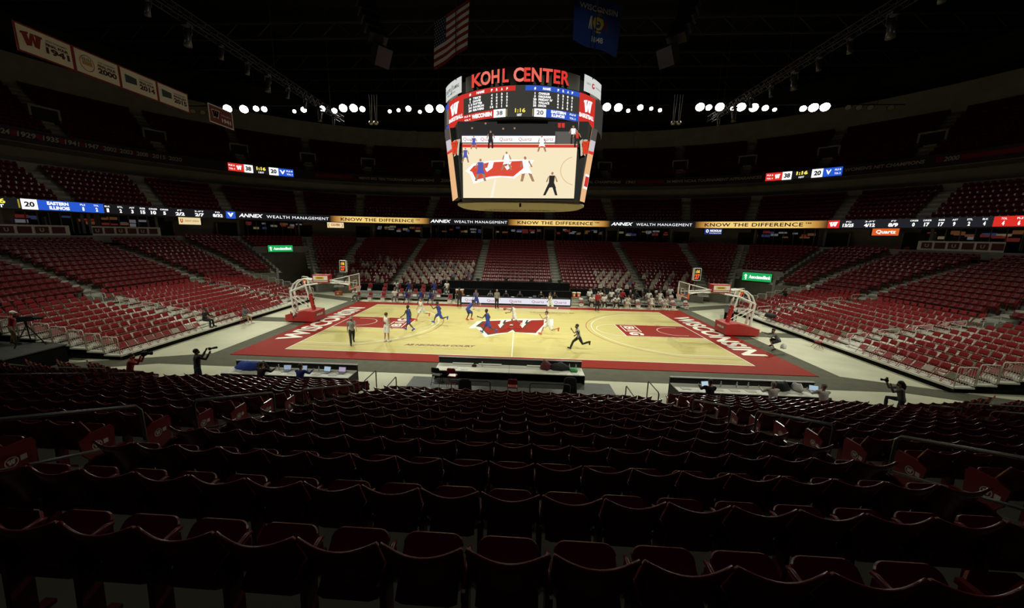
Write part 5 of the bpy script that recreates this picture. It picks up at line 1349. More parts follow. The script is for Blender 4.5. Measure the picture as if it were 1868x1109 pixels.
for a in (845, 877, 911, 946, 985):
    P = [pyy(a, 254, YS), pyy(a + 24, 254, YS)]
    text_mesh('picture_words', text_fit('Quartz', (P[1] - P[0]).length, .2), scol('quartz', (.45, .08, .10)), scr, f=lambda x, y, z, P=P: ((P[0].x + P[1].x) / 2 + x, YS - .018, (P[0].z + P[1].z) / 2 + y))
spoly('picture_logo', [c3(*p) for p in ((330, 590), (400, 520), (600, 480), (840, 462), (1600, 450), (1600, 520), (1640, 560), (1430, 690), (1240, 690), (1010, 650), (930, 670), (700, 690), (410, 760), (360, 640))][:0] or [c3(*p) for p in ((320, 600), (410, 515), (600, 480), (850, 465), (1140, 470))] + [c4(125, 470), c4(125, 520), c4(15, 620)] + [c3(*p) for p in ((900, 690), (760, 670), (690, 640), (620, 690), (420, 750), (370, 630))], 4, L_WHITE, scr)
spoly('picture_logo', [c3(*p) for p in ((370, 597), (420, 540), (600, 497), (860, 485))] + [c4(40, 478), c4(110, 478), c4(90, 520)] + [c3(*p) for p in ((890, 665), (720, 658), (690, 622), (620, 665), (450, 705), (400, 610))], 5, scol('logo', (.72, .075, .045)), scr)
for a in ((600, 497, 660, 490, 612, 560, 640, 565, 575, 612, 550, 570, 580, 560), (830, 497, 870, 490, 840, 545, 870, 550, 815, 590, 785, 545, 815, 540)):
    spoly('picture_logo', [c3(a[i], a[i + 1]) for i in range(0, 14, 2)], 6, L_WHITE, scr)
spoly('picture_line', [c3(665, 700), c3(690, 700), c3(650, 915), c3(615, 915)], 4, scol('line', (.95, .9, .75)), scr)
ar = [c4(660 - 190 * math.cos(t), 600 + 175 * math.sin(t)) for t in [(-75 + 150 * i / 14) * PI / 180 for i in range(15)]]; ar2 = [c4(660 - 182 * math.cos(t), 600 + 167 * math.sin(t)) for t in [(75 - 150 * i / 14) * PI / 180 for i in range(15)]]
ar2 = ar2[::-1]
for i in range(14): spoly('picture_line', [ar[i], ar[i + 1], ar2[i + 1], ar2[i]], 4, scol('arc', (.72, .48, .25)), scr)
def fig(px, py, h, top, bot, lean=0, stride=.25):
    """small figure in the video picture: head, torso, arms, two legs"""
    s_ = h; stride *= .5
    def q(x, y): return (px + x * s_ + lean * y * s_, py - y * s_)
    spoly('picture_head', [q(.055 * math.cos(t), .93 + .065 * math.sin(t)) for t in [2 * PI * i / 8 for i in range(8)]], 8, SKIN_, scr)
    spoly('picture_shirt', [q(-.12, .84), q(.12, .84), q(.11, .5), q(-.11, .5)], 7, top, scr)
    spoly('picture_shorts', [q(-.12, .52), q(.12, .52), q(.15 + stride * .4, .30), q(.02, .34), q(-.13 - stride * .4, .30)], 8, bot, scr)
    for e in (-1, 1): spoly('picture_leg', [q(e * .05, .36), q(e * .14 + e * stride * .3, .33), q(e * .13 + e * stride, .0), q(e * .03 + e * stride, .0)], 7, SKIN_ if bot is not SK else SK, scr)
    spoly('picture_arm', [q(.11, .82), q(.16, .8), q(.26, .58), q(.2, .56)], 9, SKIN_, scr); spoly('picture_arm', [q(-.11, .82), q(-.16, .8), q(-.24, .58), q(-.18, .56)], 9, SKIN_, scr)
fig(*c3(500, 720), 41, SB_, SB_); fig(*c3(810, 590), 34, L_WHITE, L_WHITE, 0, .35); fig(*c4(80, 725), 46, L_WHITE, L_WHITE, -.1, .3); fig(*c3(320, 500), 27, SB_, SB_); fig(*c3(420, 340), 24, SB_, SB_); fig(*c3(620, 330), 32, SK, SK, 0, .05); fig(*c4(250, 370), 30, L_WHITE, L_WHITE, 0, .3); fig(*c4(350, 890), 43, SK, SK, .1, .35)
fig(*c4(665, 320), 32, SR_, SK, 0, .05); fig(*c4(625, 280), 34, L_WHITE, SK, 0, .05)
for x, y in ((400, 90), (560, 35), (770, 98), (905, 92)): spoly('picture_head', [c3(x + 12 * math.cos(t), y + 12 * math.sin(t)) for t in [2 * PI * i / 8 for i in range(8)]], 5, SKIN_, scr)
for x in (460, 505): spoly('picture_cooler', [c4(x - 18, 30), c4(x + 18, 30), c4(x + 16, 85), c4(x - 16, 85)], 5, SR_, scr)
# side screens on the chamfers
for s in (-1, 1):
    if s < 0: q = [(811.5, 237, -2.7), (820.5, 233, -3.75), (835.5, 360, -4.1), (826, 367, -3.1)]
    else: q = [(1090, 237, -2.9), (1080, 233, -3.9), (1056.5, 366, -4.3), (1066, 369.5, -3.3)]
    P = [pyy(a, b, y) for a, b, y in q]
    def lerp(u, v): return (P[0].lerp(P[1], u)).lerp(P[3].lerp(P[2], u), v)
    nrm = (P[1] - P[0]).cross(P[3] - P[0]).normalized()
    if nrm.y > 0: nrm = -nrm
    def sq(name, u0, u1, v0, v1, m, k): return MB().add([lerp(u0, v0) + nrm * .01 * k, lerp(u1, v0) + nrm * .01 * k, lerp(u1, v1) + nrm * .01 * k, lerp(u0, v1) + nrm * .01 * k], [(0, 1, 2, 3)]).build(name, m, sbd)
    sq('side_screen', 0, 1, 0, 1, scol('side_wood', (.84, .48, .24)), 1)
    sq('side_picture', 0, 1, 0, .18, scol('side_dark', (.10, .08, .08)), 2); sq('side_picture', .05, .95, .16, .31, scol('side_white', (.6, .56, .6)), 3); sq('side_picture', 0, 1, .30, .345, SR_, 3)
    if s > 0: sq('side_picture', .05, .8, .62, .82, L_WHITE, 3); sq('side_picture', .1, .75, .65, .79, S_RED, 4)
    # backing and tilt frame
    fb = MB(); fb.add([p - nrm * .02 for p in P] + [p - nrm * .35 for p in P], [(0, 1, 2, 3), (7, 6, 5, 4)] + [(i, (i + 1) % 4, 4 + (i + 1) % 4, 4 + i) for i in range(4)]); fb.build('side_screen_case', HULL, sbd)
    # W emblem on the black corner pillar
    cx = 831 if s < 0 else 1066; a, b = pyy(cx - 7, 272, -4.75), pyy(cx + 7, 272, -4.75)
    for k, m, gr in ((0, L_WHITE, 1.22), (1, glow('emblem_red', (.75, .05, .02), 1.0), 1.0)):
        off = (.12 * -s if k == 0 else 0)
        text_mesh('corner_emblem', text_fit('W', (b - a).length * gr, .78 * gr, bold=.08), m if k else mat('emblem_edge', (.6, .6, .55)), sbd, M=Matrix.Translation(((a.x + b.x) / 2 + off, -5.15 - .02 * k, a.z)) @ Matrix.Rotation(s * math.radians(25), 4, 'Z') @ Matrix.Rotation(PI / 2, 4, 'X'))
for x, y in ((-4, -4), (4.5, -4), (-4, 4), (4.5, 4)): MB().cyl((x, y, 16.9), (x, y, 31), .03, n=6).build('hang_cable', BLACK, sbd)
# ================================================================== LAMPS, TRUSSES, SPEAKERS, FLAGS, BANNERS
LENS = glow('lamp_lens', (1.0, .98, .86), 30.0); LENSW = glow('lamp_lens_warm', (1.0, .90, .80), 30.0); LENSOFF = mat('lamp_lens_off', (.30, .27, .22), .15, .6)
LAMPS = [(415, 198, 3), (445, 199, 3), (467, 198, 2), (482, 199, 2), (537, 203, 1), (554, 200, 2), (588, 198, 2), (610, 202, 2), (626, 197, 3), (645, 197, 3), (661, 199, 2), (711, 203, 1), (727, 201, 1), (745, 198, 2), (766, 204, 1), (783, 198, 3), (803, 198, 3),
         (1107, 195, 3), (1128, 196, 3), (1146, 202, 1), (1168, 196, 2), (1188, 198, 1), (1204, 201, 1), (1277, 195, 3), (1293, 196, 2), (1313, 195, 3), (1336, 198, 1), (1352, 195, 3), (1375, 196, 3), (1396, 197, 2), (1413, 200, 1), (1465, 198, 2), (1484, 196, 3), (1505, 195, 3),
         (352, 203, -2), (370, 205, -2), (1547, 196, -2), (1567, 196, -2), (1588, 196, -2), (1625, 196, -2)]
hs_me = MB().tube([(0, 0, -.75), (0, 0, -.55), (0, 0, -.12), (0, 0, 0), (0, 0, .06)], [.12, .5, .85, 1.0, 1.08], n=14).mesh('housing', BLACK, True)
yk_me = MB().tube([(-1.12, 0, 0), (-1.12, 0, -.9), (0, 0, -1.25), (1.12, 0, -.9), (1.12, 0, 0)], .07, n=5).mesh('yoke', BLACK)
def disc_mesh(m):
    n = 16; return MB().add([(math.cos(2 * PI * i / n) * .95, math.sin(2 * PI * i / n) * .95, .075) for i in range(n)], [tuple(range(n))]).mesh('lens', m)
ln_me = {1: disc_mesh(LENS), 2: disc_mesh(LENSW), 3: disc_mesh(LENS), -2: disc_mesh(LENSOFF)}
nl = nu = 0
for px, py, sz in sorted(LAMPS):
    p = pyy(px, py, LAMP_Y); r = {1: .22, 2: .35, 3: .50, -2: .30}[sz]
    root = empty('floodlight', p)
    if sz > 0: nl += 1; tag(root, f'lit floodlight, {ordn(nl)} from the left in the far row of court lights', 'floodlight', 'lit court floodlights')
    else: nu += 1; tag(root, f'unlit floodlight at the {"left" if px < 900 else "right"} end of the far light row, {WORD[nu]} from left', 'floodlight', 'unlit court floodlights')
    aim = (Vector((p.x * .55, -6, 0)) - p); rot = aim.to_track_quat('Z', 'Y').to_euler(); root.rotation_euler = rot
    for nm, me in (('housing', hs_me), ('lens', ln_me[sz]), ('yoke', yk_me)): o = link(nm, me, root); o.scale = (r, r, r)
for a, b, nm in ((330, 700, 'left'), (700, 860, 'inner left'), (1060, 1220, 'inner right'), (1260, 1650, 'right')):
    p0, p1 = pyy(a, 192, LAMP_Y + .5), pyy(b, 192, LAMP_Y + .5)
    root = empty('light_bar', p0); tag(root, f'dark steel bar carrying the {nm} group of court floodlights', 'light bar', 'light bars')
    z = 23.35 - p0.z
    MB().tube([(0, 0, z), (p1.x - p0.x, 0, z)], .06, n=6).build('bar', BEAM, root)
    for k in range(4): x = (p1.x - p0.x) * (k + .5) / 4; MB().cyl((x, 0, z), (x, 0, 30 - p0.z), .025, n=5).build('hanger', BEAM, root)
TR = mat('truss_metal', (.10, .10, .095), .3, .5, metal=.8)
for s in (-1, 1):
    sd = 'left' if s < 0 else 'right'
    root = empty('lighting_truss', (s * 20.3, 0, 20)); tag(root, f'aluminium box truss hanging on the {sd} above the court', 'truss')
    y0, y1, h = -9.0, 14.5, .26
    for a in (-h, h):
        for b in (-h, h): MB().tube([(a, y0, b), (a, y1, b)], .028, n=6).build('chord', TR, root)
    lt = MB(); y = y0; k = 0
    while y < y1 - .4:
        e = 1 if k % 2 else -1
        for a in (-h, h): lt.tube([(a, y, -h * e), (a, y + .5, h * e)], .015, n=4); lt.tube([(-h * e, y, a), (h * e, y + .5, a)], .015, n=4)
        y += .5; k += 1
    tag(lt.build('lattice', TR, root), kind='stuff')
    for yy in (-6, 3, 12): MB().cyl((0, yy, h), (0, yy, 11), .02, n=5).build('hanger', BEAM, root)
    for j, yy in enumerate((-7.6, -5.2, -2.6, -.2, 2.0, 4.6, 7.2, 9.8, 12.6)):
        r2 = empty('moving_light', (s * 20.3, yy, 20 - .3)); tag(r2, f'moving-head stage light under the {sd} truss, {WORD[j + 1]} from the near end', 'stage light', 'stage lights on the trusses')
        big = 1.15 if j % 3 == 1 else .8
        MB().box((0, 0, -.08 * big), (.34 * big, .34 * big, .14 * big)).build('base', mat('fixture_grey', (.04, .04, .04), .4), r2)
        MB().tube([(-.2 * big, 0, -.15 * big), (-.22 * big, 0, -.5 * big), (-.2 * big, 0, -.6 * big)], .035 * big, n=6).build('yoke_arm', MATS['fixture_grey'], r2)
        MB().tube([(.2 * big, 0, -.15 * big), (.22 * big, 0, -.5 * big), (.2 * big, 0, -.6 * big)], .035 * big, n=6).build('yoke_arm', MATS['fixture_grey'], r2)
        MB().tube([(0, .02, -.30 * big), (0, 0, -.42 * big), (0, -.06, -.85 * big), (0, -.1, -1.15 * big)], [.09 * big, .16 * big, .15 * big, .19 * big], n=12).build('head', mat('fixture_light', (.05, .05, .048), .3), r2, smooth=True)
    # line array + loudspeaker
    top = pdep(655 if s < 0 else 1272, -70, 23); p0 = pdep(675 if s < 0 else 1250, 30, 23)
    la = empty('line_array', p0); tag(la, f'curved hanging line array of loudspeakers, {sd} of the scoreboard', 'speaker array')
    for j in range(9):
        f = j / 8; pp = pdep((660 + 28 * f ** 2.2) if s < 0 else (1268 - 32 * f ** 2.2), -60 + 128 * f, 23) - p0
        cab = MB().box((0, 0, 0), (1.15, .62, .50)).mesh('speaker_cabinet', mat('speaker_black', (.016, .016, .015), .7))
        o = link('speaker_cabinet', cab, la, pp); o.rotation_euler = (math.radians(-8 - 30 * f), 0, math.radians(-s * 42))
        link('grille', MB().box((0, -.315, 0), (1.05, .02, .42)).mesh('grille', mat('speaker_grille', (.05, .05, .048), .5)), o)
    MB().cyl(pdep(685 if s < 0 else 1238, 40, 23) - p0, pdep(684 if s < 0 else 1240, -120, 23) - p0, .025, n=5).build('hang_cable', BEAM, la)
    pb = pdep(694 if s < 0 else 1220, 101, 23); lb = empty('loudspeaker', pb); tag(lb, f'black box loudspeaker hanging under the {sd} line array', 'loudspeaker')
    lb.rotation_euler = (math.radians(32), 0, math.radians(-s * 50))
    MB().prism([(-.5, -.45), (.5, -.45), (.38, .55), (-.38, .55)], 1.1, z0=-.55).build('cabinet', MATS['speaker_black'], lb)
    MB().box((0, -.46, 0), (.98, .025, 1.06)).build('grille', mat('grille_edge', (.010, .010, .010), .4), lb)
    for k in range(2):
        pm = pdep((677, 686)[k] if s < 0 else (1228, 1238)[k], 224, 42)
        hm = empty('hanging_lamp', pm); tag(hm, f'small round lamp hanging on wires {sd} of the scoreboard, {("left", "right")[k]} of the pair', 'lamp', 'small round hanging lamps')
        MB().ball((0, 0, 0), .26, 12, 8).build('globe', mat('globe_chrome', (.55, .50, .42), .25, metal=.6), hm, smooth=True)
        for e in (-.05, .08): MB().cyl((e, 0, .2), (e * 2.5, 0, 3.0), .018, n=4).build('wire', mat('wire_pale', (.5, .48, .44), .5), hm)
# ---- flags
def cloth_patch(name, P, u0, u1, v0, v1, m, parent, nu_=8, nv=6, off=0.0, amp=.05):
    TL, TRr, BL, BR = P
    nrm = (TRr - TL).cross(BL - TL).normalized()
    if nrm.dot(CAM - TL) < 0: nrm = -nrm
    vs_ = []
    for j in range(nv + 1):
        for i in range(nu_ + 1):
            u = u0 + (u1 - u0) * i / nu_; v = v0 + (v1 - v0) * j / nv
            p = TL.lerp(TRr, u).lerp(BL.lerp(BR, u), v)
            p = p + nrm * (off + amp * math.sin(u * 9 + v * 2) * v); vs_.append(p - TL)
    fs = [(j * (nu_ + 1) + i, j * (nu_ + 1) + i + 1, (j + 1) * (nu_ + 1) + i + 1, (j + 1) * (nu_ + 1) + i) for j in range(nv) for i in range(nu_)]
    return MB().add(vs_, fs).build(name, m, parent, smooth=True)
FLR, FLW, FLB = mat('flag_red', (.22, .012, .016), .9), mat('flag_white', (.62, .60, .54), .9), mat('flag_navy', (.012, .014, .05), .9)
P = (pdep(792, 42, 28), pdep(857, -3, 25.2), pdep(792.5, 129, 28), pdep(851.5, 88, 25.2))
us = empty('striped_flag', P[0]); tag(us, 'hanging flag with red and white stripes and a starred blue corner', 'flag')
for i in range(13): cloth_patch('stripe', P, .36 if i < 7 else 0, 1, i / 13, (i + 1) / 13, FLW if i % 2 else FLR, us, 8, 1)
cloth_patch('canton', P, 0, .36, 0, 7 / 13, FLB, us, 4, 4)
st_ = MB(); TL, TRr, BL, BR = P; nrm = (TRr - TL).cross(BL - TL).normalized(); nrm = nrm if nrm.dot(CAM - TL) > 0 else -nrm
eu, ev = (TRr - TL), (BL - TL)
for r in range(9):
    for c in range(6 if r % 2 == 0 else 5):
        u = .03 + .06 * c + (.03 if r % 2 else 0); v = (r + .5) / 9 * 7 / 13
        ctr = TL.lerp(TRr, u).lerp(BL.lerp(BR, u), v) + nrm * (.03 + .05 * math.sin(u * 9 + v * 2) * v) - TL
        pts = []
        for k in range(10):
            a = PI / 2 + k * PI / 5; rr = .062 if k % 2 == 0 else .027; pts.append(ctr + eu.normalized() * (rr * math.cos(a)) - ev.normalized() * (rr * math.sin(a)))
        st_.add(pts, [tuple(range(10))])
tag(st_.build('star', FLW, us), kind='stuff')
P = (pdep(1048, -14, 24.3), pdep(1136, 8, 26.6), pdep(1043.5, 74, 24.3), pdep(1126, 104, 26.6))
wf = empty('blue_flag', P[0]); tag(wf, 'hanging royal blue state flag with a coat of arms and the year 1848', 'flag')
cloth_patch('field', P, 0, 1, 0, 1, mat('flag_blue', (.018, .055, .30), .85), wf, 16, 10, amp=.09)
TL, TRr, BL, BR = P; nrmf = (TRr - TL).cross(BL - TL).normalized(); nrmf = nrmf if nrmf.dot(CAM - TL) > 0 else -nrmf
def onflag(u, v, off=.03): return TL.lerp(TRr, u).lerp(BL.lerp(BR, u), v) + nrmf * (off + .09 * math.sin(u * 9 + v * 2) * v) - TL
def flag_text(s, u0, u1, vc, h, m):
    V, Fc = text_fit(s, u1 - u0, h, bold=.02); text_mesh('lettering', (V, Fc), m, wf, f=lambda x, y, z: onflag((u0 + u1) / 2 + x, vc - y))
def flag_poly(name, pts, m, off): MB().add([onflag(u, v, off) for u, v in pts], [tuple(range(len(pts)))]).build(name, m, wf)
FW2, FY = mat('flag_letter', (.75, .73, .66), .9), mat('flag_gold', (.62, .45, .05), .9)
flag_text('WISCONSIN', .10, .90, .22, .11, FW2); flag_text('1848', .40, .62, .82, .11, FW2)
flag_poly('shield', [(.42, .40), (.50, .37), (.60, .40), (.62, .50), (.58, .60), (.51, .635), (.44, .60), (.40, .50)], FY, .04)
flag_poly('shield_centre', [(.51 + .05 * math.cos(2 * PI * i / 12), .52 + .07 * math.sin(2 * PI * i / 12)) for i in range(12)], mat('flag_blue', (.018, .055, .30)), .05)
flag_poly('sailor_figure', [(.35, .38), (.38, .38), (.385, .5), (.40, .64), (.36, .64), (.35, .5), (.335, .64), (.315, .64), (.33, .46)], FW2, .04)
flag_poly('miner_figure', [(.64, .39), (.67, .39), (.69, .48), (.70, .64), (.67, .64), (.66, .53), (.645, .64), (.62, .64), (.63, .48)], mat('flag_maroon', (.16, .02, .03), .9), .04)
flag_poly('crest', [(.46, .34), (.50, .29), (.56, .29), (.58, .34), (.52, .36)], mat('flag_brown', (.22, .12, .05), .9), .04)
flag_poly('motto_ribbon', [(.42, .26), (.52, .22), (.62, .26), (.61, .28), (.52, .25), (.43, .28)], FW2, .04)
flag_poly('cornucopia', [(.44, .655), (.50, .65), (.58, .66), (.55, .685), (.47, .685)], FY, .05)
# ---- banners (flat cloth on x = -28, facing the court)
BW, BR_, BK = mat('banner_white', (.55, .51, .44), .9), mat('banner_red', (.16, .010, .014), .9), mat('banner_ink', (.035, .012, .016), .9)
BX = -28.0
def banner(y0, y1, z0, z1, name, label, field, edge, bw):
    root = empty('banner', (BX, (y0 + y1) / 2, z0)); tag(root, label, 'banner', 'hanging championship banners')
    w_, h = y1 - y0, z1 - z0
    MB().box((0, 0, h / 2), (.02, w_, h)).build('border', edge, root); MB().box((.012, 0, h / 2), (.01, w_ - 2 * bw, h - 2 * bw)).build('field', field, root)
    return root, w_, h
def btext(root, s, yc, zc, w_, h, m, **k): text_mesh('lettering', text_fit(s, w_, h, **k), m, root, M=Matrix.Translation((.025, yc, zc)) @ Matrix(((0, 0, 1, 0), (1, 0, 0, 0), (0, 1, 0, 0), (0, 0, 0, 1))))
ys = (-7.95, -5.25, -2.55, .15, 2.86)
for i, (yr, l2) in enumerate((('1941', 'FINAL FOUR'), ('2000', 'FINAL FOUR'), ('2014', 'FINAL FOUR'), ('2015', 'FINALIST'))):
    root, w_, h = banner(ys[i], ys[i + 1], 17.05, 18.57, yr, ('white red-edged banner with a big maroon W, leftmost of the row', 'white red-edged banner with a round gold and green logo', 'white red-edged banner with dark square logo, second from right', 'white red-edged finalist banner at the right end of the row')[i], BW, BR_, .09)
    btext(root, yr, .55, h * .40, 1.15, .34, BK, bold=.05); btext(root, l2, .55, h * .60, 1.1, .16, BK, bold=.05); btext(root, 'NCAA TOURNAMENT', .55, h * .74, 1.05, .08, BK, bold=.02)
    if i == 0: btext(root, 'W', -.62, h * .55, 1.0, .72, BR_, bold=.10)
    elif i == 1:
        n = 20; MB().add([(.026, -.62 + .42 * math.cos(2 * PI * k / n), h * .5 + .48 * math.sin(2 * PI * k / n)) for k in range(n)] + [(.026, -.62 + .38 * math.cos(2 * PI * k / n), h * .5 + .44 * math.sin(2 * PI * k / n)) for k in range(n)], [(k, (k + 1) % n, n + (k + 1) % n, n + k) for k in range(n)]).build('logo_ring', mat('banner_rust', (.3, .05, .02), .9), root)
        MB().add([(.027, -.9, h * .42), (.027, -.34, h * .42), (.027, -.34, h * .58), (.027, -.9, h * .58)], [(0, 1, 2, 3)]).build('logo_band', mat('banner_gold', (.35, .22, .06), .9), root)
        for k in range(5): MB().add([(.027, -.9 + .11 * k, h * .6), (.027, -.82 + .11 * k, h * .6), (.027, -.86 + .11 * k, h * (.72 + .05 * (k % 2)))], [(0, 1, 2)]).build('logo_spike', mat('banner_green', (.03, .06, .04), .9), root)
    else:
        MB().add([(.026, -1.0, h * .36), (.026, -.2, h * .40), (.026, -.2, h * .68), (.026, -1.0, h * .72)], [(0, 1, 2, 3)]).build('logo_block', mat('banner_slate', (.03, .04, .05), .9), root)
        btext(root, 'FINAL', -.6, h * .60, .62, .17, BW, bold=.04); btext(root, 'FOUR', -.6, h * .46, .62, .17, BW, bold=.04)
root, w_, h = banner(4.85, 7.7, 17.0, 18.6, '1941', 'maroon banner with white edge and the year 1941', mat('banner_maroon', (.13, .014, .02), .9), BW, .10)
btext(root, '1941', .55, h * .32, 1.1, .34, BW, bold=.05); btext(root, 'NATIONAL CHAMPIONS', .55, h * .6, 1.1, .12, BW); btext(root, 'W', -.65, h * .55, .95, .72, BW, bold=.12); btext(root, 'W', -.65, h * .55, .82, .6, BR_, bold=.06)
# ================================================================== COURTSIDE
# LED advertising board
ab = empty('advertising_board', (0, 9.42, 0)); tag(ab, 'long white LED advertising board with five magenta words at the far sideline', 'advertising board')
MB().box((0, .12, .42), (11.75, .24, .84)).build('case', BLACK, ab)
MB().add([(-5.8, -.004, .17), (5.8, -.004, .17), (5.8, -.004, .78), (-5.8, -.004, .78)], [(0, 1, 2, 3)]).build('led_face', glow('board_white', (.78, .78, .86), 1.0), ab)
for k in range(5):
    text_mesh('lettering', text_fit('Quartz', 1.30, .27), glow('board_magenta', (.42, .05, .10), 1.0), ab, M=Matrix.Translation((-4.78 + 2.39 * k, -.012, .46)) @ Matrix.Rotation(PI / 2, 4, 'X'))
ot = empty('officials_table', (0, 10.1, 0)); tag(ot, 'black-skirted officials table behind the advertising board', 'table')
MB().box((0, 0, .76), (11.6, .75, .05)).build('table_top', BLACK, ot); MB().box((0, .3, .37), (11.5, .04, .72)).build('skirt', BLACKCLOTH, ot)
for i, x in enumerate((-5.2, -2.1, -.3, 1.6, 2.9, 3.8)):
    o = MB().box((x, 10.05, .80), (.32, .24, .03)).build('paper_stack', C_WH); tag(o, f'small white stack of papers on the officials table, {WORD[i + 1]} from left', 'paper', 'papers on the officials table')
def laptop(loc, rz, label, scr=None):
    r = empty('laptop', loc, rz); tag(r, label, 'laptop', 'laptops on the press tables')
    MB().box((0, 0, .012), (.36, .25, .022)).build('keyboard_base', mat('laptop_grey', (.25, .25, .25), .4), r)
    M = Matrix.Translation((0, .125, .02)) @ Matrix.Rotation(math.radians(-18), 4, 'X')
    MB().box((0, 0, .12), (.36, .012, .24), M=M).build('lid', MATS['laptop_grey'], r)
    MB().add([(-.165, -.008, .015), (.165, -.008, .015), (.165, -.008, .225), (-.165, -.008, .225)], [(0, 1, 2, 3)], M=M).build('screen', scr or glow('laptop_screen', (.35, .42, .55), .8), r)
laptop((2.05, 10.2, .785), PI, 'open laptop at the right part of the officials table')
# drapes behind the benches
def drape(x0, x1, y, z1, label):
    n = int((x1 - x0) / .12); pts = [(x0 + (x1 - x0) * i / n, y + .04 * math.sin(i * 1.9)) for i in range(n + 1)]
    r = empty('black_drape', ((x0 + x1) / 2, y, 0)); tag(r, label, 'drape', 'black drapes behind the benches'); cx = (x0 + x1) / 2
    mb = MB(); V = [(x - cx, yy - y, z) for x, yy in pts for z in (0, z1)]; mb.add(V, [(2 * i, 2 * i + 2, 2 * i + 3, 2 * i + 1) for i in range(n)]); mb.build('cloth', BLACKCLOTH, r)
    MB().tube([(x0 - cx, 0, z1), (x1 - cx, 0, z1)], .02, n=6).build('rail', DARKRAIL, r)
drape(-8.9, 6.3, 13.9, 1.95, 'tall black drape behind the officials table'); drape(-8.9, 6.3, 12.2, 1.25, 'lower black drape just behind the officials'); drape(-20.5, -9, 14.9, 1.15, 'low black drape behind the left bench'); drape(6.5, 20.5, 14.9, 1.15, 'low black drape behind the right bench')
mr = empty('media_counter', (-1.3, 14.25, 0)); tag(mr, 'black media counter along the front of the far centre seats', 'counter')
MB().box((0, 0, 1.9), (15, .5, .06)).build('counter_top', BLACK, mr); MB().box((0, .2, .95), (15, .04, 1.85)).build('skirt', BLACKCLOTH, mr)
for i, x in enumerate((-7.6, -6.2, -4.6, -1.2, 1.8, 4.0, 5.1)):
    m_ = empty('monitor', (x, 14.2, 1.93)); tag(m_, f'small dark monitor on the far media counter, {WORD[i + 1]} from left', 'monitor', 'monitors on the media counter')
    MB().box((0, .05, .2), (.42, .04, .28)).build('screen_case', BLACK, m_); MB().box((0, .05, .03), (.2, .15, .06)).build('stand', BLACK, m_)
# bench platforms and chairs
PLAT = mat('platform_grey', (.16, .16, .15), .6)
BC_ST = mat('bench_steel', (.45, .44, .40), .4, metal=.5)
bch = MB(); 
bc_back = {}; 
def bench_chair_mesh():
    f = MB()
    for e in (-1, 1):
        f.tube([(e * .22, -.2, 0), (e * .22, .18, .46), (e * .2, .25, .9)], .014, n=5); f.tube([(e * .22, .2, 0), (e * .22, -.18, .45)], .014, n=5)
    b = MB(); b.tube([(0, .20, .55), (0, .22, .66), (0, .24, .82), (0, .25, .92)], [.2, .24, .23, .15], 12, ry=[.035, .045, .045, .03], up=(1, 0, 0))
    s_ = MB(); s_.box((0, 0, .47), (.44, .42, .06))
    k = MB(); k.box((0, -.215, .24), (.42, .012, .26))
    return f.mesh('chair_frame', BC_ST), b.mesh('backrest', CHAIR_RED, True), s_.mesh('seat', CHAIR_RED), k.mesh('label_panel', WHITE)
F_, B_, S__, K_ = bench_chair_mesh()
kt = MB(); 
def bench_chair(x, r, side, idx):
    root = empty('bench_chair', (x, BROWY[r], BROWZ[r]), random.uniform(-.06, .06)); tag(root, f'padded team chair on the {side} bench, {("front", "middle", "back")[r]} row, {WORD[idx]} from left', 'chair', f'{side} bench chairs')
    link('chair_frame', F_, root)
    for nm, me, m in (('backrest', B_, CHAIR_RED if side == 'left' else C_WH), ('seat', S__, CHAIR_RED), ('label_panel', K_, WHITE)):
        o = link(nm, me, root); o.material_slots[0].link = 'OBJECT'; o.material_slots[0].material = m
    p = MB(); p.box((0, -.223, .26), (.28, .006, .05)).build('label_word', RED, root) if r == 0 else None
    if side == 'right': MB().box((0, .17, .66), (.46, .10, .05)).build('cover_band', CHAIR_RED, root)
CHL = {0: (-17.4, -16.0, -14.55, -13.1, -11.75, -10.25, -9.15, -7.15), 1: (-14.9, -12.9, -11.3, -10.4, -8.6), 2: (-17.0, -15.2, -13.6, -12.2, -10.7, -9.3, -7.85)}
CHR = {0: (7.0, 8.05, 9.3, 10.55, 11.75, 12.95, 14.2, 15.6, 16.6, 17.9), 1: (8.0, 9.1, 10.35, 11.5, 12.9, 14.3, 15.5, 16.9), 2: (8.7, 10.1, 11.35, 13.0, 14.35, 15.75, 17.0)}
for side, D in (('left', CHL), ('right', CHR)):
    x0, x1 = (-18.3, -7.2) if side == 'left' else (7.4, 18.2)
    for r in (1, 2):
        pf = empty('bench_platform', ((x0 + x1) / 2, BROWY[r] + .05, 0)); tag(pf, f'{("low", "high")[r - 1]} grey bench platform on the {side} side', 'platform')
        L_ = x1 - x0; n = 5
        for k in range(n): link('deck_panel', MB().box((0, 0, 0), (L_ / n - .03, 1.12, .05)).mesh('deck_panel', PLAT), pf, (-L_ / 2 + L_ * (k + .5) / n, 0, BROWZ[r] - .025))
        MB().box((0, -.56, BROWZ[r] - .05), (L_, .03, .10)).build('edge_trim', BC_ST, pf)
        for k in range(n + 1):
            for y in (-.48, .48): link('leg', MB().box((0, 0, BROWZ[r] / 2 - .03), (.05, .05, BROWZ[r] - .06)).mesh('leg', BC_ST), pf, (-L_ / 2 + .03 + (L_ - .06) * k / n, y, 0))
    for r, xs in D.items():
        for i, x in enumerate(xs): bench_chair(x, r, side, i + 1)
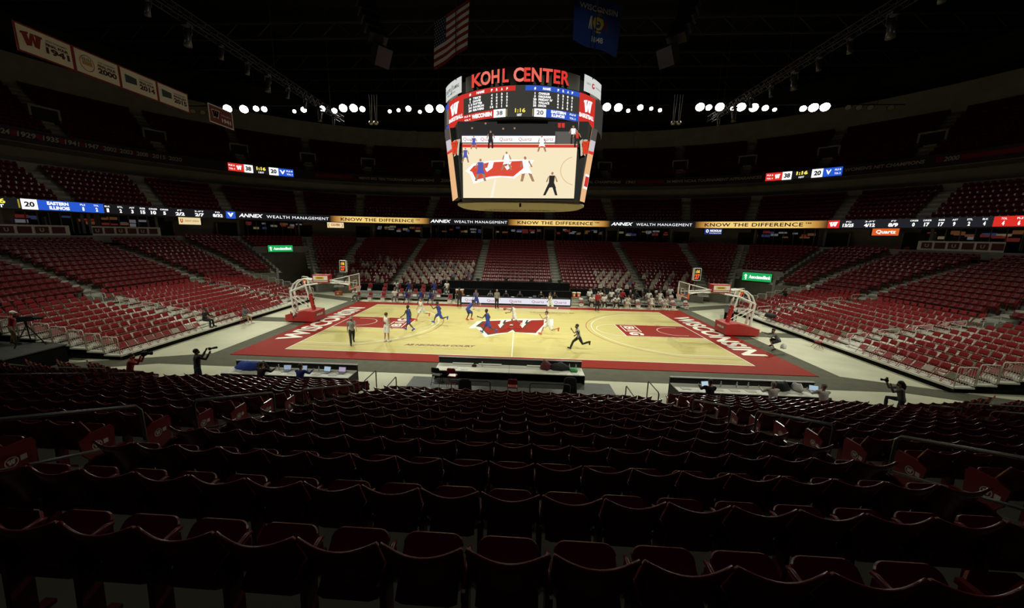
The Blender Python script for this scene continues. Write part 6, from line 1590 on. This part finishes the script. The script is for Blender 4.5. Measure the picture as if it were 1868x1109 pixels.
# drink coolers
def cooler(loc, label, box=False):
    r = empty('drink_cooler', loc); tag(r, label, 'cooler', 'orange drink coolers')
    if box:
        MB().box((0, 0, .22), (.75, .42, .40)).build('cooler_body', mat('cooler_orange', (.62, .13, .03), .5), r); MB().box((0, 0, .45), (.78, .45, .06)).build('lid', MATS['cooler_orange'], r); MB().box((0, -.215, .25), (.2, .01, .2)).build('label_patch', WHITE, r)
    else:
        MB().cyl((0, 0, 0), (0, 0, .48), .17, .21, n=16).build('cooler_body', mat('cooler_orange', (.62, .13, .03), .5), r, smooth=False); MB().cyl((0, 0, .48), (0, 0, .56), .225, .21, n=16).build('lid', WHITE, r); MB().box((0, -.19, .28), (.12, .02, .2)).build('label_patch', WHITE, r)
for nm, x in (('left', -6.15), ('right', 6.55)):
    st = empty('cooler_stand', (x, 10.4, 0)); tag(st, f'grey wheeled stand carrying two drink coolers {nm} of the advertising board', 'stand')
    MB().box((0, 0, .86), (1.0, .5, .05)).build('shelf', BC_ST, st); MB().box((0, 0, .3), (1.0, .5, .05)).build('shelf', BC_ST, st)
    for a in (-.46, .46):
        for b in (-.22, .22): MB().box((a, b, .43), (.04, .04, .86)).build('leg', BC_ST, st)
    cooler((x - .25, 10.4, .885), f'round orange drink cooler, left one on the {nm} stand'); cooler((x + .25, 10.4, .885), f'round orange drink cooler, right one on the {nm} stand')
pl_ = pz(618, 538.5, 0); cooler((pl_.x, pl_.y, 0), 'boxy orange cooler on the floor left of the left bench', True)
for i, px in enumerate((1301, 1313)): pp = pz(px, 541, 0); cooler((pp.x, pp.y, 0), f'boxy orange cooler on the floor right of the right bench, {("left", "right")[i]} one', True)
# ---- hoops
HW = mat('hoop_white', (.80, .79, .74), .4); PADR = mat('pad_red', (.40, .02, .02), .45); ORG = mat('rim_orange', (.75, .10, .03), .4)
BGLASS = mat('board_glass', (.55, .6, .6), .05, .5, alpha=.16)
for s in (-1, 1):
    sd = 'left' if s < 0 else 'right'
    h = empty('basketball_hoop', (s * 17.3, 0, 0)); tag(h, f'portable basketball hoop with red padded base and white arm, {sd} end', 'basketball hoop')
    X = lambda x: s * (x - 17.3)
    def P3(x, y, z): return (X(x), y, z)
    MB().prism([(X(16.3), .12), (X(16.3), .95), (X(17.15), 1.02), (X(18.75), .62), (X(18.75), .12)], 1.7, M=Matrix(((1, 0, 0, 0), (0, 0, 1, -.85), (0, 1, 0, 0), (0, 0, 0, 1)))).build('padded_base', PADR, h)
    for x in (16.6, 18.4):
        for y in (-.6, .6): MB().cyl(P3(x, y - .04, .07), P3(x, y + .04, .07), .07, n=10).build('wheel', BLACK, h)
    text_mesh('base_lettering', text_fit('MUELLER', .95, .17, bold=.06, shear=.2), WHITE, h, M=Matrix.Translation(P3(16.285, 0, .62)) @ Matrix.Rotation(PI / 2 * (s if s > 0 else -1) * -1, 4, 'Z') @ Matrix.Rotation(PI / 2, 4, 'X'))
    MB().tube([P3(16.75, 0, .95), P3(17.0, 0, 2.3)], .16, n=4).build('post_pad', PADR, h)
    for z_, t_ in ((2.0, 'W'), (1.35, 'M')): text_mesh('post_mark', text_fit(t_, .17, .17, bold=.07), WHITE, h, M=Matrix.Translation(P3(16.64 + (z_ - .95) * .185 + .0, -.0, z_)) @ Matrix.Rotation(-s * PI / 2, 4, 'Z') @ Matrix.Rotation(PI / 2, 4, 'X'))
    for y in (-.26, .26):
        MB().tube([P3(17.0, y, 2.2), P3(17.25, y, 3.4)], .06, n=6).build('front_post', HW, h)
        MB().tube([P3(18.35, y, .8), P3(18.5, y, 2.5)], .085, n=6).build('rear_post', HW, h)
        MB().tube([P3(18.5, y, 2.5), P3(17.25, y, 3.02), P3(16.1, y, 3.22)], .075, n=6).build('lower_arm', HW, h)
        MB().tube([P3(18.5, y, 2.5), P3(18.2, y, 3.1), P3(17.75, y, 3.45), P3(17.2, y, 3.56), P3(16.6, y, 3.5)], .06, n=6).build('curved_arm', HW, h)
        MB().tube([P3(17.05, y, 1.1), P3(18.42, y, 2.05)], .035, n=6).build('diagonal_brace', HW, h)
        MB().tube([P3(16.95, y, 2.05), P3(18.4, y, 2.05)], .025, n=6).build('cross_brace', HW, h)
    MB().tube([P3(16.9, 0, 3.40), P3(15.2, 0, 3.36), P3(13.55, 0, 3.28)], [.19, .18, .14], n=4).build('main_arm', HW, h)
    for y in (-.75, .75):
        MB().tube([P3(15.3, math.copysign(.14, y), 3.45), P3(13.25, y, 3.95)], .035, n=6).build('board_brace', HW, h)
        MB().tube([P3(14.8, math.copysign(.14, y), 3.4), P3(13.25, y, 3.2)], .025, n=6).build('board_brace', HW, h)
    sg = MB(); sg.box(P3(15.85, 0, 3.62), (1.35, .6, .62)); sgo = sg.build('arm_sign', PADR, h)
    for f in (-1, 1):
        MB().box(P3(15.85, f * .305, 3.68), (1.2, .01, .34)).build('sign_face', mat('sign_pale', (.75, .74, .66), .5), sgo); MB().box((X(15.85) - .06, f * .312, 3.68), (.72, .006, .2)).build('sign_band', mat('sign_yellow', (.72, .45, .03), .5), sgo)
        MB().box(P3(15.85, f * .305, 3.42), (1.2, .01, .07)).build('sign_strip', mat('sign_pale', (.75, .74, .66)), sgo)
        for k in range(6): MB().box((X(15.85) - .26 + .08 * k, f * .317, 3.68), (.05, .004, .09)).build('sign_letter', INK, sgo)
    # backboard
    bb = empty('tmp'); bpy.data.objects.remove(bb)
    MB().box(P3(13.14, 0, 3.44), (.03, 1.80, 1.05)).build('backboard_glass', BGLASS, h)
    fm = MB()
    for y in (-.91, .91): fm.box(P3(13.14, y, 3.44), (.06, .05, 1.10))
    for z in (2.90, 3.98): fm.box(P3(13.14, 0, z), (.06, 1.87, .05))
    fm.build('backboard_frame', HW, h)
    pdm = MB(); pdm.box(P3(13.14, 0, 2.87), (.09, 1.9, .07))
    for y in (-.94, .94): pdm.box(P3(13.14, y, 3.08), (.09, .05, .42))
    pdm.build('board_padding', ORG, h)
    sq = MB()
    for y in (-.305, .305): sq.box(P3(13.115, y, 3.28), (.015, .05, .46))
    for z in (3.07, 3.51): sq.box(P3(13.115, 0, z), (.015, .66, .05))
    sq.build('target_square', HW, h)
    MB().tube([P3(12.86 + .228 * math.cos(2 * PI * k / 20), .228 * math.sin(2 * PI * k / 20), 3.05) for k in range(20)], .012, n=6, closed=True).build('rim', ORG, h)
    MB().box(P3(13.08, 0, 3.03), (.10, .16, .12)).build('rim_bracket', ORG, h)
    nt_ = MB(); n = 12
    for k in range(n):
        for e in (-1, 1):
            pts = []
            for j in range(5):
                a = 2 * PI * (k + e * j * .5) / n; rr = (.225, .19, .155, .135, .14)[j]; pts.append(P3(12.86 + rr * math.cos(a), rr * math.sin(a), 3.04 - .105 * j))
            nt_.tube(pts, .007, n=4)
    tag(nt_.build('net', C_WH, h), kind='stuff')
    # shot clock above the board
    sc = empty('shot_clock', (s * 14.0, 0, 4.15)); tag(sc, f'two-sided shot clock above the {sd} backboard showing red digits', 'clock')
    L_CR, L_CY = glow('clock_red', (.95, .10, .03), 1.3), glow('clock_yellow', (1.0, .55, .05), 1.3)
    def clock(root, w_, hh, z0, rz):
        b = empty('clock_tmp'); bpy.data.objects.remove(b)
        MB().box((0, 0, z0 + hh / 2), (w_, .14, hh)).build('clock_case', BLACK, root)
        fr_ = MB()
        for a in (-1, 1): fr_.box((a * w_ / 2, 0, z0 + hh / 2), (.03, .18, hh + .03)); fr_.box((0, 0, z0 + hh / 2 + a * hh / 2), (w_ + .03, .18, .03))
        fr_.build('clock_frame', WHITE, root)
        text_mesh('small_digits', text_fit(':16', w_ * .6, hh * .26, bold=.05), L_CY, root, M=Matrix.Translation((0, -.08, z0 + hh * .74)) @ Matrix.Rotation(PI / 2, 4, 'X'))
        text_mesh('large_digits', text_fit('27', w_ * .72, hh * .40, bold=.05), L_CR, root, M=Matrix.Translation((0, -.08, z0 + hh * .32)) @ Matrix.Rotation(PI / 2, 4, 'X'))
    sc.rotation_euler.z = s * math.radians(18); clock(sc, .62, .92, .05, 0); MB().cyl((0, 0, -.75), (0, 0, .08), .035, n=8).build('post', BLACK, sc)
    pcx = pxx(557 if s < 0 else 1350.5, 511.5 if s < 0 else 534, s * 19.6)
    s2 = empty('shot_clock', (pcx.x, pcx.y, 0)); s2.rotation_euler.z = s * math.radians(25); tag(s2, f'lower shot clock on a pole behind the {sd} hoop', 'clock'); clock(s2, .72, .72, pcx.z - .36, 0)
    MB().cyl((0, .05, 0), (0, .05, pcx.z - .3), .035, n=8).build('pole', BLACK, s2); MB().box((0, .05, .02), (.5, .5, .04)).build('foot', BLACK, s2)
# black table behind right hoop
bt = empty('corner_table', (20.3, 6.2, 0)); tag(bt, 'black-clothed table at the far corner behind the right hoop', 'table'); bt.rotation_euler.z = math.radians(62)
MB().box((0, 0, .76), (3.4, .75, .05)).build('table_top', BLACK, bt); MB().box((0, -.36, .37), (3.4, .03, .72)).build('skirt', BLACKCLOTH, bt); MB().box((-1.68, 0, .37), (.03, .74, .72)).build('skirt', BLACKCLOTH, bt)
# ---- near tables
def press_table(name, x0, x1, y0, y1, label, hb=1.0):
    t = empty(name, ((x0 + x1) / 2, (y0 + y1) / 2, 0)); tag(t, label, 'table'); w_, d = x1 - x0, y1 - y0
    for k in range(2): MB().box((-w_ / 4 + k * w_ / 2, -.02, .74), (w_ / 2 - .012, d - .08, .035)).build('table_top', mat('table_white', (.70, .68, .58), .5), t)
    MB().box((0, d / 2, hb / 2 + .02), (w_, .09, hb)).build('front_panel', BLACK, t); MB().box((0, d / 2, hb + .03), (w_ + .04, .16, .03)).build('ledge', mat('ledge_grey', (.18, .18, .17), .5), t)
    MB().box((0, -d / 2 + .12, .70), (w_, .03, .05)).build('edge_strip', BLACK, t)
    for a in (-1, 1): MB().box((a * (w_ / 2 - .02), 0, .36), (.04, d, .72)).build('side_panel', BLACK, t)
    MB().box((0, d / 2 - .2, .36), (w_ - .1, .03, .70)).build('modesty_panel', BLACKCLOTH, t)
    return t
sct = press_table('score_table', -3.75, 3.62, -12.05, -10.92, 'long white-topped score table with black front by the near sideline', 1.05)
for i, x in enumerate((-3.0, -2.1, -1.3, -.35, .6, 1.9, 2.9)): MB().box((x - (-.065), .53, .92), (.14, .012, .09)).build('socket_plate', mat('socket_beige', (.5, .45, .3), .5), sct)
for x0, w_ in ((-2.4, 1.1), (-1.0, 1.2), (1.6, 1.4)): MB().box((x0, .42, .80), (w_, .16, .02)).build('paper_rail', WHITE, sct)
press_table('press_table', -13.6, -7.45, -13.5, -12.45, 'white-topped press table with black front, near left'); press_table('press_table', 7.45, 13.85, -13.5, -12.45, 'white-topped press table with black front, near right')
for i, (x, s_) in enumerate(((-10.75, 0), (-9.95, 0), (-8.8, 1), (-8.05, 2))): laptop((x, -12.95, .76), random.uniform(-.15, .15), f'open laptop on the left press table, {WORD[i + 1]} from left', None if s_ == 0 else glow('laptop_screen_%d' % s_, ((.45, .6, .75), (.5, .4, .6))[s_ - 1], .8))
laptop((8.9, -12.95, .76), .2, 'open laptop lit pale blue at left of the right press table', glow('laptop_screen_3', (.5, .65, .8), .9)); laptop((13.55, -12.95, .76), -.3, 'open laptop at the right end of the right press table', glow('laptop_screen_1', (.45, .6, .75), .8))
def lump(name, loc, sz, m, label, cat, seed=0, group=None):
    r_ = random.Random(seed); mb = MB(); n, k = 14, 8; mb.ball((0, 0, 0), 1, n, k)
    for v in mb.v:
        f = 1 + .22 * math.sin(v.x * 5 + seed) * math.cos(v.y * 4 + seed * 2) + r_.uniform(-.08, .08)
        v.x *= sz[0] * f; v.y *= sz[1] * f; v.z = max(-.25, v.z) * sz[2] * f + .25 * sz[2]
    o = mb.build(name, m, None, loc, smooth=True); return tag(o, label, cat, group)
lump('jacket', (-12.6, -12.85, .77), (.75, .28, .30), mat('jacket_blue', (.02, .06, .36), .8), 'crumpled blue jacket lying on the left press table', 'jacket', 1)
lump('backpack', (-11.9, -12.95, .77), (.28, .2, .34), C_BK, 'black backpack on the left press table beside the blue jacket', 'bag', 2)
lump('backpack', (1.75, -11.35, .77), (.26, .22, .36), mat('bag_maroon', (.10, .012, .015), .7), 'maroon and black bag on the right half of score table', 'bag', 3)
lump('coat', (2.45, -11.3, .77), (.5, .26, .26), C_BK, 'black coat heaped on the right half of score table', 'coat', 4)
lump('hat', (3.15, -11.5, .77), (.2, .2, .12), mat('hat_green', (.05, .30, .10), .7), 'green and black cap at the right end of score table', 'hat', 5)
lump('coat', (12.2, -12.85, .77), (.3, .22, .3), C_BK, 'black coat on the right press table', 'coat', 6)
lump('paper_roll', (12.9, -12.8, .77), (.16, .3, .25), C_WH, 'white curled papers on the right press table', 'paper', 7)
def bottle(loc, label, m=None, h=.26):
    r = empty('bottle', loc); tag(r, label, 'bottle', 'bottles on the near tables'); MB().tube([(0, 0, 0), (0, 0, h * .7), (0, 0, h * .82), (0, 0, h * .92)], [.035, .035, .016, .014], 10).build('bottle_body', m or mat('bottle_clear', (.62, .68, .7), .1, alpha=.6), r, smooth=True); MB().cyl((0, 0, h * .92), (0, 0, h), .017, n=8).build('cap', WHITE, r)
for i, (x, y) in enumerate(((-1.45, -11.3), (2.75, -11.25), (2.98, -11.2), (3.3, -11.25))): bottle((x, y, .76), f'clear plastic bottle on the score table, {WORD[i + 1]} from left')
for i, x in enumerate((9.6, 10.3, 10.8, 11.9)): bottle((x, -12.75, .76), f'small bottle on the right press table, {WORD[i + 1]} from left')
for i, x in enumerate((-13.1, -11.2, -9.2)): bottle((x, -12.8, .76), f'small bottle on the left press table, {WORD[i + 1]} from left')
for i, (x, y, w_) in enumerate(((-2.9, -11.6, .45), (-2.3, -11.75, .35), (2.6, -11.8, .4), (3.2, -11.85, .3))):
    o = MB().box((x, y, .765), (w_, .3, .012)).build('paper_sheet', C_WH); tag(o, f'white paper sheet on the score table, {WORD[i + 1]} from left', 'paper', 'papers on the score table')
for i, x in enumerate((7.9, 9.3, 10.0, 10.7, 11.5, 12.5)):
    o = MB().box((x, -13.1, .765), (.4, .28, .012)).build('paper_sheet', C_WH); tag(o, f'white paper sheet on the right press table, {WORD[i + 1]} from left', 'paper', 'papers on the right press table')
for i, x in enumerate((-13.0, -10.3, -9.1, -8.3)):
    o = MB().box((x, -13.15, .765), (.4, .28, .012)).build('paper_sheet', C_WH); tag(o, f'white paper sheet on the left press table, {WORD[i + 1]} from left', 'paper', 'papers on the left press table')
lump('telephone', (-1.85, -11.35, .77), (.12, .1, .1), BLACK, 'small black telephone on the score table', 'telephone', 9)
# stage behind the score table
stg = empty('stage_platform', (0, -13.4, 0)); tag(stg, 'low dark stage platform behind the score table', 'stage')
me = MB().box((0, 0, .27), (1.94, 1.58, .05)).mesh('deck_panel', mat('stage_grey', (.07, .07, .065), .6, noise=.2, nscale=3))
for i in range(5):
    for j in range(2): link('deck_panel', me, stg, (-3.9 + 1.95 * i, -.8 + 1.6 * j, 0))
MB().box((0, 0, .12), (9.7, 3.1, .24)).build('stage_skirt', BLACKCLOTH, stg)
GR2 = 'red folding chairs behind the score table'
folding_chair(Matrix.Translation((-2.75, -12.75, .295)) @ Matrix.Rotation(math.radians(172), 4, 'Z'), 'red folding chair behind the left part of score table', GR2, -.05)
folding_chair(Matrix.Translation((.15, -13.75, .295)) @ Matrix.Rotation(math.radians(180), 4, 'Z'), 'red folding chair behind the middle of score table', GR2, -.05)
for x, y, lab in ((2.7, -13.45, 'folding chair draped with a black coat, right behind the score table'), (-1.9, -14.1, 'folding chair draped with a dark jacket, left behind the score table'), (-3.5, -12.75, 'dark folding chair under the left end of score table')):
    c = folding_chair(Matrix.Translation((x, y, .295)) @ Matrix.Rotation(math.radians(180 + random.uniform(-15, 15)), 4, 'Z'), lab, GR2, -.05)
    for ch in c.children: ch.material_slots[0].link = 'OBJECT'; ch.material_slots[0].material = BLACK
    if x > 0 or x > -2:
        mb = MB(); mb.tube([(0, .08, .95), (0, .10, .85), (0, .11, .5), (0, .12, .12)], [.18, .28, .30, .34], 12, ry=[.05, .09, .11, .13], up=(1, 0, 0)); o = mb.build('coat', C_BK, None, (x, y, .295), PI, smooth=True); tag(o, lab.replace('folding chair draped with a', 'limp').replace('limp black coat', 'limp black coat hanging on the chair') if False else f'dark coat hanging over the chair {"right" if x > 0 else "left"} behind the score table', 'coat')
lump('bag', (1.75, -14.35, .30), (.32, .2, .32), mat('bag_grey', (.42, .41, .37), .8, noise=.6, nscale=9), 'grey and black patterned bag behind the score table', 'bag', 11)
# right baseline: towel, chair, clipboard; left: chair for the operator
pt = pz(1419, 636, 0)
lump('towel', (17.95, -4.62, .30), (.16, .10, .30), C_WH, 'white towel held by the crouching attendant', 'towel', 12)
folding_chair(Matrix.Translation((21.35, -3.2, 0)) @ Matrix.Rotation(-PI / 2 - .25, 4, 'Z'), 'lone red folding chair on the floor before the right riser', 'lone red chairs on the floor', -.05)
folding_chair(Matrix.Translation((-18.2, -.72, 0)) @ Matrix.Rotation(math.radians(120), 4, 'Z'), 'red folding chair under the operator behind left hoop', 'lone red chairs on the floor', -.05)
folding_chair(Matrix.Translation((-21.7, -1.75, 0)) @ Matrix.Rotation(PI / 2, 4, 'Z'), 'red folding chair under the person before the left riser', 'lone red chairs on the floor', -.05)
lump('coat', (22.4, 3.6, .75), (.45, .55, .25), C_BK, 'black coats thrown over front chairs of the right riser', 'coat', 14)
# left camera platform with tripod camera
cp = empty('camera_platform', (-27.75, -12.2, 0)); tag(cp, 'black draped camera platform at the near end of left riser', 'platform')
MB().box((0, 0, .97), (6.2, 2.6, .06)).build('deck', mat('stage_grey', (.07, .07, .065)), cp); MB().box((0, 0, .47), (6.1, 2.5, .94)).build('drape', BLACKCLOTH, cp)
tp = empty('tripod_camera', (-26.2, -11.35, 1.0)); tag(tp, 'broadcast camera on a black tripod on the left platform', 'camera')
for k in range(3): a = 2 * PI * k / 3 + .4; MB().tube([(0, 0, 1.15), (.62 * math.cos(a), .62 * math.sin(a), 0)], .028, n=6).build('leg', BLACK, tp)
MB().cyl((0, 0, 1.1), (0, 0, 1.35), .05, n=8).build('head', BLACK, tp); MB().box((0, 0, 1.48), (.22, .55, .26), rot=(0, 0, -.9)).build('camera_body', BLACK, tp); MB().tube([(.2, .16, 1.48), (.5, .40, 1.48)], .09, n=10).build('lens', BLACK, tp); MB().box((-.2, -.2, 1.66), (.2, .12, .12)).build('viewfinder', BLACK, tp)
# ---- railings at the near stand's outer front corners
for s in (-1, 1):
    sd = 'left' if s < 0 else 'right'
    for j, (x0, y0, x1, y1) in enumerate(((17.6, -14.9, 20.4, -15.0), (20.7, -15.0, 23.5, -14.7), (23.8, -14.6, 26.5, -14.0))):
        v = Vector((s * (x1 - x0), y1 - y0, 0)); r = empty('guard_rail', (s * x0, y0, .35)); r.rotation_euler.z = math.atan2(v.y, v.x); tag(r, f'dark guard rail with level bars at the near {sd} front corner, {WORD[j + 1]} from the aisle', 'guard rail', 'level-bar guard rails of the near stand')
        L_ = v.length
        MB().tube([(0, 0, 0), (0, 0, 1.0), (L_, 0, 1.0), (L_, 0, 0)], .024, n=6).build('rail_frame', mat('rail_grey', (.20, .20, .18), .4, metal=.4), r)
        for z in (.2, .4, .6, .8): MB().tube([(0, 0, z), (L_, 0, z)], .014, n=5).build('bar', MATS['rail_grey'], r)
# ---- chairs along the plain concourse walls
for px0, px1, py, d, n, nm in ((1556, 1650, 470, 16.4, 6, 'under the orange sign'), (322, 398, 425, 16.4, 7, 'under the cream sign'), (1250, 1330, 436, 16.4, 6, 'under the navy sign'), (570, 640, 428, 16.4, 5, 'under the small cream sign')):
    for i in range(n):
        t, _ = t_of_px(px0 + (px1 - px0) * i / (n - 1), py, d); x, y, th = ringpt(t, d)
        folding_chair(Matrix.Translation((x, y, rowz(16) + .03)) @ Matrix.Rotation(th - PI / 2, 4, 'Z') @ Matrix.Scale(1.12, 4), f'dim maroon chair on the concourse {nm}, {WORD[i + 1]} from left', 'chairs on the concourse')
# ---- cardboard fans in the far stands
SHIRT = [mat('print_pale', (.62, .58, .50), .8), mat('print_tan', (.50, .43, .34), .8), mat('print_cream', (.70, .65, .54), .8), mat('print_grey', (.24, .24, .23), .8), mat('print_rose', (.34, .16, .14), .8), mat('print_blue', (.16, .20, .28), .8)]
SKN = [mat('print_skin', (.46, .34, .25), .8), mat('print_skin2', (.40, .28, .20), .8), mat('print_skin3', (.50, .40, .31), .8)]
def cut_mesh(i):
    r_ = random.Random(i); mb = MB(); w_ = r_.uniform(.20, .24); hh = r_.uniform(.66, .76)
    sh = [(-w_, 0), (w_, 0), (w_, .26), (w_ * .8, .36), (.07, .41), (-.07, .41), (-w_ * .8, .36), (-w_, .26)]
    Mx = Matrix(((1, 0, 0, 0), (0, 0, 1, 0), (0, 1, 0, 0), (0, 0, 0, 1)))
    mb.prism(sh, .012, 0, Mx)
    n = 14; mb.prism([(.105 * math.cos(2 * PI * k / n), .52 + .14 * math.sin(2 * PI * k / n)) for k in range(n)], .014, 2, Mx, z0=.002)
    mb.prism([(.092 * math.cos(2 * PI * k / n), .50 + .115 * math.sin(2 * PI * k / n)) for k in range(n)], .008, 1, Mx, z0=-.008)
    return mb.mesh('cardboard_cutout', [r_.choice(SHIRT[:3] * 3 + SHIRT), r_.choice(SKN), r_.choice([HR_B, mat('print_hair', (.20, .14, .08), .8), mat('print_blond', (.42, .33, .2), .8), HR_G])])
CUT = [cut_mesh(i) for i in range(14)]
nm_map = {'far outer left block': (lambda k, i, n: k <= 7 and (i * 2 + k) % 5 < 2 and i % 2 == k % 2 or (k <= 7 and (i + 2 * k) % 7 == 0)), 'far left block': (lambda k, i, n: (k <= 6 and (i + k) % 2 == 0 and not (k == 0 and i > n * .62))), 'far right block': (lambda k, i, n: k <= 4 and i > n * .42 and (i + k) % 2 == 0), 'far outer right block': (lambda k, i, n: k <= 4 and (i + k * 2) % 3 == 0)}
groups = {}
for s in ALLSEATS:
    f = nm_map.get(s[2])
    if f is None: continue
    idx = pos[id(s)] - 1
    if f(s[3], idx, s[5]): groups.setdefault((s[2], s[3]), []).append(s)
for (nm, k), l in groups.items():
    for j, s in enumerate(sorted(l, key=lambda q: q[7])):
        o = link('cardboard_cutout', random.choice(CUT)); o.matrix_world = s[1] @ Matrix.Translation((random.uniform(-.03, .03), -.42, .46)) @ Matrix.Rotation(math.radians(-6), 4, 'X') @ Matrix.Diagonal((1.12, 1, 1.22, 1))
        tag(o, f'cardboard fan cutout in the {nm}, {ordn(k + 1)} row up, {ordn(j + 1)} cutout from left', 'cutout', 'cardboard fan cutouts')
# ================================================================== PEOPLE
def place_person(where, fd, pose, H, o, lab):
    if where[0] == 'f': p = pz(where[1], where[2], .055); p = Vector((p.x, p.y, .056))
    elif where[0] == 'p': p = Vector(where[1:])
    else: _, s, r, y = where; p = Vector((s * (RX + RP * r + .42), y, .345 + RZ * r))
    root = empty('person', p, math.radians(fd)); tag(root, lab, 'person')
    def part(name, key, m):
        ob = link(name, _lib[key], root); ob.material_slots[0].link = 'OBJECT'; ob.material_slots[0].material = m; return ob
    part('body', (pose, H, 'body', None), o['skin'])
    part({'tank': 'jersey', 'tee': 'shirt', 'long': 'jacket'}[o['top'][0]], (pose, H, 'top', o['top'][0]), o['top'][1])
    part(o['bottom'][0], (pose, H, 'bottom', o['bottom'][0]), o['bottom'][1])
    for nm in 'RL': part('shoe', (pose, H, 'shoe', nm), o['shoe'])
    part('cap' if o['hair'][0] == 'cap' else 'hair', (pose, H, 'hair', o['hair'][0]), o['hair'][1])
    if o['mask']: part('face_mask', (pose, H, 'mask', None), o['mask'])
    return root
for i, rec in enumerate(PEOPLE):
    root = place_person(*rec)
    if i == 1:
        text_mesh('jersey_number', text_fit('34', .22, .2, bold=.04), C_RD, root, M=Matrix.Translation((0, -.155, 1.36)) @ Matrix.Rotation(PI / 2, 4, 'X'))
    if i == 10:
        J = joints('dribble', 1.92); lo = min(J['heelR'].z, J['heelL'].z, J['toeR'].z, J['toeL'].z) - .026 * 1.92
        pb = root.matrix_basis @ (J['handR'] + Vector((.02, .13, -lo - .02)))
        b = empty('basketball', pb); tag(b, 'orange basketball at the hand of the dribbling white player', 'ball')
        MB().ball((0, 0, 0), .12, 20, 12).build('ball_cover', mat('ball_orange', (.35, .09, .02), .6), b, smooth=True)
        for e in (0, 1, 2):
            pts = [(.121 * math.cos(2 * PI * k / 24), .121 * math.sin(2 * PI * k / 24), 0) for k in range(24)]
            s_ = MB().tube(pts, .004, n=4, closed=True).build('seam', INK, b); s_.rotation_euler = ((0, 0, 0), (PI / 2, 0, 0), (PI / 2, 0, PI / 2))[e]
    if i in (16, 17, 19):
        J = joints(rec[2], rec[3]); lo = min(J['heelR'].z, J['heelL'].z, J['toeR'].z, J['toeL'].z) - .026 * rec[3]
        hp = (J['handR'] + J['handL']) / 2 + Vector((0, .06, .06 - lo)); c = empty('photo_camera' if i != 17 else 'video_camera'); c.matrix_world = root.matrix_basis @ Matrix.Translation(hp)
        tag(c, ('black camera with a long lens held by the standing photographer', 'black shoulder video camera held by the kneeling operator in red', 'black camera held up by the long-haired photographer')[(16, 17, 19).index(i)], 'camera')
        k = 1.7 if i == 17 else 1.0
        MB().box((0, 0, 0), (.15 * k, .09 * k, .11 * k)).build('camera_body', BLACK, c)
        MB().tube([(0, .03, 0), (0, .12 * k, 0), (0, .13 * k, 0), (0, .30 if i != 19 else .18, 0)], [.038 * k, .038 * k, .048 * k, .052 * k], 12).build('lens', BLACK, c, smooth=True)
        if i != 16: MB().box((0, .0, .10 * k), (.09, .06, .06)).build('flash', mat('fixture_grey', (.1, .1, .1)), c)
    if i in (20, 15):
        pass
